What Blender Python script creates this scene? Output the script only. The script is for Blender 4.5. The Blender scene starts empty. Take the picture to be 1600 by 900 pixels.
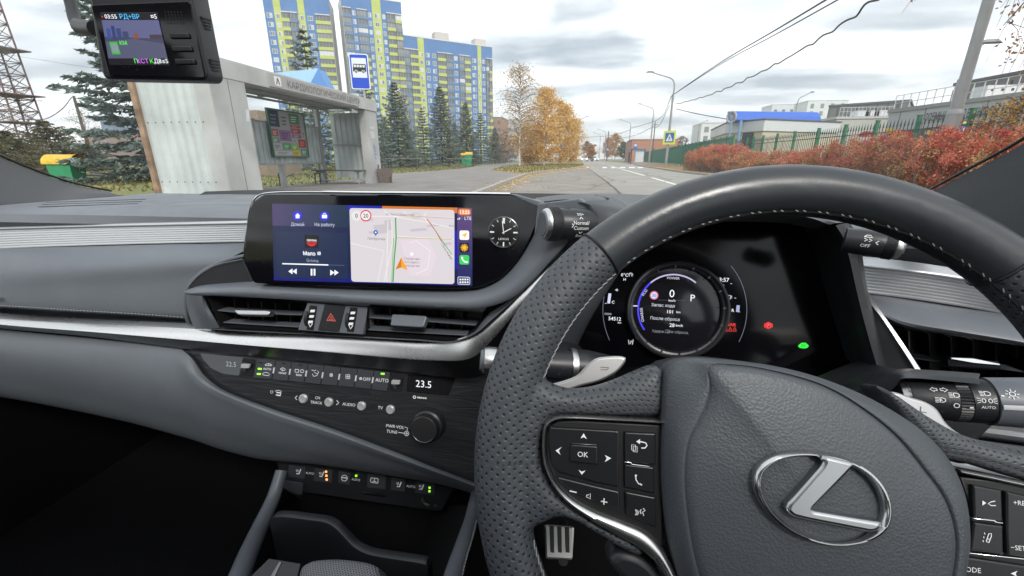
import bpy, bmesh, math, random
import numpy as np
from mathutils import Vector, Matrix
from mathutils.geometry import tessellate_polygon
random.seed(7); np.random.seed(7)
PI = math.pi
R = math.radians
SC = bpy.context.scene
COL = SC.collection

# ------------------------------------------------------------------ camera
PITCH = math.atan(202/646); AZ = math.atan(115/(646*math.cos(PITCH)+202*math.sin(PITCH)))
EYE = np.array([0.0, 0.0, 1.15])
cd = bpy.data.cameras.new('camera'); cam = bpy.data.objects.new('camera', cd); COL.objects.link(cam)
cd.sensor_width = 36; cd.lens = 646/1600*36; cd.clip_start = 0.02; cd.clip_end = 4000
cam.location = EYE; cam.rotation_euler = (PI/2-PITCH, 0, AZ)
SC.camera = cam

# ------------------------------------------------------------------ world: pale overcast sky with grey cloud bars
SUN_EL, SUN_AZ = R(42), R(150)      # azimuth from +Y clockwise
w = bpy.data.worlds.new('World'); SC.world = w; w.use_nodes = True
nt = w.node_tree; nt.nodes.clear()
def N(t, nt=None, **k):
    n = (nt or globals()['nt']).nodes.new(t)
    for a, b in k.items(): setattr(n, a, b)
    return n
out = N('ShaderNodeOutputWorld'); bg = N('ShaderNodeBackground'); bg.inputs[1].default_value = 0.1
sky = N('ShaderNodeTexSky', sky_type='NISHITA', sun_disc=False, sun_elevation=SUN_EL, sun_rotation=SUN_AZ)
tc = N('ShaderNodeTexCoord'); sep = N('ShaderNodeSeparateXYZ')
nt.links.new(tc.outputs['Generated'], sep.inputs[0])
mx = N('ShaderNodeMath', operation='MAXIMUM'); mx.inputs[1].default_value = 0.0
nt.links.new(sep.outputs[2], mx.inputs[0])
ad = N('ShaderNodeMath', operation='ADD'); ad.inputs[1].default_value = 0.10; nt.links.new(mx.outputs[0], ad.inputs[0])
dv = N('ShaderNodeVectorMath', operation='DIVIDE'); cb = N('ShaderNodeCombineXYZ')
for i in range(3): nt.links.new(ad.outputs[0], cb.inputs[i])
nt.links.new(tc.outputs['Generated'], dv.inputs[0]); nt.links.new(cb.outputs[0], dv.inputs[1])
mp = N('ShaderNodeMapping'); mp.inputs['Scale'].default_value = (0.55, 1.0, 0.0); mp.inputs['Location'].default_value = (3.1, 1.7, 0)
nt.links.new(dv.outputs[0], mp.inputs[0])
n1 = N('ShaderNodeTexNoise'); n1.inputs['Scale'].default_value = 1.15; n1.inputs['Detail'].default_value = 5; n1.inputs['Roughness'].default_value = 0.52
nt.links.new(mp.outputs[0], n1.inputs['Vector'])
n2 = N('ShaderNodeTexNoise'); n2.inputs['Scale'].default_value = 3.2; n2.inputs['Detail'].default_value = 6; nt.links.new(dv.outputs[0], n2.inputs['Vector'])
CLOUDS = [((0.02, 3.15), (.62, .34), .22), ((-.06, 2.48), (.34, .2), .17), ((1.85, 3.9), (.6, .28), .15), ((-3.1, 2.2), (1.5, .9), .10), ((1.6, 2.75), (.5, .16), .08), ((-.9, 2.35), (.2, .12), .10), ((-.5, 4.2), (.5, .3), .1)]
r1 = N('ShaderNodeValToRGB'); e = r1.color_ramp.elements
e[0].position = 0.26; e[0].color = (2.6, 2.9, 3.2, 1); e[1].position = 0.61; e[1].color = (8.4, 8.6, 8.7, 1)
m = e.new(0.40); m.color = (4.2, 4.45, 4.65, 1)
# a few separate darker clouds (centre in the cloud plane, size), broken up by the same noise
facc = n1.outputs['Fac']
for (cx_, cy_), (sx_, sy_), amt in CLOUDS:
    pm = N('ShaderNodeVectorMath', operation='SUBTRACT'); pm.inputs[1].default_value = (cx_, cy_, 0); nt.links.new(dv.outputs[0], pm.inputs[0])
    pr_ = N('ShaderNodeVectorMath', operation='MULTIPLY'); pr_.inputs[1].default_value = (1/sx_, 1/sy_, 0); nt.links.new(pm.outputs[0], pr_.inputs[0])
    pl_ = N('ShaderNodeVectorMath', operation='LENGTH'); nt.links.new(pr_.outputs[0], pl_.inputs[0])
    wz = N('ShaderNodeMath', operation='MULTIPLY_ADD'); wz.inputs[1].default_value = -1.6; wz.inputs[2].default_value = .8; nt.links.new(n2.outputs['Fac'], wz.inputs[0])
    sm = N('ShaderNodeMath', operation='ADD'); nt.links.new(pl_.outputs['Value'], sm.inputs[0]); nt.links.new(wz.outputs[0], sm.inputs[1])
    mr_ = N('ShaderNodeMapRange', interpolation_type='SMOOTHSTEP'); mr_.inputs[1].default_value = .35; mr_.inputs[2].default_value = 1.15; mr_.inputs[3].default_value = -amt; mr_.inputs[4].default_value = 0; nt.links.new(sm.outputs[0], mr_.inputs[0])
    aa = N('ShaderNodeMath', operation='ADD'); nt.links.new(facc, aa.inputs[0]); nt.links.new(mr_.outputs[0], aa.inputs[1]); facc = aa.outputs[0]
nt.links.new(facc, r1.inputs[0])
mix = N('ShaderNodeMix', data_type='RGBA'); mix.inputs[0].default_value = 0.9
nt.links.new(sky.outputs[0], mix.inputs[6]); nt.links.new(r1.outputs[0], mix.inputs[7])
nt.links.new(mix.outputs[2], bg.inputs[0]); nt.links.new(bg.outputs[0], out.inputs[0])

sd = bpy.data.lights.new('sun', 'SUN'); sun = bpy.data.objects.new('sun', sd); COL.objects.link(sun)
sd.energy = 1.2; sd.angle = R(14); sd.color = (1.0, 0.96, 0.9)
sdir = Vector((math.sin(SUN_AZ)*math.cos(SUN_EL), math.cos(SUN_AZ)*math.cos(SUN_EL), math.sin(SUN_EL)))
sun.rotation_euler = sdir.to_track_quat('Z', 'Y').to_euler(); sun.location = (0, 0, 60)
vs = SC.view_settings; vs.view_transform = 'Standard'; vs.look = 'None'; vs.exposure = 1.12; vs.gamma = 1.0
SC.display_settings.display_device = 'sRGB'
SC.cycles.use_denoising = True; SC.cycles.max_bounces = 6; SC.cycles.transparent_max_bounces = 12
SC.cycles.caustics_reflective = False; SC.cycles.caustics_refractive = False; SC.cycles.sample_clamp_indirect = 4.0

# ------------------------------------------------------------------ projection helpers (pixels of the 1600x900 photograph)
_r = np.array([math.cos(AZ), math.sin(AZ), 0]); _fh = np.array([-math.sin(AZ), math.cos(AZ), 0])
_F = _fh*math.cos(PITCH)-np.array([0, 0, 1])*math.sin(PITCH); _U = _fh*math.sin(PITCH)+np.array([0, 0, 1])*math.cos(PITCH)
def ray(x, y):
    return _r*(x-800)+_U*(450-y)+_F*646.0
def V(x, y, Y): d = ray(x, y); return EYE+d*(Y/d[1])           # point at distance Y ahead
def VX(x, y, X): d = ray(x, y); return EYE+d*(X/d[0])          # point in the plane x = X
def VZ(x, y, Z=0.0): d = ray(x, y); return EYE+d*((Z-EYE[2])/d[2])
def nrm(v): v = np.asarray(v, float); return v/np.linalg.norm(v)
def proj(P):
    d = np.asarray(P)-EYE; return 800+646*(d@_r)/(d@_F), 450-646*(d@_U)/(d@_F)

class Frame:
    def __init__(s, O, Nn, X=(1, 0, 0)):
        s.O = np.asarray(O, float); s.N = nrm(Nn); X = np.asarray(X, float)
        s.X = nrm(X-s.N*(X@s.N)); s.Y = np.cross(s.N, s.X)
    def p(s, x, y, z=0.0): return s.O+s.X*x+s.Y*y+s.N*z
    def px(s, x, y, z=0.0):
        d = ray(x, y); t = ((s.O+s.N*z-EYE)@s.N)/(d@s.N); q = EYE+d*t-s.O; return (q@s.X, q@s.Y)
    def poly(s, pts, z=0.0): return [s.px(a, b, z) for a, b in pts]
    def loc(s, P): q = np.asarray(P)-s.O; return np.array([q@s.X, q@s.Y, q@s.N])

def cr(pts, n, closed=False):
    """Catmull-Rom resample of points to n points, evenly by chord length"""
    P = np.asarray(pts, float); m = len(P)
    if m == 2 and not closed: t = np.linspace(0, 1, n)[:, None]; return P[0]*(1-t)+P[1]*t
    if closed: idx = lambda i: P[i % m]; segs = m
    else: idx = lambda i: P[i] if 0 <= i < m else (2*P[0]-P[1] if i < 0 else 2*P[-1]-P[-2]); segs = m-1
    o = []
    for i in range(segs):
        a, b, c, d = idx(i-1), idx(i), idx(i+1), idx(i+2)
        def kn(u, v): return max(np.linalg.norm(v-u), 1e-9)**0.5
        t1 = kn(a, b); t2 = t1+kn(b, c); t3 = t2+kn(c, d)
        for k in range(10):
            t = t1+(t2-t1)*k/10
            A1 = (t1-t)/t1*a+t/t1*b; A2 = (t2-t)/(t2-t1)*b+(t-t1)/(t2-t1)*c; A3 = (t3-t)/(t3-t2)*c+(t-t2)/(t3-t2)*d
            B1 = (t2-t)/t2*A1+t/t2*A2; B2 = (t3-t)/(t3-t1)*A2+(t-t1)/(t3-t1)*A3
            o.append((t2-t)/(t2-t1)*B1+(t-t1)/(t2-t1)*B2)
    o.append(P[0] if closed else P[-1]); o = np.array(o)
    L = np.concatenate([[0], np.cumsum(np.linalg.norm(np.diff(o, axis=0), axis=1))])
    q = np.linspace(0, L[-1], n, endpoint=not closed)
    return np.stack([np.interp(q, L, o[:, k]) for k in range(o.shape[1])], 1)

# ------------------------------------------------------------------ mesh builder
WL = {}                                     # world location of every thing / part
class MB:
    def __init__(s): s.v = []; s.f = []; s.mi = []; s.c = []; s.uv = {}
    def add(s, vs, fs, mi=0, col=None):
        b = len(s.v); s.v.extend([tuple(float(q) for q in x) for x in vs])
        for f in fs: s.f.append(tuple(i+b for i in f)); s.mi.append(mi); s.c.append(col)
        return s
    def box(s, c, d, Rm=None, mi=0, col=None):
        c = np.asarray(c, float); h = np.asarray(d, float)/2
        vs = [np.array([x, y, z])*h for x in (-1, 1) for y in (-1, 1) for z in (-1, 1)]
        if Rm is not None: vs = [np.asarray(Rm) @ q for q in vs]
        return s.add([c+q for q in vs], [(0, 1, 3, 2), (4, 6, 7, 5), (0, 4, 5, 1), (2, 3, 7, 6), (0, 2, 6, 4), (1, 5, 7, 3)], mi, col)
    def tube(s, pts, r, n=8, cap=True, mi=0, col=None, closed=False):
        P = np.asarray(pts, float); m = len(P)
        r = np.full(m, r) if np.isscalar(r) else np.asarray(r, float)
        vs = []; T0 = None; u = None
        for i in range(m):
            if closed: t = P[(i+1) % m]-P[i-1]
            else: t = P[min(i+1, m-1)]-P[max(i-1, 0)]
            t = nrm(t)
            if u is None:
                a = np.array([0, 0, 1.0]) if abs(t[2]) < .9 else np.array([1.0, 0, 0]); u = nrm(np.cross(a, t))
            else: u = nrm(u-t*(u@t))
            w_ = np.cross(t, u)
            for k in range(n):
                a = 2*PI*k/n; vs.append(P[i]+r[i]*(u*math.cos(a)+w_*math.sin(a)))
        fs = []
        for i in range(m if closed else m-1):
            j = (i+1) % m
            for k in range(n): l = (k+1) % n; fs.append((i*n+k, i*n+l, j*n+l, j*n+k))
        if cap and not closed: fs += [tuple(range(n-1, -1, -1)), tuple((m-1)*n+k for k in range(n))]
        return s.add(vs, fs, mi, col)
    def lathe(s, O, ax, prof, n=32, mi=0, cap=True, col=None):
        O = np.asarray(O, float); ax = nrm(ax); a = np.array([0, 0, 1.0]) if abs(ax[2]) < .9 else np.array([1.0, 0, 0])
        u = nrm(np.cross(a, ax)); w_ = np.cross(ax, u); vs = []
        for r_, h in prof:
            for k in range(n): t = 2*PI*k/n; vs.append(O+ax*h+r_*(u*math.cos(t)+w_*math.sin(t)))
        fs = []
        for i in range(len(prof)-1):
            for k in range(n): l = (k+1) % n; fs.append((i*n+k, i*n+l, (i+1)*n+l, (i+1)*n+k))
        if cap: fs += [tuple(range(n-1, -1, -1)), tuple((len(prof)-1)*n+k for k in range(n))]
        return s.add(vs, fs, mi, col)
    def loft(s, curves, close_u=False, mi=0, flip=False):
        nu = len(curves[0]); vs = [p for c in curves for p in c]; fs = []
        for i in range(len(curves)-1):
            for k in range(nu if close_u else nu-1):
                l = (k+1) % nu; q = (i*nu+k, (i+1)*nu+k, (i+1)*nu+l, i*nu+l); fs.append(q[::-1] if flip else q)
        return s.add(vs, fs, mi)
    def tri(s, pts2, fr, z=0.0, mi=0, col=None):
        t = tessellate_polygon([[Vector((a, b, 0)) for a, b in pts2]])
        vs = [fr.p(a, b, z) for a, b in pts2]; fs = []
        for a, b, c in t:
            A, B, C_ = np.array(pts2[a]), np.array(pts2[b]), np.array(pts2[c])
            cr_ = (B[0]-A[0])*(C_[1]-A[1])-(B[1]-A[1])*(C_[0]-A[0])
            fs.append((a, b, c) if cr_ > 0 else (a, c, b))
        return s.add(vs, fs, mi, col)
    def plate(s, fr, pts2, z0, z1, bev=0.0, mi=0, col=None, steps=2):
        """extrude a polygon (2D in frame) from z0 up to z1 with a rounded top edge"""
        P = np.array(pts2, float); m = len(P)
        area = sum(P[i][0]*P[(i+1) % m][1]-P[(i+1) % m][0]*P[i][1] for i in range(m))
        if area < 0: P = P[::-1]
        nn = []
        for i in range(m):
            a = P[i]-P[i-1]; b = P[(i+1) % m]-P[i]; a = a/(np.linalg.norm(a)+1e-12); b = b/(np.linalg.norm(b)+1e-12)
            q = np.array([-(a[1]+b[1]), a[0]+b[0]]); l = np.linalg.norm(q); q = q/(l+1e-9)
            c_ = max(0.5, math.sqrt(max(0, (1+a@b)/2))); nn.append(q/c_)
        nn = np.array(nn); rings = [(0, z0)]
        if bev > 0:
            for k in range(steps+1):
                t = PI/2*k/steps; rings.append((bev*(1-math.cos(t)), z1-bev+bev*math.sin(t)))
        else: rings.append((0, z1))
        vs = []
        for ins, z in rings:
            for q in P+nn*ins: vs.append(fr.p(q[0], q[1], z))
        fs = []
        for i in range(len(rings)-1):
            for k in range(m): l = (k+1) % m; fs.append((i*m+k, i*m+l, (i+1)*m+l, (i+1)*m+k))
        s.add(vs, fs, mi, col)
        s.tri([tuple(q) for q in P+nn*rings[-1][0]], fr, rings[-1][1], mi, col)
        return s
    def stroke(s, fr, pts2, wd, z=0.0, mi=0, col=None, closed=False):
        P = np.array(pts2, float)
        if closed: P = np.vstack([P, P[:1]])
        m = len(P); vs = []
        for i in range(m):
            if closed: a = P[1]-P[-2] if i in (0, m-1) else P[i+1]-P[i-1]
            else: a = P[min(i+1, m-1)]-P[max(i-1, 0)]
            a = a/(np.linalg.norm(a)+1e-12); q = np.array([-a[1], a[0]])*wd/2
            vs += [fr.p(*(P[i]+q), z), fr.p(*(P[i]-q), z)]
        return s.add(vs, [(2*i+1, 2*i+3, 2*i+2, 2*i) for i in range(m-1)], mi, col)
    def text(s, fr, body, x, y, h, z=0.0, mi=0, col=None, align='CENTER', bold=0.0, sx=1.0, rot=0.0, shear=0.0):
        vs, fs = text_mesh(body, bold, align)
        k = h/0.70; c, sn = math.cos(rot), math.sin(rot); o = []
        for a, b in vs:
            a2 = a*k*sx+shear*b*k; b2 = (b-0.35)*k; o.append(fr.p(x+a2*c-b2*sn, y+a2*sn+b2*c, z))
        return s.add(o, fs, mi, col)
    def build(s, name, mats, parent=None, ang=35, smooth=True, origin=None, kind=None, label=None):
        me = bpy.data.meshes.new(name); Vv = np.array(s.v, float)
        o0 = Vv.mean(0) if origin is None else np.asarray(origin, float)
        if len(Vv): me.from_pydata([tuple(q) for q in (Vv-o0)], [], s.f)
        if not isinstance(mats, (list, tuple)): mats = [mats]
        for m_ in mats: me.materials.append(m_)
        if len(mats) > 1: me.polygons.foreach_set('material_index', s.mi)
        if any(c is not None for c in s.c):
            ca = me.color_attributes.new('Col', 'FLOAT_COLOR', 'CORNER'); buf = []
            for f, c in zip(s.f, s.c): buf.extend((list(c or (1, 1, 1))[:3]+[1.0])*len(f))
            ca.data.foreach_set('color', buf)
        if s.uv:
            ul = me.uv_layers.new(name='UVMap'); buf = []
            for f in s.f:
                for i in f: buf.extend(s.uv.get(i, (0, 0)))
            ul.data.foreach_set('uv', buf)
        if smooth: me.shade_smooth(); me.set_sharp_from_angle(angle=R(ang))
        me.update()
        return link(name, me, parent, o0, kind, label)
def link(name, me, parent, o0, kind=None, label=None):
    o = bpy.data.objects.new(name, me); COL.objects.link(o)
    base = np.zeros(3)
    if parent is not None: o.parent = parent; base = WL[parent.name]
    o.location = tuple(np.asarray(o0)-base); WL[o.name] = np.asarray(o0, float)
    if kind: o['kind'] = kind
    if label: o['label'] = label
    return o
def thing(name, label, cat, loc=(0, 0, 0), group=None):
    o = bpy.data.objects.new(name, None); COL.objects.link(o); o.location = tuple(loc); WL[o.name] = np.asarray(loc, float)
    o.empty_display_size = 0.2; return tag(o, label, cat, group)
def tag(o, label, cat, group=None):
    o['label'] = label; o['category'] = cat
    if group: o['group'] = group
    return o
def dup(root, loc, rz=0.0, sc=1.0, label=None):
    def cp(o, par):
        c = o.copy(); COL.objects.link(c)
        if par is not None: c.parent = par
        for ch in o.children: cp(ch, c)
        return c
    r_ = cp(root, None); r_.location = tuple(loc); r_.rotation_euler = (0, 0, rz)
    r_.scale = (sc, sc, sc) if np.isscalar(sc) else tuple(sc)
    if label: r_['label'] = label
    return r_
_tc = {}
def text_mesh(body, bold, align):
    k = (body, bold, align)
    if k in _tc: return _tc[k]
    cu = bpy.data.curves.new('t', 'FONT'); cu.body = body; cu.align_x = align; cu.size = 1.0; cu.offset = bold; cu.resolution_u = 2
    ob = bpy.data.objects.new('t', cu); COL.objects.link(ob)
    me = bpy.data.meshes.new_from_object(ob.evaluated_get(bpy.context.evaluated_depsgraph_get()))
    vs = [(v_.co.x, v_.co.y) for v_ in me.vertices]; fs = [tuple(p_.vertices) for p_ in me.polygons]
    bpy.data.objects.remove(ob); bpy.data.curves.remove(cu); bpy.data.meshes.remove(me)
    _tc[k] = (vs, fs); return vs, fs
def circ(x, y, r_, n=24, a0=0, a1=2*PI, ry=None):
    full = abs(a1-a0-2*PI) < 1e-6
    return [(x+r_*math.cos(a0+(a1-a0)*k/(n if full else n-1)), y+(ry or r_)*math.sin(a0+(a1-a0)*k/(n if full else n-1))) for k in range(n)]
def rrect(x0, y0, x1, y1, r_, n=4):
    o = []
    for cx, cy, a in ((x1-r_, y1-r_, 0), (x0+r_, y1-r_, PI/2), (x0+r_, y0+r_, PI), (x1-r_, y0+r_, 3*PI/2)):
        for k in range(n+1): t = a+PI/2*k/n; o.append((cx+r_*math.cos(t), cy+r_*math.sin(t)))
    return o
def rpoly(pts, r_, n=4):
    """round the corners of a polygon"""
    P = [np.array(p, float) for p in pts]; o = []
    for i in range(len(P)):
        a, b, c = P[i-1], P[i], P[(i+1) % len(P)]
        la, lc = np.linalg.norm(a-b), np.linalg.norm(c-b); q = min(r_, la*.45, lc*.45)
        p0 = b+(a-b)/la*q; p1 = b+(c-b)/lc*q
        for k in range(n+1): t = k/n; o.append(tuple((1-t)**2*p0+2*t*(1-t)*b+t*t*p1))
    return o

# ------------------------------------------------------------------ materials
def mat(name, col=(.5, .5, .5), rough=.6, metal=0., spec=.5, var=0., vscale=8., bump=0., bscale=300., bkind='noise', emit=None, es=1., coat=0., bdist=.001, attr=False, coord='Object', aniso=None, bump2=None):
    m_ = bpy.data.materials.new(name); m_.use_nodes = True; t = m_.node_tree; b = t.nodes['Principled BSDF']
    b.inputs['Base Color'].default_value = (*col, 1); b.inputs['Roughness'].default_value = rough; b.inputs['Metallic'].default_value = metal
    b.inputs['Specular IOR Level'].default_value = spec; b.inputs['Coat Weight'].default_value = coat; b.inputs['Coat Roughness'].default_value = .05
    tcn = N('ShaderNodeTexCoord', t); src = tcn.outputs[coord]
    if aniso:
        mpn = N('ShaderNodeMapping', t); mpn.inputs['Scale'].default_value = aniso; t.links.new(src, mpn.inputs[0]); src = mpn.outputs[0]
    cs = None
    if attr:
        an = N('ShaderNodeVertexColor', t, layer_name='Col'); cs = an.outputs[0]; t.links.new(cs, b.inputs['Base Color'])
    if var > 0:
        nz = N('ShaderNodeTexNoise', t); nz.inputs['Scale'].default_value = vscale; nz.inputs['Detail'].default_value = 6; t.links.new(src, nz.inputs['Vector'])
        mr = N('ShaderNodeMapRange', t); mr.inputs[1].default_value = .3; mr.inputs[2].default_value = .7; mr.inputs[3].default_value = 1-var; mr.inputs[4].default_value = 1+var
        t.links.new(nz.outputs['Fac'], mr.inputs[0])
        mu = N('ShaderNodeMix', t, data_type='RGBA', blend_type='MULTIPLY'); mu.inputs[0].default_value = 1
        if cs: t.links.new(cs, mu.inputs[6])
        else: mu.inputs[6].default_value = (*col, 1)
        t.links.new(mr.outputs[0], mu.inputs[7]); t.links.new(mu.outputs[2], b.inputs['Base Color']); cs = mu.outputs[2]
    if bump > 0:
        if bkind == 'noise': bn = N('ShaderNodeTexNoise', t); bn.inputs['Detail'].default_value = 4; bo = bn.outputs['Fac']
        elif bkind == 'voronoi': bn = N('ShaderNodeTexVoronoi', t, feature='DISTANCE_TO_EDGE'); bo = bn.outputs['Distance']
        else: bn = N('ShaderNodeTexWave', t, wave_type='BANDS', bands_direction='Z'); bo = bn.outputs['Fac']; bn.inputs['Distortion'].default_value = 2; bn.inputs['Detail'].default_value = 3
        bn.inputs['Scale'].default_value = bscale; t.links.new(src, bn.inputs['Vector'])
        bp = N('ShaderNodeBump', t); bp.inputs['Strength'].default_value = bump; bp.inputs['Distance'].default_value = bdist
        t.links.new(bo, bp.inputs['Height']); t.links.new(bp.outputs[0], b.inputs['Normal'])
    if emit:
        b.inputs['Emission Color'].default_value = (*emit, 1); b.inputs['Emission Strength'].default_value = es
        if emit == 'attr': pass
    return m_
def emat(name, es=1.0, rough=.25):
    """a lit screen: the printed colours of the mesh are emitted"""
    m_ = bpy.data.materials.new(name); m_.use_nodes = True; t = m_.node_tree; b = t.nodes['Principled BSDF']
    b.inputs['Base Color'].default_value = (.01, .01, .01, 1); b.inputs['Roughness'].default_value = rough
    an = N('ShaderNodeVertexColor', t, layer_name='Col'); t.links.new(an.outputs[0], b.inputs['Emission Color']); b.inputs['Emission Strength'].default_value = es
    return m_
def srgb(r_, g, b): return tuple(((c/255)/12.92 if c/255 <= .04045 else ((c/255+.055)/1.055)**2.4) for c in (r_, g, b))
# ================================================================== THE CAR
M_TOP = mat('dash_top_leather', (.138, .150, .168), .5, bump=.35, bscale=520, bdist=.0006, var=.06, vscale=6)
M_PAD = mat('dash_leather', (.128, .143, .162), .52, bump=.4, bscale=480, bdist=.0007, var=.07, vscale=5)
M_GREY = mat('grey_plastic', (.112, .124, .142), .42, bump=.12, bscale=600, bdist=.0004, var=.05, vscale=9)
M_DARK = mat('dark_plastic', (.016, .017, .02), .42, bump=.15, bscale=500, bdist=.0004)
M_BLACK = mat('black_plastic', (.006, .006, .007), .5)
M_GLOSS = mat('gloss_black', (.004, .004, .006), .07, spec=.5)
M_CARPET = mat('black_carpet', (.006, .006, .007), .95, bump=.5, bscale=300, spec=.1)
M_CHROME = mat('satin_metal', (.74, .73, .71), .27, metal=1., bump=.04, bscale=60, aniso=(1, 40, 40), bdist=.0005)
M_BRIGHT = mat('bright_metal', (.85, .85, .84), .14, metal=1.)
M_STEEL = mat('brushed_steel', (.55, .55, .55), .35, metal=1., bump=.1, bscale=200, aniso=(1, 30, 30), bdist=.0003)
M_DMETAL = mat('dark_metal', (.16, .16, .165), .3, metal=1.)
M_RIB = mat('ribbed_silver', (.60, .61, .62), .44, metal=.85, bump=.06, bscale=80, aniso=(1, 30, 30), bdist=.0004, var=.05, vscale=30)
M_THREAD = mat('pale_thread', (.32, .33, .33), .85)
M_WHITE = mat('glowing_white_print', (.75, .76, .76), .6, emit=(.8, .82, .85), es=.05)  # white print that also gives off a faint glow
M_DIMWHITE = mat('printed_grey', (.45, .47, .5), .6)
M_RED = mat('lamp_red', (.5, .02, .02), .5, emit=(1, .03, .04), es=.7)
M_GREEN = mat('lamp_green', (.1, .5, .02), .5, emit=(.35, .9, .05), es=.6)
M_ORANGE = mat('lamp_orange', (.6, .2, .05), .5, emit=(1, .36, .1), es=.9)
M_SCREEN = emat('screen_pixels', .62)
M_BTN = mat('button_plastic', (.045, .05, .057), .42, bump=.08, bscale=700, bdist=.0003)

def grain_mat(name, col, rough=.45):
    """dark panel with long flowing relief, like water-streaked wood"""
    m_ = mat(name, col, rough); t = m_.node_tree; b = t.nodes['Principled BSDF']
    tcn = N('ShaderNodeTexCoord', t); mpn = N('ShaderNodeMapping', t); mpn.inputs['Scale'].default_value = (1.0, 9, 9); mpn.inputs['Rotation'].default_value = (0, R(9), 0)
    nz = N('ShaderNodeTexNoise', t); nz.inputs['Scale'].default_value = 7; nz.inputs['Detail'].default_value = 2; nz.inputs['Distortion'].default_value = .6
    wv = N('ShaderNodeMath', t, operation='SINE'); ml = N('ShaderNodeMath', t, operation='MULTIPLY'); ml.inputs[1].default_value = 30
    bp = N('ShaderNodeBump', t); bp.inputs['Strength'].default_value = .16; bp.inputs['Distance'].default_value = .0012
    t.links.new(tcn.outputs['Object'], mpn.inputs[0]); t.links.new(mpn.outputs[0], nz.inputs['Vector']); t.links.new(nz.outputs['Fac'], ml.inputs[0])
    t.links.new(ml.outputs[0], wv.inputs[0]); t.links.new(wv.outputs[0], bp.inputs['Height']); t.links.new(bp.outputs[0], b.inputs['Normal'])
    return m_
M_GRAIN = grain_mat('streaked_panel', (.020, .021, .024), .38)

def leather_mat(name, col, perf=True, pitch=.0055, rough=.48):
    m_ = mat(name, col, rough); t = m_.node_tree; b = t.nodes['Principled BSDF']
    tcn = N('ShaderNodeTexCoord', t)
    vr = N('ShaderNodeTexVoronoi', t, feature='F1'); vr.inputs['Scale'].default_value = 620; t.links.new(tcn.outputs['Object'], vr.inputs['Vector'])
    nz = N('ShaderNodeTexNoise', t); nz.inputs['Scale'].default_value = 90; nz.inputs['Detail'].default_value = 5; t.links.new(tcn.outputs['Object'], nz.inputs['Vector'])
    a1 = N('ShaderNodeMath', t, operation='MULTIPLY_ADD'); a1.inputs[1].default_value = .35; t.links.new(vr.outputs['Distance'], a1.inputs[0]); t.links.new(nz.outputs['Fac'], a1.inputs[2])
    h = a1.outputs[0]
    bp = N('ShaderNodeBump', t); bp.inputs['Strength'].default_value = .3; bp.inputs['Distance'].default_value = .0006
    if perf:
        uvn = N('ShaderNodeUVMap', t, uv_map='UVMap'); sp = N('ShaderNodeSeparateXYZ', t); t.links.new(uvn.outputs[0], sp.inputs[0])
        def M(op, a, b_=None):
            n = N('ShaderNodeMath', t, operation=op)
            for i, q in enumerate((a, b_)):
                if q is None: continue
                if isinstance(q, (int, float)): n.inputs[i].default_value = q
                else: t.links.new(q, n.inputs[i])
            return n.outputs[0]
        py_ = pitch*.6
        row = M('FLOOR', M('DIVIDE', sp.outputs[1], py_)); off = M('MULTIPLY', M('MODULO', M('ABSOLUTE', row), 2.0), .5)
        fx = M('SUBTRACT', M('FRACT', M('ADD', M('DIVIDE', sp.outputs[0], pitch), off)), .5); fy = M('SUBTRACT', M('FRACT', M('DIVIDE', sp.outputs[1], py_)), .5)
        d = M('SQRT', M('ADD', M('POWER', M('MULTIPLY', fx, pitch), 2.0), M('POWER', M('MULTIPLY', fy, py_), 2.0)))
        mr = N('ShaderNodeMapRange', t, interpolation_type='SMOOTHSTEP'); mr.inputs[1].default_value = .00046; mr.inputs[2].default_value = .00086; t.links.new(d, mr.inputs[0])
        mu = N('ShaderNodeMix', t, data_type='RGBA'); mu.inputs[6].default_value = (.004, .004, .005, 1); mu.inputs[7].default_value = (*col, 1)
        t.links.new(mr.outputs[0], mu.inputs[0]); t.links.new(mu.outputs[2], b.inputs['Base Color'])
        mr2 = N('ShaderNodeMapRange', t, interpolation_type='SMOOTHSTEP'); mr2.inputs[1].default_value = .0003; mr2.inputs[2].default_value = .0014; t.links.new(d, mr2.inputs[0])
        b2 = N('ShaderNodeBump', t); b2.inputs['Strength'].default_value = .55; b2.inputs['Distance'].default_value = .0007
        t.links.new(mr2.outputs[0], b2.inputs['Height']); t.links.new(b2.outputs[0], bp.inputs['Normal'])
    t.links.new(h, bp.inputs['Height']); t.links.new(bp.outputs[0], b.inputs['Normal'])
    return m_
M_PERF = leather_mat('perforated_leather', (.056, .063, .072)); M_SMOOTH = leather_mat('smooth_leather', (.028, .032, .037), False, rough=.36)
M_HUB = leather_mat('airbag_leather', (.064, .073, .083), False, rough=.5)
for n_ in M_SMOOTH.node_tree.nodes:
    if n_.type == 'BUMP': n_.inputs['Strength'].default_value = .10
# moulded airbag grain is coarser
for n_ in M_HUB.node_tree.nodes:
    if n_.type == 'TEX_VORONOI': n_.inputs['Scale'].default_value = 760
    if n_.type == 'BUMP': n_.inputs['Strength'].default_value = .36; n_.inputs['Distance'].default_value = .0006
    if n_.type == 'MATH': n_.inputs[1].default_value = .9

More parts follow.
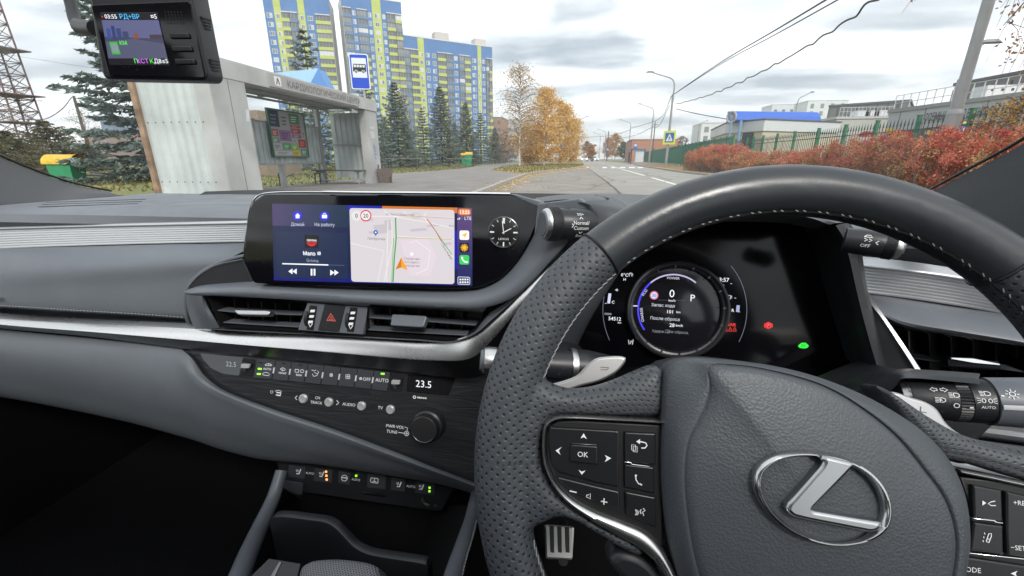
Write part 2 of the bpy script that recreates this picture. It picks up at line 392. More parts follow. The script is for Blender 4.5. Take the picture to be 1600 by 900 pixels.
def wear(m_, ramt=.10, dust=.0, rs=9.):
    """uneven sheen from hands and cloths, and a little settled dust"""
    t = m_.node_tree; b = t.nodes['Principled BSDF']; tcn = N('ShaderNodeTexCoord', t); nz = N('ShaderNodeTexNoise', t); nz.inputs['Scale'].default_value = rs; nz.inputs['Detail'].default_value = 5; nz.inputs['Distortion'].default_value = 1.2
    t.links.new(tcn.outputs['Object'], nz.inputs['Vector']); mr = N('ShaderNodeMapRange', t); r0 = b.inputs['Roughness'].default_value; mr.inputs[1].default_value = .3; mr.inputs[2].default_value = .7; mr.inputs[3].default_value = max(.02, r0-ramt); mr.inputs[4].default_value = r0+ramt
    t.links.new(nz.outputs['Fac'], mr.inputs[0]); t.links.new(mr.outputs[0], b.inputs['Roughness'])
    if dust:
        src = b.inputs['Base Color'].links[0].from_socket if b.inputs['Base Color'].links else None
        sp_ = N('ShaderNodeTexVoronoi', t); sp_.inputs['Scale'].default_value = 260; t.links.new(tcn.outputs['Object'], sp_.inputs['Vector'])
        c1 = N('ShaderNodeMapRange', t); c1.inputs[1].default_value = .05; c1.inputs[2].default_value = .16; c1.inputs[3].default_value = 1; c1.inputs[4].default_value = 0; t.links.new(sp_.outputs['Distance'], c1.inputs[0])
        n2_ = N('ShaderNodeTexNoise', t); n2_.inputs['Scale'].default_value = 22; t.links.new(tcn.outputs['Object'], n2_.inputs['Vector']); c2_ = N('ShaderNodeMapRange', t); c2_.inputs[1].default_value = .52; c2_.inputs[2].default_value = .66; c2_.inputs[3].default_value = 0; c2_.inputs[4].default_value = dust; t.links.new(n2_.outputs['Fac'], c2_.inputs[0])
        ml = N('ShaderNodeMath', t, operation='MULTIPLY'); t.links.new(c1.outputs[0], ml.inputs[0]); t.links.new(c2_.outputs[0], ml.inputs[1])
        mxn = N('ShaderNodeMix', t, data_type='RGBA'); mxn.inputs[7].default_value = (.4, .4, .39, 1); mxn.inputs[6].default_value = b.inputs['Base Color'].default_value
        if src: t.links.new(src, mxn.inputs[6])
        t.links.new(ml.outputs[0], mxn.inputs[0]); t.links.new(mxn.outputs[2], b.inputs['Base Color'])
for m_, a_, d_ in ((M_TOP, .12, .5), (M_PAD, .10, .25), (M_GREY, .10, .3), (M_HUB, .10, .15), (M_SMOOTH, .09, 0), (M_PERF, .08, .12), (M_DARK, .10, .25), (M_GRAIN, .10, .35), (M_GLOSS, .05, .2), (M_CHROME, .02, 0), (M_STEEL, .08, 0)): wear(m_, a_, d_)
car = thing('car', 'dark grey leather and satin metal interior of a right hand drive car', 'car', (-.24, .5, 0))
def depth(P): return (np.asarray(P)-EYE)@_F
def sz(P, px): return px*depth(P)/646
def curve(pts, n=60): return cr([V(a, b, c) for a, b, c in pts], n)
def C3(pts, Y, n=60): return cr([V(a, b, Y) for a, b in pts], n)
def skin(curves, nv=None):
    """loft with smooth interpolation across the curves"""
    if nv is None: return curves
    A = np.stack(curves, 0); return list(np.stack([cr(A[:, k], nv) for k in range(A.shape[1])], 1))

# ---------------------------------------------------------------- dashboard top and left pads
z_back = 1.15-.094
near = [V(-300, 352, .575), V(0, 337, .61), V(200, 334, .635), V(400, 333, .645)]
zt = near[2][2]
mb = MB(); xs = np.linspace(-1.15, .75, 60)
def dash_row(Y, z, crown=.0): return [np.array([x, Y, z+crown*math.cos((x+.24)*2)]) for x in xs]
def dash_front(x): return float(np.interp(x, [-1.1, -.8, -.45, .2, .55, .75], [.575, .62, .645, .645, .60, .56]))
rows = [dash_row(1.05, z_back-.02), dash_row(1.01, z_back), dash_row(.85, z_back+.004), [np.array([x, dash_front(x)+.05, zt+.006]) for x in xs],
        [np.array([x, dash_front(x)+.012, zt+.001]) for x in xs], [np.array([x, dash_front(x), zt-.006]) for x in xs], [np.array([x, dash_front(x)+.004, zt-.02]) for x in xs], [np.array([x, dash_front(x)+.06, zt-.06]) for x in xs]]
mb.loft(skin(rows, 30), flip=True)
dash = mb.build('dashboard', M_TOP, car)
# black painted border at the foot of the windshield
mb = MB(); fr_pts = [(-.98, .93), (-.9, .995), (-.6, 1.012), (-.24, 1.015), (.3, 1.012), (.7, .995), (.78, .9)]
mb.loft([cr([np.array([x, y, z_back+.001]) for x, y in fr_pts], 50), cr([np.array([x, y+.03, z_back+.012]) for x, y in fr_pts], 50)])
mb.build('windshield_border', M_BLACK, dash)
# defroster grille: small dark slots
mb = MB()
for k in range(42):
    for j in range(3):
        mb.box(VZ(62+k*3.7+j*6, 323-j*3.4-k*.12, z_back+.0055), (.0022, .0045, .0008))
mb.build('defroster_grille', M_DARK, dash, kind='stuff')
mb = MB(); mb.box((-.3, .80, zt-.16), (1.7, .24, .26)); mb.build('light_leak_block', M_BLACK, dash)  # added dark core that stops light leaking through the dash gaps

# ribbed silver band (left)
def band(top, bot, nm, ribs=8):
    T = cr([V(*p) for p in top], 60); B = cr([V(*p) for p in bot], 60); rows = []
    for t in np.linspace(0, 1, 49):
        if t < .16: dy = -.0028*math.sin(t/.16*PI)-.001
        else: dy = .00045*(1-abs(math.sin((t-.16)/.84*ribs*PI)))+.0008
        P = T*(1-t)+B*t; rows.append(P+np.array([0, dy, 0]))
    rows = [T+np.array([0, .03, .004])]+rows+[B+np.array([0, .03, 0])]
    return MB().loft(rows, flip=True).build(nm, M_RIB, dash, ang=60)
band([(-250, 362, .55), (0, 354, .592), (200, 349, .62), (400, 345, .635)], [(-250, 404, .545), (0, 389, .585), (200, 382, .612), (400, 378, .63)], 'ribbed_trim')
band([(1300, 404, .58), (1339, 410, .575), (1410, 418, .56), (1490, 429, .545), (1720, 470, .50)], [(1310, 455, .572), (1366, 460, .568), (1450, 471, .553), (1546, 487, .535), (1720, 525, .49)], 'ribbed_trim')

# padded passenger panel
def pts(Y, *a): return [V(x, y, Y) for x, y in a]
cv = [[(-250, 408, .60), (0, 389, .60), (150, 384, .615), (300, 380, .63), (392, 379, .63)],
      [(-250, 412, .565), (0, 393, .575), (150, 388, .59), (285, 385, .605), (388, 388, .61)],
      [(-250, 440, .545), (0, 420, .555), (140, 412, .565), (262, 406, .575), (358, 404, .585)],
      [(-250, 460, .54), (0, 452, .548), (130, 448, .558), (236, 444, .568), (306, 436, .575)],
      [(-250, 472, .54), (0, 478, .548), (130, 486, .557), (230, 492, .566), (291, 496, .572)],
      [(-250, 476, .555), (0, 484, .565), (130, 492, .572), (230, 498, .58), (292, 502, .585)],
      [(-250, 482, .575), (0, 494, .582), (130, 503, .588), (230, 509, .59), (296, 513, .592)]]
mb = MB(); mb.loft(skin([curve(c, 50) for c in cv], 40), flip=True); mb.build('padded_panel', M_PAD, dash)
# inner border of the panel: raised soft edge
mb = MB(); ed = cr([V(a, b, c) for a, b, c in [(390, 398, .60), (360, 405, .583), (326, 419, .572), (302, 438, .567), (291, 460, .565), (291, 490, .568), (296, 508, .574)]], 40)
mb.tube(ed, .0034, 10); mb.build('panel_edge', M_PAD, dash)
def stitches(path, L=.0044, gap=.0022, r=.0006, off=(0, 0, 0)):
    P = np.asarray(path)+np.asarray(off); Ls = np.concatenate([[0], np.cumsum(np.linalg.norm(np.diff(P, axis=0), axis=1))]); m_ = MB(); s = 0
    f = lambda q: np.array([np.interp(q, Ls, P[:, k]) for k in range(3)])
    while s+L < Ls[-1]: m_.tube([f(s), f(s+L/2), f(s+L)], [r*.7, r, r*.7], 5); s += L+gap
    return m_
stitches(curve([(-250, 470, .534), (0, 477.5, .5415), (130, 485.5, .5505), (230, 491.5, .5595), (289, 496, .5655)], 80)).build('stitching', M_THREAD, dash, kind='stuff')
mb = MB(); FPd = Frame(V(8, 467, .5455), (0, -1, .05)); mb.text(FPd, 'SRS', *FPd.px(2, 468), sz(FPd.O, 7), .0008, align='CENTER'); mb.build('embossed_letters', M_DARK, dash)

# chrome strip that sweeps up beside the display
T_ = [(-250, 472, .49), (0, 497, .525), (150, 506, .532), (290, 513, .535), (370, 518, .535), (500, 524, .53), (600, 530, .525), (676, 534, .52), (722, 528, .515), (752, 510, .508), (780, 489, .50), (810, 462, .492), (845, 428, .487), (880, 396, .487), (925, 360, .487)]
M_ = [(-250, 480, .478), (0, 507, .513), (150, 519, .52), (290, 531, .523), (370, 538, .522), (500, 549, .518), (600, 558, .513), (676, 563, .508), (735, 560, .503), (770, 530, .496), (800, 495, .489), (828, 463, .484), (853, 434, .482), (886, 400, .483), (929, 364, .483)]
L_ = [(-250, 486, .49), (0, 513, .53), (150, 527, .537), (290, 545, .54), (370, 554, .54), (500, 567, .536), (600, 577, .531), (680, 586, .526), (745, 590, .518), (785, 560, .51), (815, 512, .50), (838, 476, .494), (858, 442, .49), (891, 404, .49), (933, 368, .49)]
mb = MB(); a, b, c = curve(T_, 120), curve(M_, 120), curve(L_, 120)
mb.loft([a+np.array([0, .02, 0]), a, a*.94+b*.06+np.array([0, -.0006, 0]), a*.5+b*.5+np.array([0, -.001, .0005]), b*.94+a*.06+np.array([0, -.0004, 0]), b], flip=True); mb.build('chrome_trim', M_CHROME, dash, ang=50)
mb = MB(); mb.loft([b, b*.6+c*.4, c, c+np.array([0, .02, 0])], flip=True); mb.build('trim_underside', M_DMETAL, dash, ang=50)

# climate panel plane and the lower pad around it
FC = Frame(V(520, 600, .535), (0, -math.cos(R(14)), math.sin(R(14))))
def FPx(fr, x, y, z=0.): q = fr.px(x, y, z); return fr.p(q[0], q[1], z)
tA = [V(-250, 478, .52), V(0, 514, .54), V(150, 529, .548), V(285, 544, .548)]+[FPx(FC, x, y, .003) for x, y in [(303, 560), (318, 583), (345, 606), (420, 636), (520, 669), (620, 706), (700, 738), (770, 764)]]
tB = [V(-250, 488, .505), V(0, 525, .527), V(150, 541, .535), V(278, 560, .535)]+[FPx(FC, x, y, .016) for x, y in [(296, 578), (314, 597), (344, 614), (420, 644), (520, 677), (620, 714), (700, 744), (770, 770)]]
tC = [V(-250, 505, .50), V(0, 548, .515), V(130, 570, .522), V(235, 592, .524), V(280, 606, .522), V(310, 618, .518), V(344, 632, .516), V(415, 660, .512), V(512, 692, .51), V(612, 722, .508), V(695, 749, .506), V(770, 774, .503)]
tD = [V(-250, 545, .50), V(0, 590, .52), V(120, 612, .527), V(220, 635, .53), V(270, 648, .53), V(305, 658, .53), V(340, 672, .53), V(412, 695, .53), V(508, 716, .528), V(610, 736, .525), V(695, 754, .52), V(770, 777, .515)]
tE = [V(-250, 585, .53), V(0, 620, .55), V(120, 642, .56), V(220, 664, .565), V(270, 678, .565), V(305, 688, .565), V(340, 700, .565), V(405, 717, .565), V(504, 726, .56), V(608, 742, .555), V(694, 757, .55), V(770, 779, .54)]
tF = [p+np.array([0, .09, -.02]) for p in tE]
mb = MB(); mb.loft(skin([cr(c_, 90) for c_ in (tA, tB, tC, tD, tE, tF)], 44), flip=True); mb.build('lower_panel', M_PAD, dash)
# dark piping between climate panel and pad
mb = MB(); mb.tube(cr(tA[3:], 60)+np.array([0, -.001, 0]), .0016, 6); mb.build('panel_seam', M_BLACK, dash)

# ---------------------------------------------------------------- display
FD = Frame(V(600, 385, .515), (0, -math.cos(R(6)), math.sin(R(6))))
disp_out = [(412, 303), (600, 303), (797, 304), (826, 309), (849, 321), (842, 345), (828, 378), (806, 412), (782, 436), (752, 450), (720, 453), (600, 450), (396, 443), (379, 406), (379, 388), (386, 340), (393, 316)]
mb = MB(); po = rpoly(FD.poly(disp_out), .006, 4)
mb.plate(FD, [tuple(p) for p in po], -.025, 0.0, .0025); disp = mb.build('centre_display', M_GLOSS, car)
edge = [(383, 388), (387, 345), (393, 318), (402, 306), (418, 301.5), (600, 301), (760, 302.5), (797, 303)]
mb = MB(); mb.tube([FD.p(q[0], q[1], -.001) for q in cr(np.array(FD.poly(edge)), 60)], [.0012]*25+[.0019]*35, 6); mb.build('display_edge', M_BRIGHT, disp)
mb = MB(); mb.plate(FD, FD.poly([(797, 303.5), (803, 303), (856, 318), (846, 330), (838, 322)]), -.02, .0008, .001); mb.build('display_corner', M_GREY, disp)

S = MB(); zz = .0009; scr = lambda *p: FD.poly(p, zz)
def col(*c): return srgb(*c)
def sp(pts_, c, dz=0.): S.tri(FD.poly(pts_, zz+dz), FD, zz+dz, col=col(*c))
def lerp(a, b, t): return tuple(a[i]+(b[i]-a[i])*t for i in range(len(a)))
# wallpaper: blended blue, violet and green strips
A0, A1, B0, B1 = (425, 318), (738, 325), (428, 438), (738, 447)
nx, ny = 40, 14
def wall(u, v):
    c = lerp((16, 26, 64), (14, 20, 70), u)
    if v < .3: c = lerp((64, 52, 92), (20, 40, 66), min(1, u*3)) if u < .4 else c
    c = lerp(c, (8, 12, 140), max(0, v-.86)*5) if u < .9 else c
    if u > .55 and v < .06: c = (190, 105, 40)
    if .38 < u <= .55 and v < .06: c = (20, 30, 150)
    if .84 < u < .92 and .25 < v < .8: c = (20, 20, 150)
    if u > .92: c = lerp((90, 62, 110), (20, 30, 82), v)
    return c
for i in range(nx):
    for j in range(ny):
        q = []
        for di, dj in ((0, 0), (0, 1), (1, 1), (1, 0)):
            u, v = (i+di)/nx, (j+dj)/ny; q.append(lerp(lerp(A0, A1, u), lerp(B0, B1, u), v))
        S.add([FD.p(*FD.px(*p, zz-.0003), zz-.0003) for p in q], [(0, 1, 2, 3)], col=col(*wall((i+.5)/nx, (j+.5)/ny)))
sp(rpoly([(431, 362), (543, 364), (544, 436), (433, 434)], 4), (20, 34, 66))
sp(rpoly([(546, 325), (710, 328), (710, 444), (549, 440)], 5), (196, 190, 194), .0001)
for x, y, w_, h_ in [(583, 352, 20, 14), (600, 345, 10, 16), (565, 342, 16, 5), (640, 358, 25, 4), (575, 362, 12, 4), (690, 380, 14, 4), (665, 352, 20, 3)]:
    sp([(x, y), (x+w_, y-2), (x+w_+3, y+h_-2), (x+3, y+h_)], (180, 175, 180), .0002)
sp([(625, 376), (668, 372), (682, 400), (672, 432), (640, 430)], (204, 192, 200), .0002)
def sl(pts_, w_, c, dz=.0003, closed=False): S.stroke(FD, FD.poly(pts_, zz+dz), sz(FD.O, w_), zz+dz, col=col(*c), closed=closed)
for p in ([(600, 329), (612, 338), (660, 346), (708, 356)], [(560, 338), (655, 338), (709, 340)], [(621, 369), (709, 374)], [(548, 380), (600, 392), (590, 440)], [(606, 345), (604, 441)], [(612, 345), (613, 380), (600, 440)], [(666, 331), (662, 340), (675, 352), (690, 380), (709, 402)], [(630, 330), (640, 337)], [(640, 380), (650, 376), (672, 392), (668, 420), (650, 428)]):
    sl(p, 1.1, (214, 212, 206))
sl([(618, 340), (619, 372), (616, 405), (614, 441)], 2.2, (70, 150, 80), .0004); sl([(615, 372), (612, 441)], 1.2, (110, 170, 110), .0004)
sl([(667, 342), (680, 360), (690, 378)], 1.6, (190, 110, 90), .0004); sl([(672, 348), (684, 366), (706, 398)], 1.3, (80, 150, 90), .0004)
sl([(621, 337), (650, 338), (708, 341)], 1.1, (190, 150, 140), .0004); sl([(621, 371), (706, 374)], .9, (180, 160, 110), .0004)
sl([(650+7*math.cos(a), 337+4*math.sin(a)) for a in np.linspace(0, 2*PI, 14)], 1.1, (170, 175, 150), .0004)
def scirc(x, y, r_, c, dz, n=20): sp([(x+r_*math.cos(2*PI*k/n), y+r_*math.sin(2*PI*k/n)) for k in range(n)], c, dz)
scirc(557, 337, 8, (206, 204, 206), .0005); scirc(571.5, 337, 9, (200, 40, 44), .0005); scirc(571.5, 337, 7.2, (212, 210, 212), .0006)
def stx(s, x, y, h_, c, dz=.0007, bold=.0, al='CENTER', rot=0.): S.text(FD, s, *FD.px(x, y, zz+dz), sz(FD.O, h_), zz+dz, col=col(*c), bold=bold, align=al, rot=rot)
stx('0', 557, 337, 6.5, (40, 40, 44), bold=.01); stx('20', 571.5, 337, 6.2, (40, 40, 44), bold=.01)
stx('ул. Петра Подзолкова', 625, 335, 3, (110, 110, 116)); stx('Пятёрочка', 588, 373, 4, (96, 96, 104)); stx('Сердечно-', 644, 404, 3.8, (118, 112, 120)); stx('сосудист.', 644, 409.5, 3.8, (118, 112, 120)); stx('хирургия', 644, 415, 3.8, (118, 112, 120))
stx('Караульная', 698, 392, 3.6, (100, 100, 104), rot=R(-58)); stx('Кос', 706, 353, 3.5, (110, 110, 116))
scirc(587, 363, 3.6, (60, 90, 170), .0006); sp([(584.5, 365), (589.5, 365), (587, 369)], (60, 90, 170), .0006); scirc(587, 363, 1.3, (220, 225, 235), .0007)
scirc(643.5, 397, 2.6, (230, 230, 230), .0006); stx('+', 643.5, 397, 3, (90, 90, 90))
sp([(627, 402), (637, 422), (627, 418)], (226, 150, 40), .0008); sp([(627, 402), (627, 418), (618, 421)], (190, 112, 20), .0008)
for x, y in ((465, 337), (507, 338)): scirc(x, y, 7.5, (34, 42, 190), .0003)
sp([(461, 337), (465, 333), (469, 337), (468, 337), (468, 341), (462, 341), (462, 337)], (225, 228, 240), .0005); sp(rpoly([(503, 335.5), (511, 335.5), (511, 341), (503, 341)], 1), (225, 228, 240), .0005); sl([(505, 335), (505, 333.4), (509, 333.4), (509, 335)], .9, (225, 228, 240), .0005)
stx('Домой', 465, 350.5, 5, (190, 196, 214)); stx('На работу', 507, 351, 5, (190, 196, 214))
sp([(476, 367), (498, 368), (497, 388), (476, 387)], (10, 8, 12), .0004)
sp([(478, 379), (483, 377.5), (487, 378.5), (491, 377.8), (496, 379.5), (491, 384), (487, 385), (482, 383.5)], (190, 30, 40), .0005); sl([(478, 379.6), (487, 380.6), (496, 380)], .7, (60, 6, 10), .0006)
stx('GRIVINA', 487, 375.5, 3.2, (220, 220, 222), bold=.02)
stx('Мало', 483, 396, 6, (232, 234, 240), bold=.02); sp(rpoly([(496, 393.4), (501, 393.4), (501, 398.5), (496, 398.5)], 1), (210, 214, 225), .0004); stx('E', 498.5, 396, 3.6, (30, 36, 60)); stx('Grivina', 488, 407, 5.2, (150, 160, 186))
sl([(441, 412), (513, 414)], 1.9, (232, 234, 240), .0004); sl([(513, 414), (538, 414.8)], 1.2, (70, 80, 110), .0004)
for a in (0, 6.5): sp([(457+a, 419.5), (457+a, 428.5), (450.5+a, 424)], (228, 230, 238), .0005); sp([(516+a, 421.5), (516+a, 430.5), (522.5+a, 426)], (228, 230, 238), .0005)
for a in (0, 4.6): sp([(485.5+a, 420), (488.1+a, 420), (488.1+a, 430.5), (485.5+a, 430.5)], (228, 230, 238), .0005)
sp(rpoly([(716, 326), (735.5, 326.5), (735.5, 336.5), (716, 336)], 4.5), (214, 120, 40), .0004); stx('13:55', 725.8, 331.4, 5, (246, 240, 230), bold=.01)
for k in range(4): sp([(714.8+k*2.2, 343), (716.2+k*2.2, 343), (716.2+k*2.2, 341.5-k*1.3), (714.8+k*2.2, 341.5-k*1.3)], (230, 232, 238) if k < 2 else (90, 96, 120), .0004)
stx('LTE', 731, 341, 4.8, (224, 226, 236))
for y, c in ((367.5, (226, 226, 224)), (387, (14, 12, 12)), (406, (52, 190, 84))): sp(rpoly([(718, y-7.5), (733, y-7.2), (733, y+7.5), (718, y+7.2)], 3), c, .0004)
sp([(730, 363), (726.5, 372.5), (725.2, 368.8), (720.8, 367.5)], (222, 170, 60), .0006)
for k in range(12):
    a = 2*PI*k/12; sl([(725.5, 387), (725.5+6*math.cos(a), 387+6*math.sin(a))], 1.1, (236, 176, 60), .0006)
sl([(721.8, 402.4), (723, 406), (726, 409), (729.5, 409.8)], 2.0, (240, 244, 242), .0006); scirc(722, 402.8, 1.6, (240, 244, 242), .0006, 8); scirc(729.3, 409.3, 1.6, (240, 244, 242), .0006, 8)
sl(rpoly([(715.5, 432.5), (734, 433.3), (734, 444.6), (715.5, 444)], 2), .8, (220, 222, 232), .0005, closed=True)
for i in range(4):
    for j in range(2): sp([(718+i*3.8, 435.4+j*4.3), (720.6+i*3.8, 435.5+j*4.3), (720.6+i*3.8, 438.2+j*4.3), (718+i*3.8, 438+j*4.3)], (222, 224, 232), .0005)
S.build('screen_image', M_SCREEN, disp, smooth=False)
# analogue clock let into the glass
oc = FPx(FD, 787, 363, 0); rc = sz(oc, 24.5)
mb = MB(); mb.lathe(oc, FD.N, [(rc, .0), (rc, .0012), (rc*.96, .0016), (rc*.93, .0010), (rc*.93, .0006)], 48); mb.build('clock_rim', M_DMETAL, disp)
mb = MB(); mb.lathe(oc+FD.N*.0007, FD.N, [(rc*.92, 0), (rc*.9, .0002)], 40); mb.build('clock_face', M_BLACK, disp)
mb = MB(); cx, cy = FD.px(787, 363, .0012)
def hand(a, r0, r1, w_, z=.0016, mi=0): mb.stroke(FD, [(cx+r0*math.sin(a), cy+r0*math.cos(a)), (cx+r1*math.sin(a), cy+r1*math.cos(a))], w_, z, mi)
for k in range(12): hand(k*PI/6, rc*(.72 if k % 3 else .62), rc*.9, rc*(.035 if k % 3 else .09), .0011, 0)
hand(.06, rc*.55, rc*.92, rc*.05, .0012); hand(-.06, rc*.55, rc*.92, rc*.05, .0012)
hand(R(-8), -rc*.1, rc*.72, rc*.05); hand(R(62), -rc*.1, rc*.55, rc*.06)
mb.text(FD, 'LEXUS', cx, cy-rc*.42, rc*.13, .0013, sx=1.3)
mb.build('clock_hands', M_WHITE, disp, kind='stuff')
mb = MB()
for k in range(60):
    if k % 5: hand(k*PI/30, rc*.76, rc*.9, rc*.02, .0011, 0)
mb.build('clock_minute_marks', M_DMETAL, disp, kind='stuff')

# grey shelf that cradles the display
inn = [(288, 455, .53), (305, 449, .527), (350, 445, .525), (396, 443, .525), (500, 449, .522), (600, 453, .52), (715, 455, .517), (752, 452, .515), (783, 438, .512), (808, 413, .508), (829, 380, .505), (846, 345, .502), (858, 318, .50)]
mid = [(288, 457, .522), (305, 457, .512), (350, 455, .508), (396, 455, .505), (500, 461, .502), (600, 467, .499), (700, 472, .496), (748, 470, .494), (792, 455, .49), (823, 430, .486), (850, 398, .484), (872, 360, .482), (890, 325, .48)]
otr = [(289, 459, .525), (305, 461, .514), (350, 463, .51), (396, 465, .507), (500, 471, .504), (600, 477, .501), (690, 481, .498), (748, 482, .495), (797, 467, .49), (829, 442, .486), (856, 412, .485), (886, 378, .485), (905, 340, .485)]
mb = MB(); a, b, c = curve(inn, 90), curve(mid, 90), curve(otr, 90)
mb.loft(skin([a+np.array([0, .02, 0]), a, b, c, c+np.array([0, .03, .002])], 26), flip=True); mb.build('display_shelf', M_GREY, dash)
mb = MB(); mb.plate(Frame(V(345, 430, .535), (0, -1, .1)), Frame(V(345, 430, .535), (0, -1, .1)).poly([(294, 449), (312, 430), (335, 416), (378, 406), (396, 444), (350, 446)]), -.01, 0, .001); mb.build('side_gusset', M_DARK, dash)
mb = MB(); mb.tube(curve([(294, 448, .533), (312, 429, .534), (336, 415, .535), (379, 405, .535)], 30), .0011, 6); mb.build('gusset_edge', M_GREY, dash)
# panel behind the drive mode knob
mb = MB(); Fb = Frame(V(880, 345, .505), (-.25, -1, .1)); mb.plate(Fb, Fb.poly([(840, 318), (905, 310), (930, 326), (925, 350), (860, 430), (835, 440), (830, 400)]), -.01, 0, .002); mb.build('knob_backing', M_GREY, dash)

# ---------------------------------------------------------------- centre vents and hazard block
def vent(nm, cavity, Yb, louv, slat, tab, tabmat, lean=0):
    mb = MB(); F = Frame(V(*cavity[0], Yb), (0, -1, .15)); mb.plate(F, [tuple(q) for q in F.poly(cavity)], -.03, -.028, 0)
    # funnel walls
    P0 = [V(x, y, Yb-.02) for x, y in cavity]; P1 = [p+np.array([0, .05, 0]) for p in P0]
    mb.loft([P0+[P0[0]], P1+[P1[0]]]); o = mb.build(nm, M_BLACK, car, smooth=False)
    for x0, y0, x1, y1 in louv:
        a_, b_ = V(x0, y0, Yb+.004), V(x1, y1, Yb+.004)
        m2 = MB(); m2.add([a_+np.array([-.0008, 0, 0]), b_+np.array([-.0008, 0, 0]), b_+np.array([-.0008, .022, 0]), a_+np.array([-.0008, .022, 0]), a_+np.array([.0008, 0, 0]), b_+np.array([.0008, 0, 0]), b_+np.array([.0008, .022, 0]), a_+np.array([.0008, .022, 0])], [(0, 1, 2, 3), (7, 6, 5, 4), (0, 4, 5, 1), (2, 6, 7, 3), (0, 3, 7, 4), (1, 5, 6, 2)])
        m2.build('vertical_vane', M_DARK, o, smooth=False)
    for s_ in slat:
        P = cr([V(x, y, Yb-.012) for x, y in s_], 16); m2 = MB()
        m2.loft([P+np.array([0, .02, -.001]), P+np.array([0, 0, .0006]), P+np.array([0, -.001, 0]), P+np.array([0, 0, -.0012]), P+np.array([0, .02, -.003])], flip=True); m2.build('vent_slat', M_GREY, o)
    F2 = Frame(V(*tab[0], Yb-.02), (0, -math.cos(R(35)), math.sin(R(35)))); m2 = MB(); m2.plate(F2, F2.poly(rpoly(tab, 4)), -.008, .002, .0015); m2.build('vent_tab', tabmat, o)
    return o
vl = vent('air_vent', [(322, 463), (400, 468), (482, 475), (468, 519), (400, 514), (345, 511)], .535,
     [(x, 466+(x-322)*.07, x+4, 515+(x-345)*.05) for x in (345, 366, 387, 408, 430, 452)], [[(332, 484), (360, 487), (400, 489), (440, 491), (472, 492)], [(338, 503), (400, 507), (468, 511)]], [(366, 484), (420, 485), (424, 487), (421, 493), (372, 492)], M_STEEL)
vr_ = vent('air_vent', [(574, 480), (640, 484), (755, 488), (742, 522), (715, 533), (640, 528), (571, 523)], .53,
     [(x, 482+(x-574)*.03, x-1, 526+(x-574)*.03) for x in (590, 610, 632, 655, 678, 700, 722)], [[(574, 496), (620, 499), (680, 503), (743, 508)], [(574, 515), (640, 519), (735, 524)]], [(613, 491), (668, 494), (662, 512), (611, 509)], M_GREY)
mb = MB(); Ft = Frame(V(638, 508, .508), (0, -1, .3)); mb.plate(Ft, Ft.poly(rpoly([(611, 505), (664, 508), (661, 512.5), (611, 509.5)], 1.5)), -.002, .001, .0006); mb.build('tab_edge', M_BRIGHT, vr_)
# surround: left cheek and sill
mb = MB(); mb.loft(skin([curve([(290, 459, .53), (292, 480, .53), (298, 500, .533), (304, 514, .535)], 20), curve([(300, 461, .513), (306, 480, .514), (316, 498, .517), (324, 513, .522)], 20), curve([(316, 462, .512), (322, 478, .513), (334, 498, .515), (345, 513, .521)], 20), curve([(321, 462, .53), (327, 478, .53), (339, 498, .532), (348, 512, .535)], 20)], 14)); mb.build('vent_cheek', M_GREY, dash)
mb = MB(); a = curve([(322, 509, .535), (400, 513, .532), (470, 518, .528), (571, 522, .524), (650, 527, .521), (708, 532, .518), (738, 521, .512), (757, 500, .507), (785, 482, .503), (815, 455, .497)], 70); b = curve([(318, 514, .521), (400, 519, .518), (470, 522, .515), (571, 528, .512), (650, 532, .509), (706, 535, .507), (742, 522, .502), (768, 500, .497), (793, 478, .492), (820, 453, .488)], 70)
mb.loft([a+np.array([0, .02, 0]), a, a*.5+b*.5+np.array([0, 0, .001]), b, b+np.array([0, .02, -.002])], flip=True); mb.build('vent_sill', M_GREY, dash)
Fh = Frame(V(520, 498, .508), (0, -math.cos(R(12)), math.sin(R(12))))
mb = MB(); mb.plate(Fh, Fh.poly([(480, 473), (575, 480), (567, 523), (465, 516)]), -.03, 0, .0015); hz = mb.build('hazard_switch_block', M_GREY, car)
mb = MB(); mb.plate(Fh, Fh.poly(rpoly([(508, 475), (540, 477.5), (530, 518.5), (497, 516)], 2)), -.004, .0012, .0008); mb.build('hazard_button', M_DARK, hz)
mb = MB(); mb.stroke(Fh, Fh.poly([(517, 490), (524, 501.5), (510.5, 500.5)], .0016), sz(Fh.O, 1.2), .0016, closed=True); mb.stroke(Fh, Fh.poly([(517, 494.5), (520, 499.5), (514.3, 499)], .0016), sz(Fh.O, 1.0), .0016, closed=True); mb.build('hazard_triangle', mat('hazard_red', (.5, .08, .07), .5, emit=(.8, .15, .12), es=.35), hz)
for px_, py_ in ((488, 496), (551, 499)):
    mb = MB(); mb.plate(Fh, Fh.poly(rpoly([(px_-4, py_-19), (px_+8, py_-18), (px_+2, py_+20), (px_-9, py_+19)], 2)), -.004, .0006, .0004); mb.build('thumbwheel_slot', M_BLACK, hz)
    mb = MB(); c0 = FPx(Fh, px_-.5, py_, -.012); rr = .0165; mb.lathe(c0-np.array([.0026, 0, 0]), (1, 0, 0), [(rr*.96, 0), (rr, .0005), (rr, .0047), (rr*.96, .0052)], 40); mb.build('thumbwheel', M_DARK, hz)
    mb = MB()
    for k in range(3): mb.plate(Fh, Fh.poly(rpoly([(px_-2.5-k*1.6, py_-12+k*8.5), (px_+4.5-k*1.6, py_-12+k*8.5), (px_+3.5-k*1.6, py_-8+k*8.5), (px_-3.5-k*1.6, py_-8+k*8.5)], 1), .0042), .004, .0048, .0003)
    mb.stroke(Fh, Fh.poly([(px_-6, py_+9), (px_-3.4, py_+15), (px_+.4, py_+9.5)], .005), sz(Fh.O, 1.3), .005); mb.build('thumbwheel_marks', M_WHITE, hz)

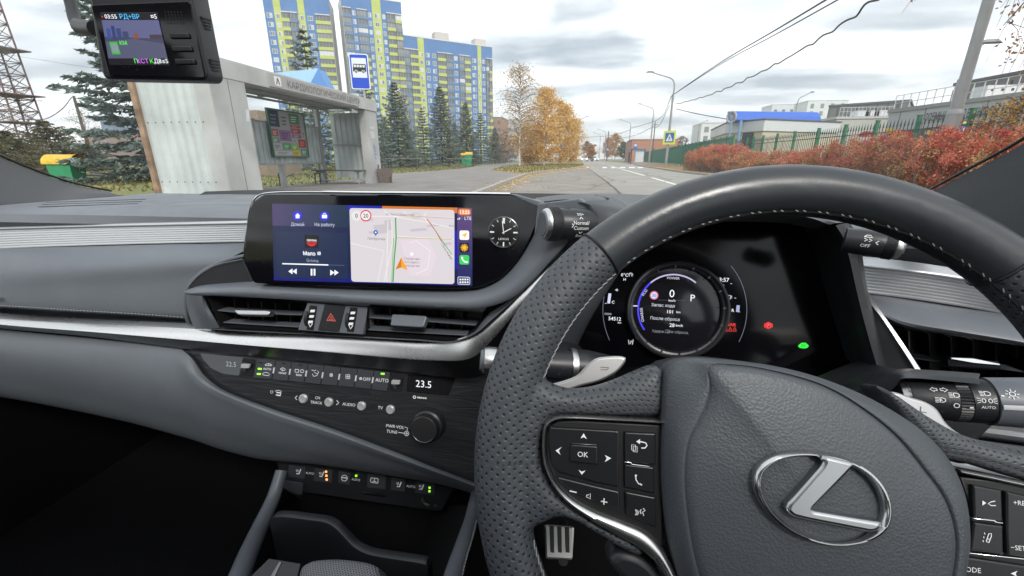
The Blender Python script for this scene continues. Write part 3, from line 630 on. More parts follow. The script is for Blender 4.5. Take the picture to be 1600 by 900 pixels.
# ---------------------------------------------------------------- climate and audio panel
mb = MB(); mb.plate(FC, FC.poly([(290, 538), (303, 562), (318, 584), (345, 607), (420, 637), (520, 670), (620, 707), (760, 762), (800, 700), (800, 600), (745, 582), (600, 566), (450, 551)]), -.02, 0, 0)
cl = mb.build('climate_panel', M_GRAIN, car, smooth=False)
def cpl(nm, pts_, z0, z1, bev, m_, rr=0, F=None, par=None):
    F = F or FC; mb = MB(); p = rpoly(pts_, rr) if rr else pts_
    mb.plate(F, F.poly(p), z0, z1, bev); return mb.build(nm, m_, par or cl)
M_LCD = mat('lcd_glass', (.012, .012, .014), .12)
cpl('temperature_display', [(313, 552), (380, 559), (374, 587), (349, 584), (330, 575), (318, 562)], -.002, .0008, .0004, mat('lcd_glass_reflection', (.11, .12, .13), .12), 2)  # left display: its grey reflection is put into the glass colour
cpl('temperature_display', [(638, 584), (712, 590), (701, 618), (635, 612)], -.002, .0008, .0004, M_LCD, 2)
def ctx(mb, s, x, y, h_, z=.0012, F=None, **k): F = F or FC; mb.text(F, s, *F.px(x, y, z), sz(F.O, h_), z, **k)
mb = MB(); ctx(mb, '22.5', 361, 569, 8); mb.build('temperature_digits', M_DIMWHITE, cl)
mb = MB(); ctx(mb, '23.5', 662, 600, 10.5, col=col(225, 228, 232)); mb.build('temperature_digits', M_SCREEN, cl)
for x in (388, 621):
    y = 573 if x < 400 else 598
    cpl('switch_slot', [(x-9, y-13), (x+11, y-12), (x+8, y+14), (x-11, y+13)], -.002, .0006, .0004, M_BLACK, 3)
    mb = MB(); c0 = FPx(FC, x-5, y, -.004); mb.lathe(c0, (1, 0, 0), [(.0085, 0), (.0095, .0006), (.0095, .0072), (.0085, .0078)], 28); mb.build('temperature_thumbwheel', M_STEEL, cl)
    cpl('thumbwheel_grip', [(x-6, y-6), (x+7, y-5.5), (x+6, y+1), (x-7, y+.5)], .004, .0072, .0006, mat('pale_grip', (.5, .51, .52), .3, metal=.3) if x < 400 else bpy.data.materials['pale_grip'], 1.5)
M_DIVIDER = mat('pale_divider', (.6, .61, .62), .35)
tx = [404, 433, 458, 483.4, 508.6, 534.5, 560.3, 586.2, 611.4]; ty = [560.8, 563.7, 565.9, 568.7, 570.9, 573.8, 576, 578.8, 580.7]
bx_ = [397, 426.7, 451.8, 477, 502.8, 528.7, 554.6, 581.2, 607]; by_ = [589.6, 592, 594.3, 596.8, 599.7, 601.8, 604.3, 607.3, 610.4]
for i in range(8):
    cpl('climate_button', [(tx[i]+.6, ty[i]), (tx[i+1]-.6, ty[i+1]), (bx_[i+1]-.6, by_[i+1]), (bx_[i]+.6, by_[i])], -.002, .0035, .0009, M_BTN, 0)
for i in range(1, 8):
    x, y = (tx[i]+bx_[i])/2+.3, (ty[i]+by_[i])/2
    cpl('button_divider', [(x-.2, y-4.5), (x+2, y-4.3), (x+.6, y+4.6), (x-1.6, y+4.5)], .002, .0044, .0004, M_DIVIDER, .6)
g = MB(); zz2 = .0037
def gs(pts_, w_=1., F=None, z=None, closed=False, mbx=None): F = F or FC; z = zz2 if z is None else z; (mbx or g).stroke(F, F.poly(pts_, z), sz(F.O, w_), z, closed=closed)
def gt(s, x, y, h_, **k): ctx(g, s, x, y, h_, zz2, **k)
def cpx(x, y, r_, n=12, a0=0, a1=2*PI, ry=None): return [(x+r_*math.cos(a0+(a1-a0)*k/(n-1)), y+(ry or r_)*math.sin(a0+(a1-a0)*k/(n-1))) for k in range(n)]
# car outlines (recirculation), windscreens, seats, fans
gs([(414, 570.5), (417, 568.5), (421, 568), (424.5, 570), (424.5, 571.5), (414, 571)], .8); gs(cpx(421, 570, 1.6), .7)
gt('AUTO', 417.5, 576.5, 3.6, bold=.01); gs([(410, 584), (413, 582), (418, 582), (421, 585), (419.5, 587), (411, 585.8), (410, 584)], .8)
gs([(438, 576.5), (442, 574.5), (446, 577), (444.5, 579), (440, 578.4), (438, 576.5)], .8); gs([(441, 580), (442, 576)], .7); gt('FRONT', 441.5, 583, 3, bold=.01)
gs(rpoly([(461, 577), (467, 577.5), (466.5, 582), (461, 581.5)], 1), .8, closed=True); gs(cpx(472, 580, 3, ry=2.3), .8); gt('REAR', 467, 586, 3, bold=.01)
gs([(487, 578), (491, 579.5), (494, 578)], .8); gs([(488, 584), (490, 588), (495, 587), (498, 581), (496, 579.5)], .8); gs([(491, 582), (496, 584)], .7)
for cx_, cy_, r_ in ((517.5, 586, 1.5), (543.5, 588.5, 2.3), (563.5, 591.5, 1.2)):
    for k in range(4): a = PI/4+k*PI/2; gs(cpx(cx_+r_*math.cos(a), cy_+r_*math.sin(a), r_*.75, 9), .7)
gt('OFF', 573, 592.5, 5.2); gt('AUTO', 597, 594, 5.4)
zz2 = .0012
gs(cpx(424.5, 612.5, 2, 12), .6); gs([(430, 612), (432, 610), (437, 610), (440, 612)], .8); gs([(432, 613), (439, 614), (438, 618), (431, 617)], 2.0)
gs([(464.5, 618.5), (461, 621.5), (464, 624.8)], 1.1); gt('CH', 496, 621.5, 4.4, shear=.1); gt('TRACK', 494, 629, 4.4, shear=.1); gs([(526, 625.5), (529.5, 629.5), (525.5, 632.5)], 1.1)
gt('AUDIO', 545, 632, 4.8, shear=.1); gt('TV', 594, 637, 4.8, shear=.1); gt('PWR·VOL', 617, 666.5, 4.8, shear=.15); gt('TUNE', 612, 674.5, 4.8, shear=.15)
gs([(632, 667), (637, 669), (636, 673)], .8); gs([(622, 675.5), (632, 677)], .8); gs(cpx(635.3, 677.3, 3.6, 14), .8); gs(cpx(635.3, 677.3, 1.2, 8), 1.1)
gs(cpx(647.5, 620.5, 2, 10), 1.2); gt('nanoe', 659, 621, 3.6, bold=.03, sx=1.2)
g.build('panel_lettering', M_WHITE, cl, smooth=False, kind='stuff')
mb = MB()
for x, y in ((406, 576.3), (404.5, 584.3), (598, 584)): mb.plate(FC, FC.poly(rpoly([(x-3, y-1.5), (x+3, y-1.2), (x+2.8, y+1.6), (x-3.2, y+1.2)], .8), .0037), .0035, .0041, .0002)
mb.build('indicator_lamps', M_GREEN, cl, kind='stuff')
mb = MB()
for x, y in ((407, 566.5), (444, 568), (470, 570.5)): mb.plate(FC, FC.poly([(x-3, y-1.1), (x+2.6, y-.7), (x+2.4, y+1.1), (x-3.2, y+.8)], .0037), .0035, .0039, 0)
mb.build('unlit_indicators', M_BLACK, cl, kind='stuff')
M_SPUN = mat('spun_silver', (.62, .62, .62), .38, metal=.55)
for x, y in ((474.5, 622.5), (514.5, 628), (565.5, 634), (610.5, 639.5)):
    P = FPx(FC, x, y, .0); r_ = sz(P, 6.6); mb = MB(); mb.lathe(P, FC.N, [(r_*1.1, -.001), (r_*1.08, .0012), (r_, .0018), (r_*.97, .0034), (r_*.88, .0038), (r_*.3, .0034)], 28); mb.build('round_button', M_SPUN, cl)
P = FPx(FC, 671, 662, .0); r_ = sz(P, 25)
mb = MB(); mb.lathe(P, FC.N, [(r_*1.08, -.001), (r_*1.06, .004), (r_, .006), (r_*.98, .012), (r_*.86, .014), (r_*.86, .022), (r_*.80, .0245), (r_*.76, .0245)], 56); mb.build('volume_knob', M_DARK, cl)
mb = MB(); mb.lathe(P+FC.N*.0244, FC.N, [(r_*.80, -.0006), (r_*.81, .0004), (r_*.77, .0008), (r_*.75, .0004), (r_*.3, .0002)], 56); mb.build('volume_knob_face', mat('spun_metal', (.12, .12, .125), .32, metal=.9), cl)

# ---------------------------------------------------------------- switch row under the pad and centre console
FS = Frame(V(560, 752, .575), (0, -math.cos(R(12)), math.sin(R(12))))
mb = MB(); mb.plate(FS, FS.poly([(428, 712), (445, 765), (560, 782), (690, 800), (710, 760), (560, 725)]), -.12, 0, .002); con = mb.build('centre_console', M_DARK, car)
for xa, ya, xb, yb in ((452, 726, 478, 748), (492, 731, 520, 754), (530, 736, 548, 757), (575, 739, 604, 764), (612, 745, 634, 768), (650, 750, 680, 773)):
    cpl('seat_switch', [(xa, ya), (xb, ya+3.4), (xb-1, yb), (xa-1, yb-3.4)], -.001, .0018, .0006, M_BTN, 1.5, FS, con)
g = MB(); zz2 = .0021
def seat(x, y, hot=False): gs([(x-3, y+3), (x+1, y+3.5), (x+4, y-4)], 1.8, FS); gs([(x-3.4, y-3), (x-1.6, y+.6)], 1.1, FS); gs([(x-1, y-3.6), (x+.2, y)], 1.0, FS)
for x, y in ((466, 737), (502, 741), (623, 757), (658, 761)): seat(x, y)
gs(cpx(538, 747, 4.6, 14), 1.0, FS); gs([(534, 746), (542, 747)], 1.6, FS); gs(rpoly([(579.5, 746.5), (591, 748), (590.5, 755), (579, 753.5)], 1.5), 1.0, FS, closed=True); gs([(585, 748.5), (585, 752.5)], 1.1, FS); gs([(582, 752), (588, 752.6)], 1, FS)
for x, y in ((484, 739.5), (556, 749.5), (642, 760)): ctx(g, 'AUTO', x, y, 3.6, zz2, F=FS)
gs([(640+38, 792), (641+40, 788), (642+42, 792)], 1.4, FS, .0)
g.build('switch_lettering', M_WHITE, con, smooth=False, kind='stuff')
def leds(lst, m_):
    mb = MB()
    for x, y in lst: mb.plate(FS, FS.poly([(x-1.5, y-1.5), (x+1.6, y-1.3), (x+1.5, y+1.6), (x-1.6, y+1.4)], .002), .0018, .0026, .0002)
    mb.build('indicator_lamps', m_, con, kind='stuff')
leds([(509.5, 737), (510, 743.2), (510.5, 749.2)], M_ORANGE); leds([(556.5, 743.3), (671.2, 762), (671, 767.5)], M_GREEN)
cpl('socket_cover', [(439, 749), (474, 755), (472, 773), (441, 766)], -.001, .0016, .0007, M_BTN, 2, Frame(V(455, 760, .567), FS.N), con)
cpl('card_slot', [(567, 768), (603, 772), (602, 775.5), (568, 771.5)], -.001, .0015, .0005, M_DMETAL, 1, Frame(V(585, 772, .567), FS.N), con)
cpl('finger_catch', [(660, 778), (664, 786), (672, 789), (668, 791.5), (660, 788), (657, 781)], -.001, .0025, .001, M_STEEL, 1, Frame(V(665, 785, .56), FS.N), con)
# console side rails
def rail(pts_, rs, nm, m_): mb = MB(); P = cr([V(*p) for p in pts_], 30); mb.tube(P, np.interp(np.linspace(0, 1, 30), np.linspace(0, 1, len(rs)), rs), 16); return mb.build(nm, m_, con)
rail([(440, 735, .53), (428, 775, .50), (408, 820, .45), (388, 865, .39), (368, 915, .33), (330, 1000, .27)], [.010, .0115, .013, .0135, .0135, .0135], 'console_rail', M_GREY)
rail([(745, 772, .52), (737, 810, .47), (724, 850, .41), (707, 900, .35), (690, 960, .30)], [.010, .0105, .0105, .0105, .0105], 'console_rail', M_GREY)
stitches(curve([(745, 812, .455), (738, 840, .41), (727, 880, .36), (716, 930, .31)], 60)).build('stitching', M_THREAD, con, kind='stuff')
# dark side walls and tray well
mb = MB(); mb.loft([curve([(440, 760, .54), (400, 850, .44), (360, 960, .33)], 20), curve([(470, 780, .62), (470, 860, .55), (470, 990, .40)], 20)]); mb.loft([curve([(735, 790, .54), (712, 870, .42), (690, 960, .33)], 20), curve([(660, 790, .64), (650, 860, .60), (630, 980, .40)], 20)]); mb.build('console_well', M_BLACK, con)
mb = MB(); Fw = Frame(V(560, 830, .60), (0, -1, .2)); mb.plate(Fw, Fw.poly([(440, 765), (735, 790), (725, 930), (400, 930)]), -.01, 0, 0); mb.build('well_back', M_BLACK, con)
# U shaped tray wall
top = [(425, 812, .425), (428, 805, .425), (445, 803, .425), (480, 807, .425), (512, 812, .425), (526, 820, .42), (540, 834, .415), (556, 850, .41), (575, 860, .405), (610, 867, .40), (650, 873, .395), (667, 877, .395), (670, 884, .395)]
P = curve(top, 70); dn = np.array([0, -.012, -.0]); mb = MB()
rows = [P+np.array([0, .010, -.09]), P+np.array([0, .010, -.004]), P+np.array([0, .007, -.0008]), P, P+np.array([0, -.004, -.0016]), P+np.array([0, -.0055, -.006]), P+np.array([0, -.0055, -.03]), P+np.array([0, -.0065, -.10])]
mb.loft(rows); mb.build('tray_wall', mat('tray_plastic', (.014, .016, .019), .4, bump=.2, bscale=500, bdist=.0004), con)
# shifter boot boxes and perforated palm rest
mb = MB(); Fx = Frame(V(430, 900, .33), (0, -.45, 1)); mb.plate(Fx, Fx.poly([(386, 905), (420, 872), (470, 880), (455, 940), (380, 940)]), -.03, 0, .002); mb.build('console_plate', M_DARK, con)
mb = MB(); mb.plate(Fx, Fx.poly([(420, 905), (436, 878), (440, 878), (426, 908)], .001), -.002, .0012, .0004); mb.build('plate_trim', M_DMETAL, con)
cc = V(532, 915, .30); mb = MB(); rings = []; ol = [(466, 900), (470, 886), (484, 877), (505, 873.5), (530, 873), (560, 876), (582, 881), (591, 888), (594, 900), (594, 960), (460, 960)]
Fp = Frame(cc, (0, -.5, 1)); O2 = cr(np.array(Fp.poly(ol)), 64, closed=True); c2 = O2.mean(0)
for s_, z in ((1, -.04), (1, -.006), (.985, -.002), (.95, .0015), (.88, .0035), (.7, .006), (.45, .0075), (.2, .008), (.02, .0081)): rings.append([Fp.p(*(c2+(q-c2)*s_), z) for q in O2])
mb.loft(rings, close_u=True)
for i, v_ in enumerate(mb.v): q = Fp.loc(v_); mb.uv[i] = (q[0], q[1])
mb.build('palm_rest', leather_mat('palm_leather', (.16, .165, .18), True, pitch=.0034), con)
# ---------------------------------------------------------------- instrument hood
hood_m = mat('hood_leather', (.05, .055, .062), .5, bump=.35, bscale=480, bdist=.0006, var=.05)
Yk = .50
h0 = [(838, 309, .70), (880, 304, .70), (940, 302.5, .70), (1000, 304, .70), (1100, 310, .70), (1240, 325, .68), (1330, 345, .66)]
h1 = [(838, 311, .60), (880, 306, .60), (935, 306, .60), (985, 316, .60), (1090, 326, .60), (1240, 335, .58), (1338, 352, .56)]
h2 = [(846, 315, .54), (884, 312, .53), (930, 314, .52), (966, 330, .51), (1080, 328, .50), (1240, 332, .49), (1318, 348, .48)]
h3 = [(850, 320, .53), (884, 318, .51), (918, 324, .50), (940, 345, .49), (1070, 338, .42), (1240, 338, .41), (1300, 350, .44)]
mb = MB(); mb.loft(skin([curve(c_, 60) for c_ in (h0, h1, h2, h3)]+[curve(h3, 60)+np.array([0, .03, -.01])], 30)); hood = mb.build('instrument_hood', hood_m, car)
# left flank of the hood, running down behind the rim
f0 = [(905, 316, .50), (920, 322, .495), (925, 340, .49), (908, 370, .485), (884, 398, .482), (856, 428, .48), (830, 470, .478), (800, 540, .478)]
f1 = [(928, 314, .505), (950, 330, .485), (950, 355, .478), (938, 390, .475), (915, 420, .472), (885, 450, .47), (862, 500, .47), (840, 560, .47)]
f2 = [(950, 312, .52), (980, 335, .49), (985, 370, .485), (975, 410, .48), (950, 450, .478), (925, 490, .476), (900, 540, .476), (880, 600, .476)]
mb = MB(); mb.loft(skin([curve(f0, 50)+np.array([0, .02, 0]), curve(f0, 50), curve(f1, 50), curve(f2, 50), curve(f2, 50)+np.array([0, .06, 0])], 26)); mb.build('hood_flank', hood_m, hood)
mb = MB(); mb.tube(curve([(850, 316, .525), (885, 313, .515), (918, 318, .505), (928, 330, .495)], 30), .0012, 6); mb.tube(curve([(930, 305.5, .61), (958, 314, .56), (975, 330, .52), (985, 345, .50)], 30), .0012, 6); mb.build('hood_seam', M_BLACK, hood)
stitches(curve([(940, 304, .62), (968, 312, .58), (990, 330, .53)], 40)).build('stitching', M_THREAD, hood, kind='stuff')
# right flank
g0 = [(1304, 352, .462), (1318, 372, .455), (1330, 410, .45), (1340, 455, .445), (1350, 500, .44), (1362, 550, .435), (1375, 600, .43)]
g1 = [(1318, 349, .466), (1333, 372, .458), (1342, 410, .452), (1351, 455, .447), (1362, 500, .442), (1376, 550, .437), (1390, 600, .432)]
g2 = [(1328, 350, .50), (1341, 375, .49), (1346, 410, .485), (1352, 455, .48), (1364, 500, .475), (1379, 550, .47), (1394, 600, .465)]
mb = MB(); mb.loft(skin([curve(g0, 40)+np.array([0, .07, 0]), curve(g0, 40), curve(g1, 40), curve(g2, 40), curve(g2, 40)+np.array([0, .08, 0])], 24)); mb.build('hood_flank', M_DARK, hood)
# inner cowl: black ceiling and back of the binnacle
FK = Frame(V(1057, 482, .500), (0, -math.cos(R(16)), math.sin(R(16))))
mb = MB(); mb.plate(FK, FK.poly([(880, 330), (1320, 330), (1350, 440), (1385, 600), (1200, 620), (860, 600), (870, 460)]), -.02, 0, 0)
clu = mb.build('instrument_cluster', mat('cluster_glass', (.003, .003, .004), .12, spec=.25), car)
mb = MB(); mb.loft([C3([(870, 600), (1000, 585), (1200, 585), (1380, 600)], .50, 30), C3([(850, 640), (1000, 610), (1200, 610), (1400, 640)], .42, 30), C3([(850, 760), (1000, 720), (1200, 720), (1400, 760)], .42, 30)]); mb.build('lower_cowl', M_DARK, clu)
# ring
cc = FPx(FK, 1056.5, 484, 0); rr = sz(cc, 76)
mb = MB(); mb.lathe(cc, FK.N, [(rr, -.004), (rr, .008), (rr*.985, .0105), (rr*.95, .0115), (rr*.93, .010), (rr*.915, .0065), (rr*.88, .0055), (rr*.86, .002), (rr*.86, .0005)], 80, cap=False)
mb.build('dial_ring', mat('ring_metal', (.1, .1, .105), .34, metal=.8), clu)
mb = MB()
for k in range(16):
    a = 2*PI*k/16+.1; q = cc+FK.X*rr*.9*math.cos(a)+FK.Y*rr*.9*math.sin(a)+FK.N*.0075
    Rm = np.stack([FK.X*math.cos(a)+FK.Y*math.sin(a), -FK.X*math.sin(a)+FK.Y*math.cos(a), FK.N], 1)
    mb.box(q, (rr*.075, .0012, .0012), Rm)
mb.build('dial_ring_notches', M_DMETAL, clu, kind='stuff')
mb = MB(); mb.lathe(cc+FK.N*.0003, FK.N, [(rr*.86, 0), (rr*.84, .0003)], 60); mb.build('dial_face', mat('dial_face_glass', (.010, .010, .013), .12), clu)
K = MB(); zk = .0009
def kp(x, y, z=zk): return FK.px(x, y, z)
def ks(p, w_, c, closed=False, z=zk): K.stroke(FK, FK.poly(p, z), sz(FK.O, w_), z, col=col(*c), closed=closed)
def kt(s, x, y, h_, c=(225, 228, 235), z=zk, rot=0., bold=.005, al='CENTER'): K.text(FK, s, *kp(x, y, z), sz(FK.O, h_), z, col=col(*c), bold=bold, rot=rot, align=al)
def karc(cx_, cy_, r_, a0, a1, n=24): return [(cx_+r_*math.cos(a), cy_-r_*math.sin(a)) for a in np.linspace(a0, a1, n)]
ks(karc(1052, 484, 55, R(130), R(50)), 2.2, (176, 170, 205)); ks(karc(1052, 484, 55, R(130), R(215)), 2.6, (66, 60, 215)); ks([(987, 478), (998, 478)], 1.4, (225, 225, 235))
kt('POWER', 1052, 434.5, 3.8, (190, 190, 205)); kt('ECO', 1007, 457, 4, (200, 200, 225), rot=R(55)); kt('CHARGE', 1003, 492, 4, (200, 200, 225), rot=R(100))
K.tri(FK.poly([(1022+6.8*math.cos(t), 461.5+6.8*math.sin(t)) for t in np.linspace(0, 2*PI, 20)[:-1]], zk), FK, zk, col=col(196, 90, 110)); K.tri(FK.poly([(1022+5.2*math.cos(t), 461.5+5.2*math.sin(t)) for t in np.linspace(0, 2*PI, 20)[:-1]], zk+.0001), FK, zk+.0001, col=col(190, 195, 225)); kt('30', 1022, 461.5, 5, (50, 60, 190), zk+.0002)
kt('0', 1050, 458.5, 12, bold=.0); kt('km/h', 1050, 469.5, 3.6); kt('P', 1082, 465.5, 10.5, bold=.0); ks([(1028, 469), (1072, 469.5)], .5, (70, 72, 84))
kt('Запас хода', 1036, 477, 4.6, (190, 192, 205)); kt('101', 1047, 487, 5.4); kt('km', 1060, 487.5, 3.6); kt('После сброса', 1039, 498, 4.6, (190, 192, 205)); kt('28', 1050, 508, 5.6); kt('km/h', 1061.5, 508.5, 3.8)
kt('Удерж.', 1029, 517.5, 4, (120, 122, 132)); kt('для сброса.', 1059, 519, 4, (120, 122, 132)); ks([(1040, 515.5), (1046, 515.7), (1046, 520), (1040, 519.8)], .6, (130, 132, 140), True)
ks(karc(1055, 484, 113, R(155), R(205)), .9, (96, 98, 116)); ks([(957, 438), (962, 432.5)], 1.8, (190, 60, 40)); kt('0°C', 976, 429.5, 5); kt('H', 976, 436.5, 4.2); kt('C', 958, 472, 4.6); ks([(951, 474), (953, 458.5)], 4.4, (190, 192, 215)); ks([(945, 474), (948, 474)], .8, (190, 192, 215))
ks([(983, 432), (985, 426), (988, 432)], .9, (200, 200, 210)); ks(karc(985.5, 430, 3.4, 0, PI), .8, (200, 200, 210)); ks([(961, 453), (966, 453.4)], 1, (200, 200, 210)); ks([(964, 451), (964.2, 455)], 1.1, (200, 200, 210))
kt('54512', 960.5, 498, 5.6); kt('OOO', 950, 490.5, 3.2, (180, 180, 192)); kt('km', 968, 504, 3)
ks([(982, 531), (983, 538)], 1.1, (190, 190, 200)); ks([(989.5, 530.5), (988, 538.5)], 1.1, (190, 190, 200)); ks([(985, 537), (986, 533), (988, 533)], 1.3, (190, 190, 200))
kt('13:57', 1129, 437, 6); kt('1/1', 1129, 446, 3.2, (180, 180, 190)); kt('R', 1145, 485, 4.6); ks([(1152.5, 487.5), (1153.5, 477)], 4.6, (150, 152, 190)); ks(karc(1060, 484, 107, R(40), R(-28), 20), .8, (100, 102, 120))
ks([(1138, 461.5), (1138, 467), (1141.5, 467), (1141.5, 461.5)], 1, (190, 190, 205), True); ks([(1143, 462), (1143.3, 466)], .8, (190, 190, 205)); ks([(1136, 464.2), (1134, 464.4)], 1, (190, 190, 205))
for y in (443, 465.5, 487): ks([(1141+(y-443)*.28, y), (1144+(y-443)*.28, y+.4)], .9, (170, 170, 185))
kt('REAR', 1141, 507, 4.8, (214, 50, 40), bold=.02)
for x in (1134, 1141, 1148): ks([(x-2.2, 516), (x, 511.2), (x+2.2, 516)], 1.2, (205, 46, 36)); ks([(x-3, 517.2), (x+3, 517.5)], .9, (205, 46, 36))
ks(karc(1200.5, 508.5, 4, 0, 2*PI, 18), 2.6, (225, 20, 34)); kt('P', 1200.5, 508.5, 4, (250, 150, 150), zk+.0001)
ks([(1195, 505), (1194, 508.5), (1195, 512)], 1.1, (225, 20, 34)); ks([(1206, 505), (1207, 508.5), (1206, 512)], 1.1, (225, 20, 34))
K.tri(FK.poly([(1247, 540), (1250, 537.5), (1252.5, 535.5), (1259, 535.5), (1261.5, 538), (1264, 540), (1262, 543), (1258, 544.5), (1251, 544), (1248, 542.5)], zk), FK, zk, col=col(40, 225, 62)); kt('EV', 1255.5, 540, 3.6, (10, 90, 20), zk+.0001)
K.build('cluster_image', M_SCREEN, clu, smooth=False, kind='stuff')

# ---------------------------------------------------------------- mode knobs on the hood sides
def knob(nm, P0, P1, r_, parent, flip=False):
    ax = nrm(P1-P0); L = np.linalg.norm(P1-P0)
    mb = MB(); mb.lathe(P0+ax*L*.27, ax, [(r_*.9, 0), (r_*.97, .002), (r_*.98, L*.6), (r_*.94, L*.85)], 48); body = mb.build(nm, M_DARK, parent)
    mb = MB(); mb.lathe(P0+ax*.0025, ax, [(r_*.86, 0), (r_*.9, L*.01), (r_, L*.05), (r_, L*.22), (r_*.95, L*.25), (r_*.8, L*.27)], 56)
    n = 40
    for k in range(n):
        for j in range(5):
            a = 2*PI*(k+.5*(j % 2))/n; u = nrm(np.cross(ax, (0, 0, 1))); v_ = np.cross(u, ax); q = P0+ax*(.0025+L*.05+L*.19*(j+.5)/5)+(u*math.cos(a)+v_*math.sin(a))*r_
            Rm = np.stack([u*math.cos(a)+v_*math.sin(a), -u*math.sin(a)+v_*math.cos(a), ax], 1); mb.box(q, (.001, .0012, L*.026), Rm)
    mb.build('knurled_ring', M_DARK, body, ang=30)
    mb = MB(); mb.lathe(P0, ax, [(r_*.72, -.001), (r_*.80, -.0008), (r_*.88, .0008), (r_*.94, .003), (r_*.94, .0045)], 56); mb.build('ring_edge', M_STEEL, body)
    mb = MB(); mb.lathe(P0, ax, [(r_*.70, -.0022), (r_*.74, -.0012), (r_*.74, .002)], 48); mb.build('knob_cap', M_GREY, body)
    return body, ax
P0, P1 = V(849, 350, .468), V(922, 351, .497)
kb, ax = knob('drive_mode_knob', P0, P1, sz(P0, 26), car)
Fn = Frame(V(895, 348, .475)-np.array([0, .0, 0]), (-.05, -1, .12), X=ax); zq = .0008
rk = sz(P0, 26)*.98; Fn.O = (P0+P1)/2+ax*.008; _cy = nrm(np.cross(ax, (0, 0, 1)));
def cyl_text(name, O, ax, r_, items, strokes, matl, parent, up=(0, 0, 1), toward=None):
    """print flat lettering round the barrel of a stalk or knob (O on the axis, u along the axis, v round the barrel)"""
    tow = nrm(EYE-O) if toward is None else nrm(toward); tow = nrm(tow-ax*(tow@ax)); upv = nrm(np.cross(tow, ax)); upv = upv if upv[2] > 0 else -upv
    class Cf:
        def p(s, x, y, z=0): a = y/r_; return O+ax*x+(tow*math.cos(a)+upv*math.sin(a))*(r_+z)
    f = Cf(); m_ = MB()
    for s_, x, y, h_ in items: m_.text(f, s_, x, y, h_, .0003)
    for p, w_ in strokes: m_.stroke(f, p, w_, .0003)
    return m_.build(name, matl, parent, smooth=False)
xd = 1 if ax[0] > 0 else -1
h = sz(P0, 5.7)
cyl_text('knob_lettering', (P0+P1)/2+ax*.0085, ax, rk, [('S/S+', 0, h*2.9, h*.8), ('Normal/', 0, h*.45, h), ('Custom', 0, -h*.95, h), ('Eco', -h*.1, -h*3.3, h*.9)],
         [([(-h*.5, h*1.45), (0, h*2.0), (h*.5, h*1.45)], h*.2), ([(-h*.5, -h*2.0), (0, -h*2.55), (h*.5, -h*2.0)], h*.2), ([(-h*2.9, h*.2), (-h*2.4, -h*.3), (-h*2.9, -h*.8)], h*.2)], M_WHITE, kb)
P0, P1 = V(1407, 386, .40), V(1328, 376, .415)
kb2, ax2 = knob('traction_control_knob', P0, P1, sz(P0, 21), car)
h = sz(P0, 5)
cyl_text('knob_lettering', (P0+P1)/2+ax2*.006, -ax2, sz(P0, 20.6), [('OFF', -h*.4, -h*.9, h)], [([(-h*1.2, h*1.8), (-h*.6, h*2.5), (h*.3, h*2.5), (h*.9, h*1.8), (-h*1.2, h*1.8)], h*.2), ([(-h*1.1, h*1.3), (-h*.2, h*.9), (-h*.9, h*.4)], h*.2), ([(h*.1, h*1.3), (h*.9, h*.9), (h*.2, h*.4)], h*.2), ([(h*2.6, h*.9), (h*1.9, h*.35), (h*2.6, -h*.2)], h*.22)], M_WHITE, kb2)

# ---------------------------------------------------------------- right end of the dashboard
rt = [(1350, 456, .56), (1400, 463, .55), (1500, 477, .535), (1600, 493, .52), (1760, 520, .50)]
mb = MB(); mb.loft(skin([curve([(1352, 458, .575), (1400, 465, .565), (1500, 480, .55), (1600, 494, .53), (1760, 522, .51)], 40), curve([(1354, 468, .545), (1400, 472, .538), (1500, 486, .523), (1600, 502, .508), (1760, 532, .49)], 40), curve([(1365, 480, .515), (1404, 498, .508), (1500, 514, .49), (1600, 531, .475), (1760, 562, .455)], 40), curve([(1375, 492, .513), (1406, 508, .508), (1500, 522, .49), (1600, 538, .475), (1760, 570, .455)], 40), curve([(1375, 494, .55), (1406, 510, .55), (1500, 524, .54), (1600, 540, .52), (1760, 572, .50)], 40)], 26), flip=True); mb.build('right_pad', M_GREY, dash)
vr = vent('air_vent', [(1397, 512), (1500, 526), (1620, 544), (1700, 560), (1700, 640), (1560, 620), (1432, 606)], .56, [(x, 515+(x-1397)*.14, x+3, 590+(x-1397)*.1) for x in (1420, 1452, 1486, 1520, 1556, 1590)], [[(1415, 558), (1480, 566), (1600, 581), (1690, 594)]], [(1478, 557), (1560, 565), (1563, 578), (1480, 572)], M_DARK)
mb = MB(); Ft = Frame(V(1520, 565, .505), (0, -1, .5)); mb.plate(Ft, Ft.poly(rpoly([(1484, 557.5), (1520, 559), (1562, 567.5), (1563, 572), (1520, 568), (1486, 562)], 2)), -.004, .001, .001); mb.build('tab_edge', M_BRIGHT, vr)
mb = MB(); a = curve([(1338, 428, .47), (1352, 462, .462), (1380, 500, .45), (1408, 542, .435), (1432, 580, .425)], 40); b = curve([(1346, 430, .47), (1357, 457, .462), (1386, 500, .45), (1415, 542, .435), (1440, 580, .425)], 40)
mb.loft([a+np.array([0, .02, 0]), a, b, b+np.array([0, .02, 0])]); mb.build('corner_trim', M_STEEL, dash)
mb = MB(); a2 = curve([(1340, 430, .475), (1348, 470, .465), (1366, 520, .45), (1384, 580, .435)], 40); mb.loft([a2+np.array([0, .05, 0]), a2, a+np.array([0, .003, 0])]); mb.build('corner_panel', M_DARK, dash)
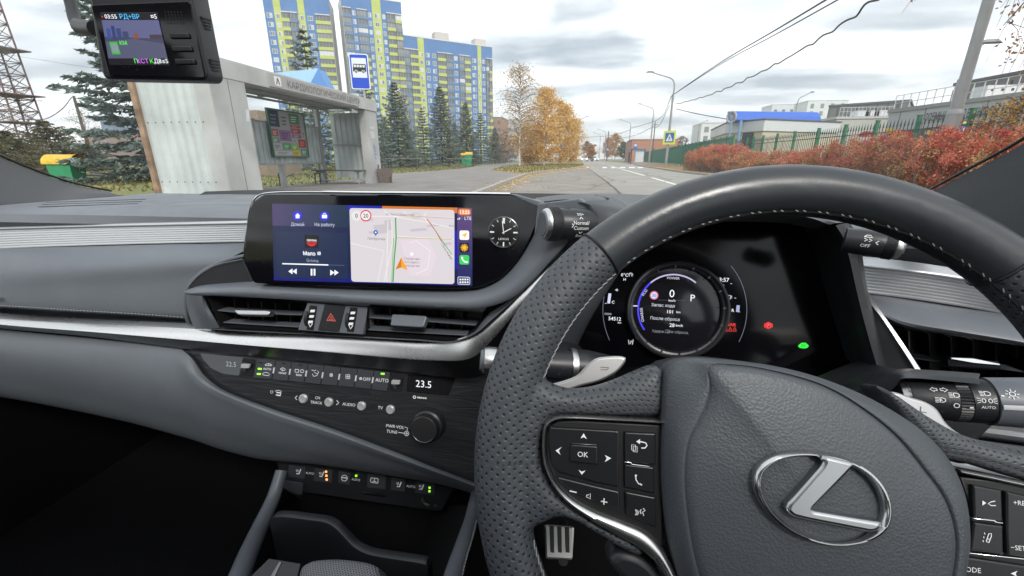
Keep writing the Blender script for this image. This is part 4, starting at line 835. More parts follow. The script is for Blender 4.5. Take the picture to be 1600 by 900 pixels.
# lower right trim with layered strips, below the stalk
mb = MB(); mb.loft(skin([curve([(1440, 640, .50), (1540, 650, .49), (1760, 680, .46)], 30), curve([(1440, 660, .47), (1540, 672, .46), (1760, 702, .43)], 30), curve([(1440, 675, .49), (1540, 688, .48), (1760, 718, .45)], 30)], 12)); mb.build('lower_trim', M_RIB, dash)
mb = MB(); mb.loft(skin([curve([(1440, 676, .48), (1540, 689, .47), (1760, 719, .44)], 30), curve([(1440, 710, .45), (1540, 730, .44), (1760, 760, .41)], 30), curve([(1440, 900, .44), (1540, 900, .43), (1760, 900, .40)], 30)], 16)); mb.build('knee_panel', M_GREY, dash)
mb = MB(); Fz = Frame(V(1100, 750, .62), (0, -1, .2)); mb.plate(Fz, Fz.poly([(735, 592), (1500, 592), (1500, 840), (1000, 800), (800, 770), (730, 765)]), -.02, 0, .003); mb.build('knee_panel', M_BLACK, dash)  # black sheet, both knee panel and painted footwell darkness

# ---------------------------------------------------------------- stalks
P0, P1 = V(756, 563, .375), V(905, 572, .40); ax = nrm(P1-P0); rs = sz(P0, 22)
mb = MB(); mb.lathe(P0+ax*.012, ax, [(rs*.9, 0), (rs*1.0, .002), (rs*1.05, .05), (rs*1.15, .088), (rs*1.2, .092), (rs*1.2, .098), (rs*.9, .125)], 40); st = mb.build('wiper_stalk', M_DARK, car)
mb = MB(); mb.lathe(P0, ax, [(rs*.78, -.001), (rs*.9, 0), (rs*.98, .004), (rs*.98, .012)], 40); mb.build('stalk_ring', M_STEEL, st)
mb = MB(); mb.lathe(P0, ax, [(rs*.70, -.0035), (rs*.76, -.0022), (rs*.76, .002)], 36); mb.build('stalk_cap', M_GREY, st)
mb = MB(); q = P0+ax*.0905; mb.lathe(q, ax, [(rs*1.22, 0), (rs*1.23, .001), (rs*1.23, .005), (rs*1.22, .006)], 40, cap=False); mb.build('stalk_band', M_STEEL, st)
h = sz(P0, 5.6); cyl_text('stalk_lettering', V(869, 574, .395), ax, rs*1.14, [('AUTO', 0, -h*.1, h*.85), ('J', -h*1.3, h*2.6, h)], [([(h*.45*math.cos(a), h*1.4+h*.45*math.sin(a)) for a in np.linspace(0, 2*PI, 12)], h*.14), ([(-h*.4, h*2.2), (0, h*2.8), (h*.4, h*2.2)], h*.3), ([(-h*.4, -h*1.2), (0, -h*1.7), (h*.4, -h*1.2)], h*.3)], M_WHITE, st)
mb = MB(); Fs = Frame(V(890, 570, .43), (0, -1, .2)); mb.plate(Fs, Fs.poly(rpoly([(850, 546), (885, 543), (908, 560), (925, 590), (920, 625), (850, 625)], 14)), -.06, 0, .008); mb.build('stalk_base', M_DARK, st)
# right stalk
Q0, Q1 = V(1400, 621, .345), V(1620, 630, .33); ax = nrm(Q1-Q0); rs = sz(Q0, 31)
def at(px_): return float((V(px_, 621+(px_-1400)*.04, .3445-.0000682*(px_-1400))-Q0)@ax)
mb = MB(); mb.lathe(Q0, ax, [(rs*.86, .001), (rs*.97, .003), (rs, .006), (rs, at(1482)), (rs*.9, at(1483))], 48); st = mb.build('light_stalk', M_DARK, car)
mb = MB(); mb.lathe(Q0, ax, [(rs*.80, -.0005), (rs*.9, .0), (rs*.97, .003), (rs*.985, .0045), (rs*.9, .005)], 48); mb.build('stalk_end', M_STEEL, st)
mb = MB(); n = 44; l0, l1 = at(1483), at(1502); prof = []
for k in range(n*2):
    a = 2*PI*k/(n*2); prof.append((a, rs*(1.02 if k % 2 else .97)))
vs_ = []; u = nrm(np.cross(ax, (0, 0, 1))); v_ = np.cross(u, ax)
for L in (l0, l1):
    for a, r2 in prof: vs_.append(Q0+ax*L+(u*math.cos(a)+v_*math.sin(a))*r2)
m2 = len(prof); mb.add(vs_, [(k, (k+1) % m2, (k+1) % m2+m2, k+m2) for k in range(m2)]+[tuple(range(m2)), tuple(range(m2, 2*m2))]); mb.build('ridged_dial', M_DARK, st, smooth=False)
mb = MB(); mb.lathe(Q0, ax, [(rs*.9, at(1502.5)), (rs*1.02, at(1503)), (rs*1.04, at(1537)), (rs*.95, at(1538))], 48); mb.build('light_switch_collar', M_DARK, st)
mb = MB(); mb.lathe(Q0, ax, [(rs*.95, at(1538.5)), (rs*1.1, at(1540)), (rs*1.14, at(1600)), (rs*1.15, at(1700)), (rs*.9, at(1705))], 56); mb.build('stalk_barrel', M_GREY, st)
mb = MB(); tow = nrm(EYE-Q0); tow = nrm(tow-ax*(tow@ax)); upv = np.array([0, 0, 1.0]);
mb.loft([[Q0+ax*at(x)+(tow*math.cos(a)+nrm(np.cross(tow, ax))*-math.sin(a)*(-1 if np.cross(tow, ax)[2] > 0 else 1))*rs*1.16 for x in (1541, 1600, 1698)] for a in (-.12, -.18, -.24, -.30)]); mb.build('barrel_band', M_STEEL, st)
h = sz(Q0, 5); gx = lambda px_: at(px_)
tr = [(gx(1444), h*2.9), (gx(1456), h*2.9)]
stk = []
for s_, c0 in ((-1, gx(1446)), (1, gx(1459))):
    stk.append(([(c0-s_*h*.6, h*2.5), (c0-s_*h*.6, h*3.1), (c0+s_*h*.1, h*3.1), (c0+s_*h*.1, h*3.5), (c0+s_*h*1.0, h*2.8), (c0+s_*h*.1, h*2.1), (c0+s_*h*.1, h*2.5), (c0-s_*h*.6, h*2.5)], h*.17))
def lampicon(cx_, cy_, s_=1.): return [([(cx_-h*.1*s_, cy_+h*.6), (cx_+h*.5*s_, cy_+h*.6), (cx_+h*1.1*s_, cy_+h*.3), (cx_+h*1.1*s_, cy_-h*.3), (cx_+h*.5*s_, cy_-h*.6), (cx_-h*.1*s_, cy_-h*.6), (cx_-h*.1*s_, cy_+h*.6)], h*.17)]+[([(cx_-h*.35*s_, cy_+h*.6*q), (cx_-h*1.2*s_, cy_+h*.6*q)], h*.15) for q in (-1, -.35, .35, 1)]
stk += lampicon(gx(1473), h*1.3)+lampicon(gx(1451), -h*.2)+lampicon(gx(1520), h*2.1)
stk += [([(gx(1474)+h*.6*math.cos(a), -h*1.6+h*.6*math.sin(a)) for a in np.linspace(0, 2*PI, 16)], h*.17), ([(gx(1496)-h*.4, -h*2.0), (gx(1496)+h*.4, -h*2.0)], h*.35)]
for s_ in (-1, 1):
    c0 = gx(1520)+s_*h*.7; stk.append(([(c0+h*.4*math.cos(a), h*.1+h*.55*math.sin(a)) for a in np.linspace(0, 2*PI, 12)], h*.15)); stk += [([(c0+s_*h*.6, h*.1+h*.4*q), (c0+s_*h*1.4, h*.1+h*.7*q)], h*.13) for q in (-1, 0, 1)]
cyl_text('stalk_lettering', Q0, ax, rs*1.045, [('A', gx(1452), -h*.2, h*.7), ('AUTO', gx(1521), -h*1.7, h*.75)], stk, M_WHITE, st)
cyl_text('barrel_lettering', Q0, ax, rs*1.13, [], [([(gx(1559)+h*.6*math.cos(a), h*2.2+h*.6*math.sin(a)) for a in np.linspace(0, 2*PI, 16)], h*.17)]+[([(gx(1559)+h*.9*math.cos(a), h*2.2+h*.9*math.sin(a)), (gx(1559)+h*1.45*math.cos(a), h*2.2+h*1.45*math.sin(a))], h*.17) for a in np.linspace(0, 2*PI, 9)[:-1]]+[([(gx(1541), h*1.6), (gx(1546), h*1.6)], h*.3)], M_WHITE, st)
# shroud over the stalk
mb = MB(); s0 = [(1325, 612, .40), (1360, 592, .385), (1398, 577, .375), (1450, 578, .37), (1524, 583, .365)]
s1 = [(1335, 620, .37), (1368, 600, .355), (1404, 584, .345), (1452, 586, .338), (1530, 592, .333)]; s2 = [(1352, 640, .36), (1380, 622, .345), (1402, 600, .338), (1408, 592, .336), (1532, 600, .328)]
mb.loft(skin([curve(s0, 40)+np.array([0, .03, -.02]), curve(s0, 40), curve(s1, 40), curve(s2, 40)], 20)); mb.build('stalk_shroud', mat('shroud_plastic', (.035, .038, .043), .4, bump=.1, bscale=500, bdist=.0004), st)
mb = MB(); Fs = Frame(V(1380, 640, .40), (0, -1, .2)); mb.plate(Fs, Fs.poly([(1300, 622), (1400, 582), (1480, 600), (1560, 660), (1500, 720), (1300, 720)]), -.05, 0, .004); mb.build('stalk_base', M_DARK, st)

# ---------------------------------------------------------------- steering wheel
tl, yw = .4151, .0549
AX = np.array([math.sin(yw)*math.cos(tl), -math.cos(yw)*math.cos(tl), math.sin(tl)])
WC = EYE+np.array([.1276, .2166, -.1742]); RW, rw = .170, .0156
FW = Frame(WC, AX, X=(math.cos(yw), math.sin(yw), 0))
def wp(x, y, z=0.): return FW.px(x, y, z)
tA_ = math.atan2(*reversed(wp(938, 398)))                # seam between smooth and perforated leather
SEAM = [tA_, PI-tA_]
def rim_rad(a):
    g_ = math.exp(-((a-R(160))/R(28))**2)+math.exp(-((a-R(20))/R(28))**2)
    return rw*(1+.10*g_)
src = MB(); ring = []
nA, nB = 240, 28; rows = []
for i in range(nA):
    a = 2*PI*i/nA; rr_ = rim_rad(a if a < 1.5*PI else a-2*PI); rows.append([FW.p((RW-rr_*math.cos(b_)*-1)*math.cos(a), (RW+rr_*math.cos(b_))*math.sin(a), rr_*math.sin(b_)) for b_ in np.linspace(0, 2*PI, nB, endpoint=False)])
rows.append(rows[0]); src.loft(rows, close_u=True)
def slab(outline, z0, z1, bev):
    Pz_ = cr(np.array([wp(x, y, z1) for x, y in outline]), 60, closed=True).tolist(); src.plate(FW, Pz_, z0, z1, bev); src.tri([tuple(q) for q in Pz_], FW, z0)
slab([(836, 600), (858, 602), (880, 611), (915, 612), (960, 600), (1000, 583), (1036, 572), (1044, 600), (1040, 650), (1000, 654), (900, 652), (868, 652), (852, 664), (846, 690), (800, 700)], -.012, .011, .007)
slab([(800, 640), (860, 655), (848, 690), (852, 735), (870, 768), (905, 800), (950, 828), (1000, 850), (1016, 880), (985, 872), (940, 846), (900, 822), (870, 815), (848, 826), (800, 830)], -.012, .010, .007)
slab([(1380, 600), (1420, 622), (1470, 655), (1520, 682), (1580, 700), (1700, 715), (1800, 700), (1800, 800), (1700, 780), (1600, 752), (1520, 728), (1470, 715)], -.012, .011, .007)
slab([(1600, 860), (1700, 880), (1800, 760), (1800, 900), (1720, 960)], -.012, .010, .007)
tmp = src.build('rim_source', M_PERF, None, origin=WC)
rmod = tmp.modifiers.new('r', 'REMESH'); rmod.mode = 'VOXEL'; rmod.voxel_size = .0019
smo = tmp.modifiers.new('s', 'SMOOTH'); smo.factor = .6; smo.iterations = 14
dg = bpy.context.evaluated_depsgraph_get(); me = bpy.data.meshes.new_from_object(tmp.evaluated_get(dg)); bpy.data.objects.remove(tmp)
me.name = 'steering_wheel'; me.materials.clear(); me.materials.append(M_PERF); me.materials.append(M_SMOOTH)
nv = len(me.vertices); co = np.empty(nv*3); me.vertices.foreach_get('co', co); co = co.reshape(-1, 3)
L3 = np.stack([co@FW.X, co@FW.Y, co@FW.N], 1); rho = np.hypot(L3[:, 0], L3[:, 1]); th = np.arctan2(L3[:, 1], L3[:, 0]); s_ = RW-rho
al = np.arctan2(L3[:, 2], s_); tubed = np.abs(np.hypot(s_, L3[:, 2])-rw*1.05)
wgt = np.clip(1-tubed/.004, 0, 1); v1 = rw*(PI-al); v2 = rw*PI/2+s_; vv = np.where(s_ < 0, v1, v1*wgt+v2*(1-wgt)); uu = th*RW
# theta wraps at the far right; unwrap per face
ul = me.uv_layers.new(name='UVMap'); buf = np.empty(len(me.loops)*2); li = np.empty(len(me.loops), int); me.loops.foreach_get('vertex_index', li)
buf[0::2] = uu[li]; buf[1::2] = vv[li]; ul.data.foreach_set('uv', buf)
mi = np.zeros(len(me.polygons), int); cen = np.empty(len(me.polygons)*3); me.polygons.foreach_get('center', cen); cen = cen.reshape(-1, 3); ca_ = np.arctan2(cen@FW.Y, cen@FW.X)
mi[(ca_ > SEAM[1]) if False else ((ca_ < tA_) & (ca_ > PI-tA_))] = 1
me.polygons.foreach_set('material_index', mi); me.shade_smooth(); me.update()
wheel = link('steering_wheel', me, car, WC)
for a in SEAM:
    P = [FW.p((RW+rim_rad(a)*1.0*math.cos(b_))*math.cos(a), (RW+rim_rad(a)*math.cos(b_))*math.sin(a), rim_rad(a)*math.sin(b_)) for b_ in np.linspace(0, 2*PI, 30, endpoint=False)]
    MB().tube(P, .0009, 6, closed=True).build('leather_seam', M_BLACK, wheel)
# stitching along the inner edge of the rim
def rim_path(a0, a1, b_, n=400, k=1.0): return [FW.p((RW-rim_rad(a)*k*math.cos(b_))*math.cos(a), (RW-rim_rad(a)*k*math.cos(b_))*math.sin(a), rim_rad(a)*k*math.sin(b_)) for a in np.linspace(a0, a1, n)]
m2 = MB()
for a0, a1, bb in ((R(4), tA_, R(14)), (tA_, R(163), R(10)), (R(197), R(235), R(10))):
    Pq = np.array(rim_path(a0, a1, bb)); Pz = np.array(rim_path(a0, a1, bb+R(9))); Ls = np.concatenate([[0], np.cumsum(np.linalg.norm(np.diff(Pq, axis=0), axis=1))]); q = 0; f = lambda s__, A_: np.array([np.interp(s__, Ls, A_[:, k]) for k in range(3)])
    while q+.0052 < Ls[-1]:
        if (q % .013) < .0085 or a0 > tA_-.01: m2.tube([f(q, Pq), f(q+.0018, Pq*.5+Pz*.5), f(q+.0042, Pz)], [.0003, .00042, .0003], 5)
        q += .0042
m2.build('stitching', M_THREAD, wheel, kind='stuff')
m2 = MB(); m2.tube(rim_path(R(2), tA_, R(18), 200, .985), .0008, 6); m2.build('inner_seam', M_BLACK, wheel)

# hub centre body behind the pad (fills between spokes)
def wslab(nm, outline, z0, z1, bev, m_, parent=None, smooth_n=0, zref=None):
    P = [wp(x, y, z1 if zref is None else zref) for x, y in outline]
    if smooth_n: P = cr(np.array(P), smooth_n, closed=True).tolist()
    mb = MB(); mb.plate(FW, P, z0, z1, bev, steps=3); return mb.build(nm, m_, parent or wheel)
wslab('hub_shell', [(1040, 585), (1090, 566), (1200, 570), (1330, 612), (1440, 680), (1500, 760), (1512, 860), (1480, 960), (1040, 960), (1030, 800), (1030, 680)], -.05, .004, .004, M_DARK, smooth_n=60)
# airbag pad: domed with a soft roll round its edge
ol = [(1046, 578), (1064, 565), (1090, 560), (1130, 562), (1200, 570), (1270, 586), (1340, 612), (1400, 643), (1450, 678), (1490, 722), (1514, 775), (1522, 830), (1518, 880), (1500, 940), (1460, 1010), (1330, 1060), (1180, 1060), (1110, 1010), (1075, 940), (1052, 870), (1040, 800), (1036, 720), (1038, 650), (1040, 605)]
O2 = cr(np.array([wp(x, y, .016) for x, y in ol]), 160, closed=True)
cr_in = [(1106, 572), (1150, 570), (1220, 582), (1290, 604), (1345, 636), (1400, 680), (1446, 735), (1478, 780), (1494, 830), (1494, 880), (1478, 940), (1430, 1000), (1320, 1040), (1200, 1040), (1130, 990), (1108, 940), (1088, 880), (1074, 800), (1070, 740), (1076, 690), (1092, 660), (1106, 630), (1110, 600)]
I2 = cr(np.array([wp(x, y, .026) for x, y in cr_in]), 160, closed=True)
# align starting points by angle about the centre
def by_angle(P, c, n=160):
    a = np.arctan2(P[:, 1]-c[1], P[:, 0]-c[0]); o_ = np.argsort(a); a = a[o_]; r__ = np.hypot(P[o_, 0]-c[0], P[o_, 1]-c[1])
    t = np.linspace(-PI, PI, n, endpoint=False); rr__ = np.interp(t, a, r__, period=2*PI); return np.stack([c[0]+rr__*np.cos(t), c[1]+rr__*np.sin(t)], 1)
c2 = np.array(wp(1283, 800, .03)); O2 = by_angle(O2, c2); I2 = by_angle(I2, c2)
mb = MB(); rings = []
def ringz(P, z): rings.append([FW.p(q[0], q[1], z) for q in P])
ringz(O2*.99+c2*.01, -.01); ringz(O2, .008); ringz(O2, .014)
for t in np.linspace(.12, .92, 7): ringz(O2*(1-t)+I2*t, .014+.0125*math.sin(t*PI/2)); 
ringz(O2*.03+I2*.97, .0262); ringz(I2, .0252); ringz(I2*.985+c2*.015, .0256); ringz(I2*.97+c2*.03, .0272)
for t in (.93, .87, .8, .7, .6, .5, .4, .3, .2, .1, .02): ringz(I2*t+c2*(1-t), .0272+.0075*(1-t**2))
mb.loft(rings, close_u=True); hub = mb.build('airbag_cover', M_HUB, wheel, ang=60)
# emblem: slanted L in an oval ring
cE = np.array(wp(1283, 776, .0345))
def EP(pts_, z=.0345): return [wp(x, y, z) for x, y in pts_]
o_out = [(1175, 752), (1182, 728), (1204, 711), (1240, 703.5), (1285, 706), (1325, 716), (1360, 737), (1382, 765), (1390, 795), (1384, 822), (1366, 838), (1340, 847), (1305, 851), (1270, 846), (1230, 830), (1198, 803), (1181, 777)]
o_in = [(1188, 752), (1195, 733), (1215, 718), (1243, 711.5), (1283, 714), (1322, 725), (1352, 744), (1370, 769), (1376, 795), (1371, 815), (1356, 829), (1335, 838), (1302, 841.5), (1270, 836), (1234, 820), (1207, 797), (1192, 774)]
A_ = cr(np.array(EP(o_out)), 120, closed=True); B_ = cr(np.array(EP(o_in)), 120, closed=True)
mb = MB(); rings = []
for t, z in ((-.02, .031), (0, .0352), (.12, .0368), (.42, .0379), (.6, .0379), (.88, .0366), (1.0, .0352), (1.02, .031)): rings.append([FW.p(*(A_[k]*(1-t)+B_[k]*t), z) for k in range(120)])
mb.loft(rings, close_u=True); mb.build('emblem_ring', mat('emblem_satin', (.52, .53, .54), .24, metal=1.), wheel, ang=50)
LL = [(1283, 710), (1332, 722), (1335, 727), (1322, 742), (1272, 793), (1270, 797), (1374, 815), (1379, 818), (1372, 829), (1360, 832), (1262, 813), (1238, 807), (1228, 797), (1230, 787), (1240, 776), (1283, 727), (1287, 719), (1274, 713)]
mb = MB(); mb.plate(FW, EP(rpoly(LL, 5, 3), .038), .031, .0389, .0018, steps=3); mb.build('emblem_letter', mat('emblem_letter_satin', (.40, .41, .42), .3, metal=1.), wheel, ang=50)
mb = MB(); mb.plate(FW, cr(np.array(EP([(x+(x-1283)*.05, y+(y-776)*.05+2) for x, y in o_out], .033)), 80, closed=True).tolist(), .028, .0322, .002); mb.build('emblem_seat', M_DARK, wheel)

# switch panels on the spokes
def wtext(mb, s_, x, y, h_, z, **k): mb.text(FW, s_, *wp(x, y, z), sz(FW.p(*wp(x, y, z), z), h_), z, **k)
def wst(mb, p, w_, z, closed=False): mb.stroke(FW, [wp(x, y, z) for x, y in p], sz(WC, w_), z, closed=closed)
M_SW = mat('switch_black', (.012, .0125, .014), .3, bump=.05, bscale=300, aniso=(40, 1, 40), bdist=.0003)
pan = [(1034, 664), (960, 660), (900, 657), (872, 658), (857, 666), (853, 690), (856, 725), (868, 752), (890, 780), (925, 806), (975, 832), (1010, 848), (1036, 870)]
wslab('switch_panel', pan, -.01, .0105, .001, M_BLACK)
# satin trim: thin above, broad toward the lower hub
to = [(1038, 657), (960, 653), (890, 650), (866, 652), (852, 662), (847, 685), (849, 725), (862, 757), (884, 786), (920, 814), (965, 840), (1000, 860), (1030, 888), (1052, 925)]
ti = [(1038, 663), (960, 658.5), (890, 655.5), (869, 657.5), (857, 666), (853, 688), (855.5, 724), (868, 753), (893, 779), (930, 801), (976, 819), (1012, 835), (1036, 858), (1058, 900)]
A_ = cr(np.array([wp(x, y, .014) for x, y in to]), 100); B_ = cr(np.array([wp(x, y, .014) for x, y in ti]), 100); mb = MB(); rings = []
for t, z in ((0, .006), (0, .011), (.15, .0138), (.5, .0150), (.85, .0138), (1, .0115), (1, .006)): rings.append([FW.p(*(A_[k]*(1-t)+B_[k]*t), z) for k in range(100)])
mb.loft(rings); mb.build('spoke_trim', M_CHROME, wheel, ang=60)
def key(pts_, rr=3, z=.0128, m_=None, nm='steering_button'): return wslab(nm, rpoly(pts_, rr), .006, z, .0009, m_ or M_SW)
key([(858, 667), (968, 673), (967, 762), (930, 754), (872, 738), (862, 724), (857, 690)], 5)
key([(892, 694), (934, 697), (934, 727), (890, 722)], 4, .0142)
key([(868, 744), (928, 759), (968, 768), (969, 797), (930, 784), (894, 768), (876, 755)], 4)
key([(976, 675), (1025, 677), (1025, 727), (998, 724), (976, 720)], 2); key([(976, 725), (1022, 730), (1023, 772), (976, 762)], 2); key([(977, 768), (1024, 777), (1026, 826), (979, 804)], 2)
wslab('button_bar', [(976, 721.5), (986, 722), (988, 725), (1016, 728.5), (1016, 730), (986, 727.5), (984, 724), (976, 723)], .006, .0136, .0003, M_BRIGHT)
wslab('button_bar', [(893, 692.5), (932, 695), (932, 696), (893, 693.5)], .006, .0144, .0002, M_DMETAL)
g = MB(); z = .0131
for p in ([(907, 685), (912, 677), (917, 686), (912, 683)], [(878, 698), (868, 704), (876, 711), (873, 704)], [(945, 711), (955, 716), (945, 722), (948, 716)], [(904, 734), (909, 742), (915, 735), (909, 737)]): g.tri([wp(x, y, z) for x, y in p], FW, z)
wtext(g, 'OK', 910.5, 710, 8, .0144)
wst(g, [(890, 767), (901, 769.5)], 1.8, z); wst(g, [(939, 783), (949, 785)], 1.6, z); wst(g, [(944, 778.5), (943.5, 788.5)], 1.6, z)
wst(g, [(917, 773), (919, 773.5), (922.5, 771), (922, 780), (918, 777), (916, 776.5), (917, 773)], .9, z)
wst(g, [(998, 690), (1003, 690.5), (1009, 692), (1011, 696), (1008, 700), (1002, 700)], 1.7, z); g.tri([wp(x, y, z) for x, y in [(1000, 686), (1000, 694), (994, 690)]], FW, z)
for d_ in (0, 2.5): wst(g, [(987+d_, 695+d_), (993+d_, 695.5+d_), (993+d_, 704+d_), (987+d_, 703+d_)], .9, z, True)
wst(g, [(993, 743), (994, 750), (998, 756), (1003, 757)], 1.6, z); wst(g, [(992.5, 742), (995, 744)], 2.4, z); wst(g, [(1000, 756), (1003, 758)], 2.4, z)
wst(g, [(1002, 796), (1000, 799), (1002, 803)], 1.3, z); wst(g, [(1005, 794), (1008, 798), (1004, 800), (1006, 806)], 1.2, z)
for d_ in (0, 3, 6): wst(g, [(996-d_*.6, 797-d_*.2), (998-d_*.6, 801), (996-d_*.6, 805)], .8, z)
# right panel
wslab('switch_panel', [(1500, 745), (1560, 752), (1650, 770), (1760, 800), (1760, 1000), (1480, 960), (1505, 900), (1518, 850), (1516, 790)], -.01, .0105, .001, M_BLACK)
A_ = cr(np.array([wp(x, y, .014) for x, y in [(1500, 733), (1560, 745), (1650, 765), (1760, 795)]]), 40); B_ = cr(np.array([wp(x, y, .014) for x, y in [(1503, 741), (1560, 753), (1650, 774), (1760, 806)]]), 40); mb = MB(); rings = []
for t, zq_ in ((0, .006), (0, .011), (.2, .0138), (.5, .0145), (.8, .0138), (1, .0115), (1, .006)): rings.append([FW.p(*(A_[k]*(1-t)+B_[k]*t), zq_) for k in range(40)])
mb.loft(rings); mb.build('spoke_trim', M_CHROME, wheel, ang=60)
key([(1521, 758), (1566, 767), (1568, 816), (1522, 808)], 2); key([(1573, 768), (1650, 786), (1650, 870), (1575, 868), (1573, 830)], 2); key([(1522, 816), (1568, 822), (1569, 868), (1516, 860)], 2); key([(1508, 870), (1650, 892), (1650, 940), (1496, 930)], 2)
wslab('button_bar', [(1521, 809.5), (1555, 813), (1558, 815.5), (1568, 817), (1568, 818), (1556, 817), (1553, 815), (1521, 811)], .006, .0136, .0003, M_BRIGHT); wslab('button_bar', [(1507, 863), (1600, 873), (1640, 878), (1640, 879.5), (1600, 874.5), (1507, 864.5)], .006, .0136, .0003, M_BRIGHT)
g.tri([wp(x, y, z) for x, y in [(1535, 782), (1541, 786), (1535, 790)]], FW, z); wst(g, [(1555, 783), (1549, 784), (1544, 787), (1549, 790), (1556, 790)], 1.2, z)
wst(g, [(1538, 832), (1539, 835)], 1, z); wst(g, [(1537, 838), (1537.5, 841)], 1, z); wst(g, [(1536, 844), (1536.5, 847)], 1, z); wst(g, [(1541, 846), (1545, 834), (1549, 833.5), (1549, 838), (1545, 848), (1541, 846)], 1.1, z); wst(g, [(1543.5, 842), (1548, 843)], 1, z)
wtext(g, '+RES', 1583, 785, 7, z, align='LEFT'); wtext(g, '−SET', 1579, 855, 7, z, align='LEFT'); wtext(g, 'MODE', 1516, 890, 7.5, z)
g.tri([wp(x, y, z) for x, y in [(1590, 892), (1579, 896), (1589, 901), (1587, 896)]], FW, z)
g.build('button_lettering', M_WHITE, wheel, smooth=False, kind='stuff')
# leather blade behind the lower trim
wslab('lower_spoke', [(966, 862), (1000, 868), (1030, 892), (1060, 940), (1040, 990), (990, 930), (950, 880)], -.012, .006, .005, M_DARK, smooth_n=40)
# gear paddles
def paddle(pts_, z, mark): 
    P = [wp(x, y, z) for x, y in pts_]; mb = MB(); mb.plate(FW, cr(np.array(P), 60, closed=True).tolist(), z-.003, z, .0015, steps=3); o = mb.build('shift_paddle', mat('paddle_metal', (.5, .5, .5), .42, metal=.75), wheel); mb = MB()
    for p, w_ in mark: mb.stroke(FW, [wp(x, y, z+.0002) for x, y in p], sz(FW.O, w_), z+.0002)
    mb.build('paddle_mark', M_DMETAL, wheel)
paddle([(820, 606), (858, 601), (885, 594), (903, 586), (918, 570), (932, 560), (948, 557.5), (972, 557), (979, 560), (976, 568), (966, 580), (952, 589), (934, 597), (910, 603), (880, 612), (830, 618)], -.022, [([(938, 573.5), (951, 574.5)], 1.0), ([(938, 577.5), (949, 577.8)], 1.0), ([(951, 574.5), (949, 578)], 1.0)])
paddle([(1390, 617), (1398, 613), (1425, 621), (1450, 629), (1466, 640), (1480, 661), (1500, 677), (1545, 696), (1560, 712), (1500, 725), (1440, 690), (1405, 645)], -.012, [([(1430, 642), (1448, 645)], 1.4), ([(1439, 635), (1438, 652)], 1.4)])
mb = MB(); mb.lathe(WC-AX*.10, AX, [(.045, 0), (.045, .07), (.06, .09)], 40); mb.build('steering_column', M_DARK, wheel)

# ---------------------------------------------------------------- brake pedal, floor, doors, pillars, windshield
Fp = Frame(V(873, 846, .62), (0, -.75, .66)); mb = MB(); mb.plate(Fp, Fp.poly(rpoly([(850, 818), (898, 822), (895, 876), (852, 874)], 5)), -.012, 0, .004); ped = mb.build('brake_pedal', M_STEEL, car)
for k in range(3):
    x = 858.5+k*12; mb = MB(); mb.plate(Fp, Fp.poly(rpoly([(x, 821.5+k), (x+7, 822+k), (x+7.5, 864), (x+1.5, 863)], 1.5), .0025), -.001, .0025, .001); mb.build('rubber_strip', M_BLACK, ped)
mb = MB(); P = [V(880, 876, .63), V(885, 900, .70)+np.array([0, 0, .08]), V(880, 800, .85)]; mb.tube(cr(P, 12), .01, 8); mb.build('pedal_arm', M_DARK, ped)
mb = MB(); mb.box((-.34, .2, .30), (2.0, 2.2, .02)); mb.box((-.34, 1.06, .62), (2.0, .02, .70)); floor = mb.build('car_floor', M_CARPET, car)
for s_ in (-1, 1):
    X = -.24+s_*(1.06 if s_ < 0 else .80); mb = MB()
    z_ = [.25, .6, .86, .93, .95]; off = [0, -.02, -.04, -.01, .04]
    mb.loft([[np.array([X+s_*o_, y, q]) for y in (-.9, -.2, .4, .8, 1.0)] for q, o_ in zip(z_, off)]); mb.build('door_card', M_CARPET, car)
M_PIL = mat('pillar_cloth', (.085, .09, .097), .8, bump=.5, bscale=260, aniso=(1, 1, 3), bdist=.0006, var=.05)
def pillar(oa, ob, oc, nm='windshield_pillar', border=None):
    mb = MB(); A_ = curve(oa, 40); mb.loft([A_+(A_-EYE)*.10]+skin([A_, curve(ob, 40), curve(oc, 40)], 16)+[curve(oc, 40)+np.array([0, .05, -.01])]); o = mb.build(nm, M_PIL, car)
    mb = MB(); P = curve(oa, 60); mb.tube(P+np.array([0, .004, .003]), .0032 if border is None else border, 8); mb.build('glass_seal', M_BLACK, o); return o
pillar([(-420, 10, .48), (-200, 140, .62), (0, 246, .78), (100, 284, .88), (140, 294, .93), (172, 300, .98)], [(-420, 70, .45), (-200, 190, .59), (0, 286, .745), (90, 301, .845), (135, 301, .90), (176, 302, .965)], [(-420, 160, .42), (-200, 250, .56), (0, 332, .70), (70, 320, .80), (130, 310, .88), (182, 304, .97)], border=.0026)
pillar([(1900, 20, .34), (1750, 124, .38), (1600, 224, .47), (1500, 277, .56), (1460, 298, .62), (1420, 320, .70)], [(1900, 130, .325), (1750, 210, .365), (1600, 296, .455), (1500, 322, .545), (1460, 333, .605), (1420, 342, .69)], [(1900, 400, .31), (1750, 400, .35), (1600, 400, .44), (1500, 390, .53), (1460, 380, .60), (1420, 375, .68)], border=.0016)
mg = bpy.data.materials.new('windshield_glass'); mg.use_nodes = True; t = mg.node_tree; t.nodes.remove(t.nodes['Principled BSDF']); o_ = t.nodes['Material Output']
tr_ = N('ShaderNodeBsdfTransparent', t); tr_.inputs[0].default_value = (.97, .985, .98, 1); gl_ = N('ShaderNodeBsdfGlossy', t); gl_.inputs['Roughness'].default_value = .0; lw = N('ShaderNodeLayerWeight', t); lw.inputs[0].default_value = .12; mxs = N('ShaderNodeMixShader', t)
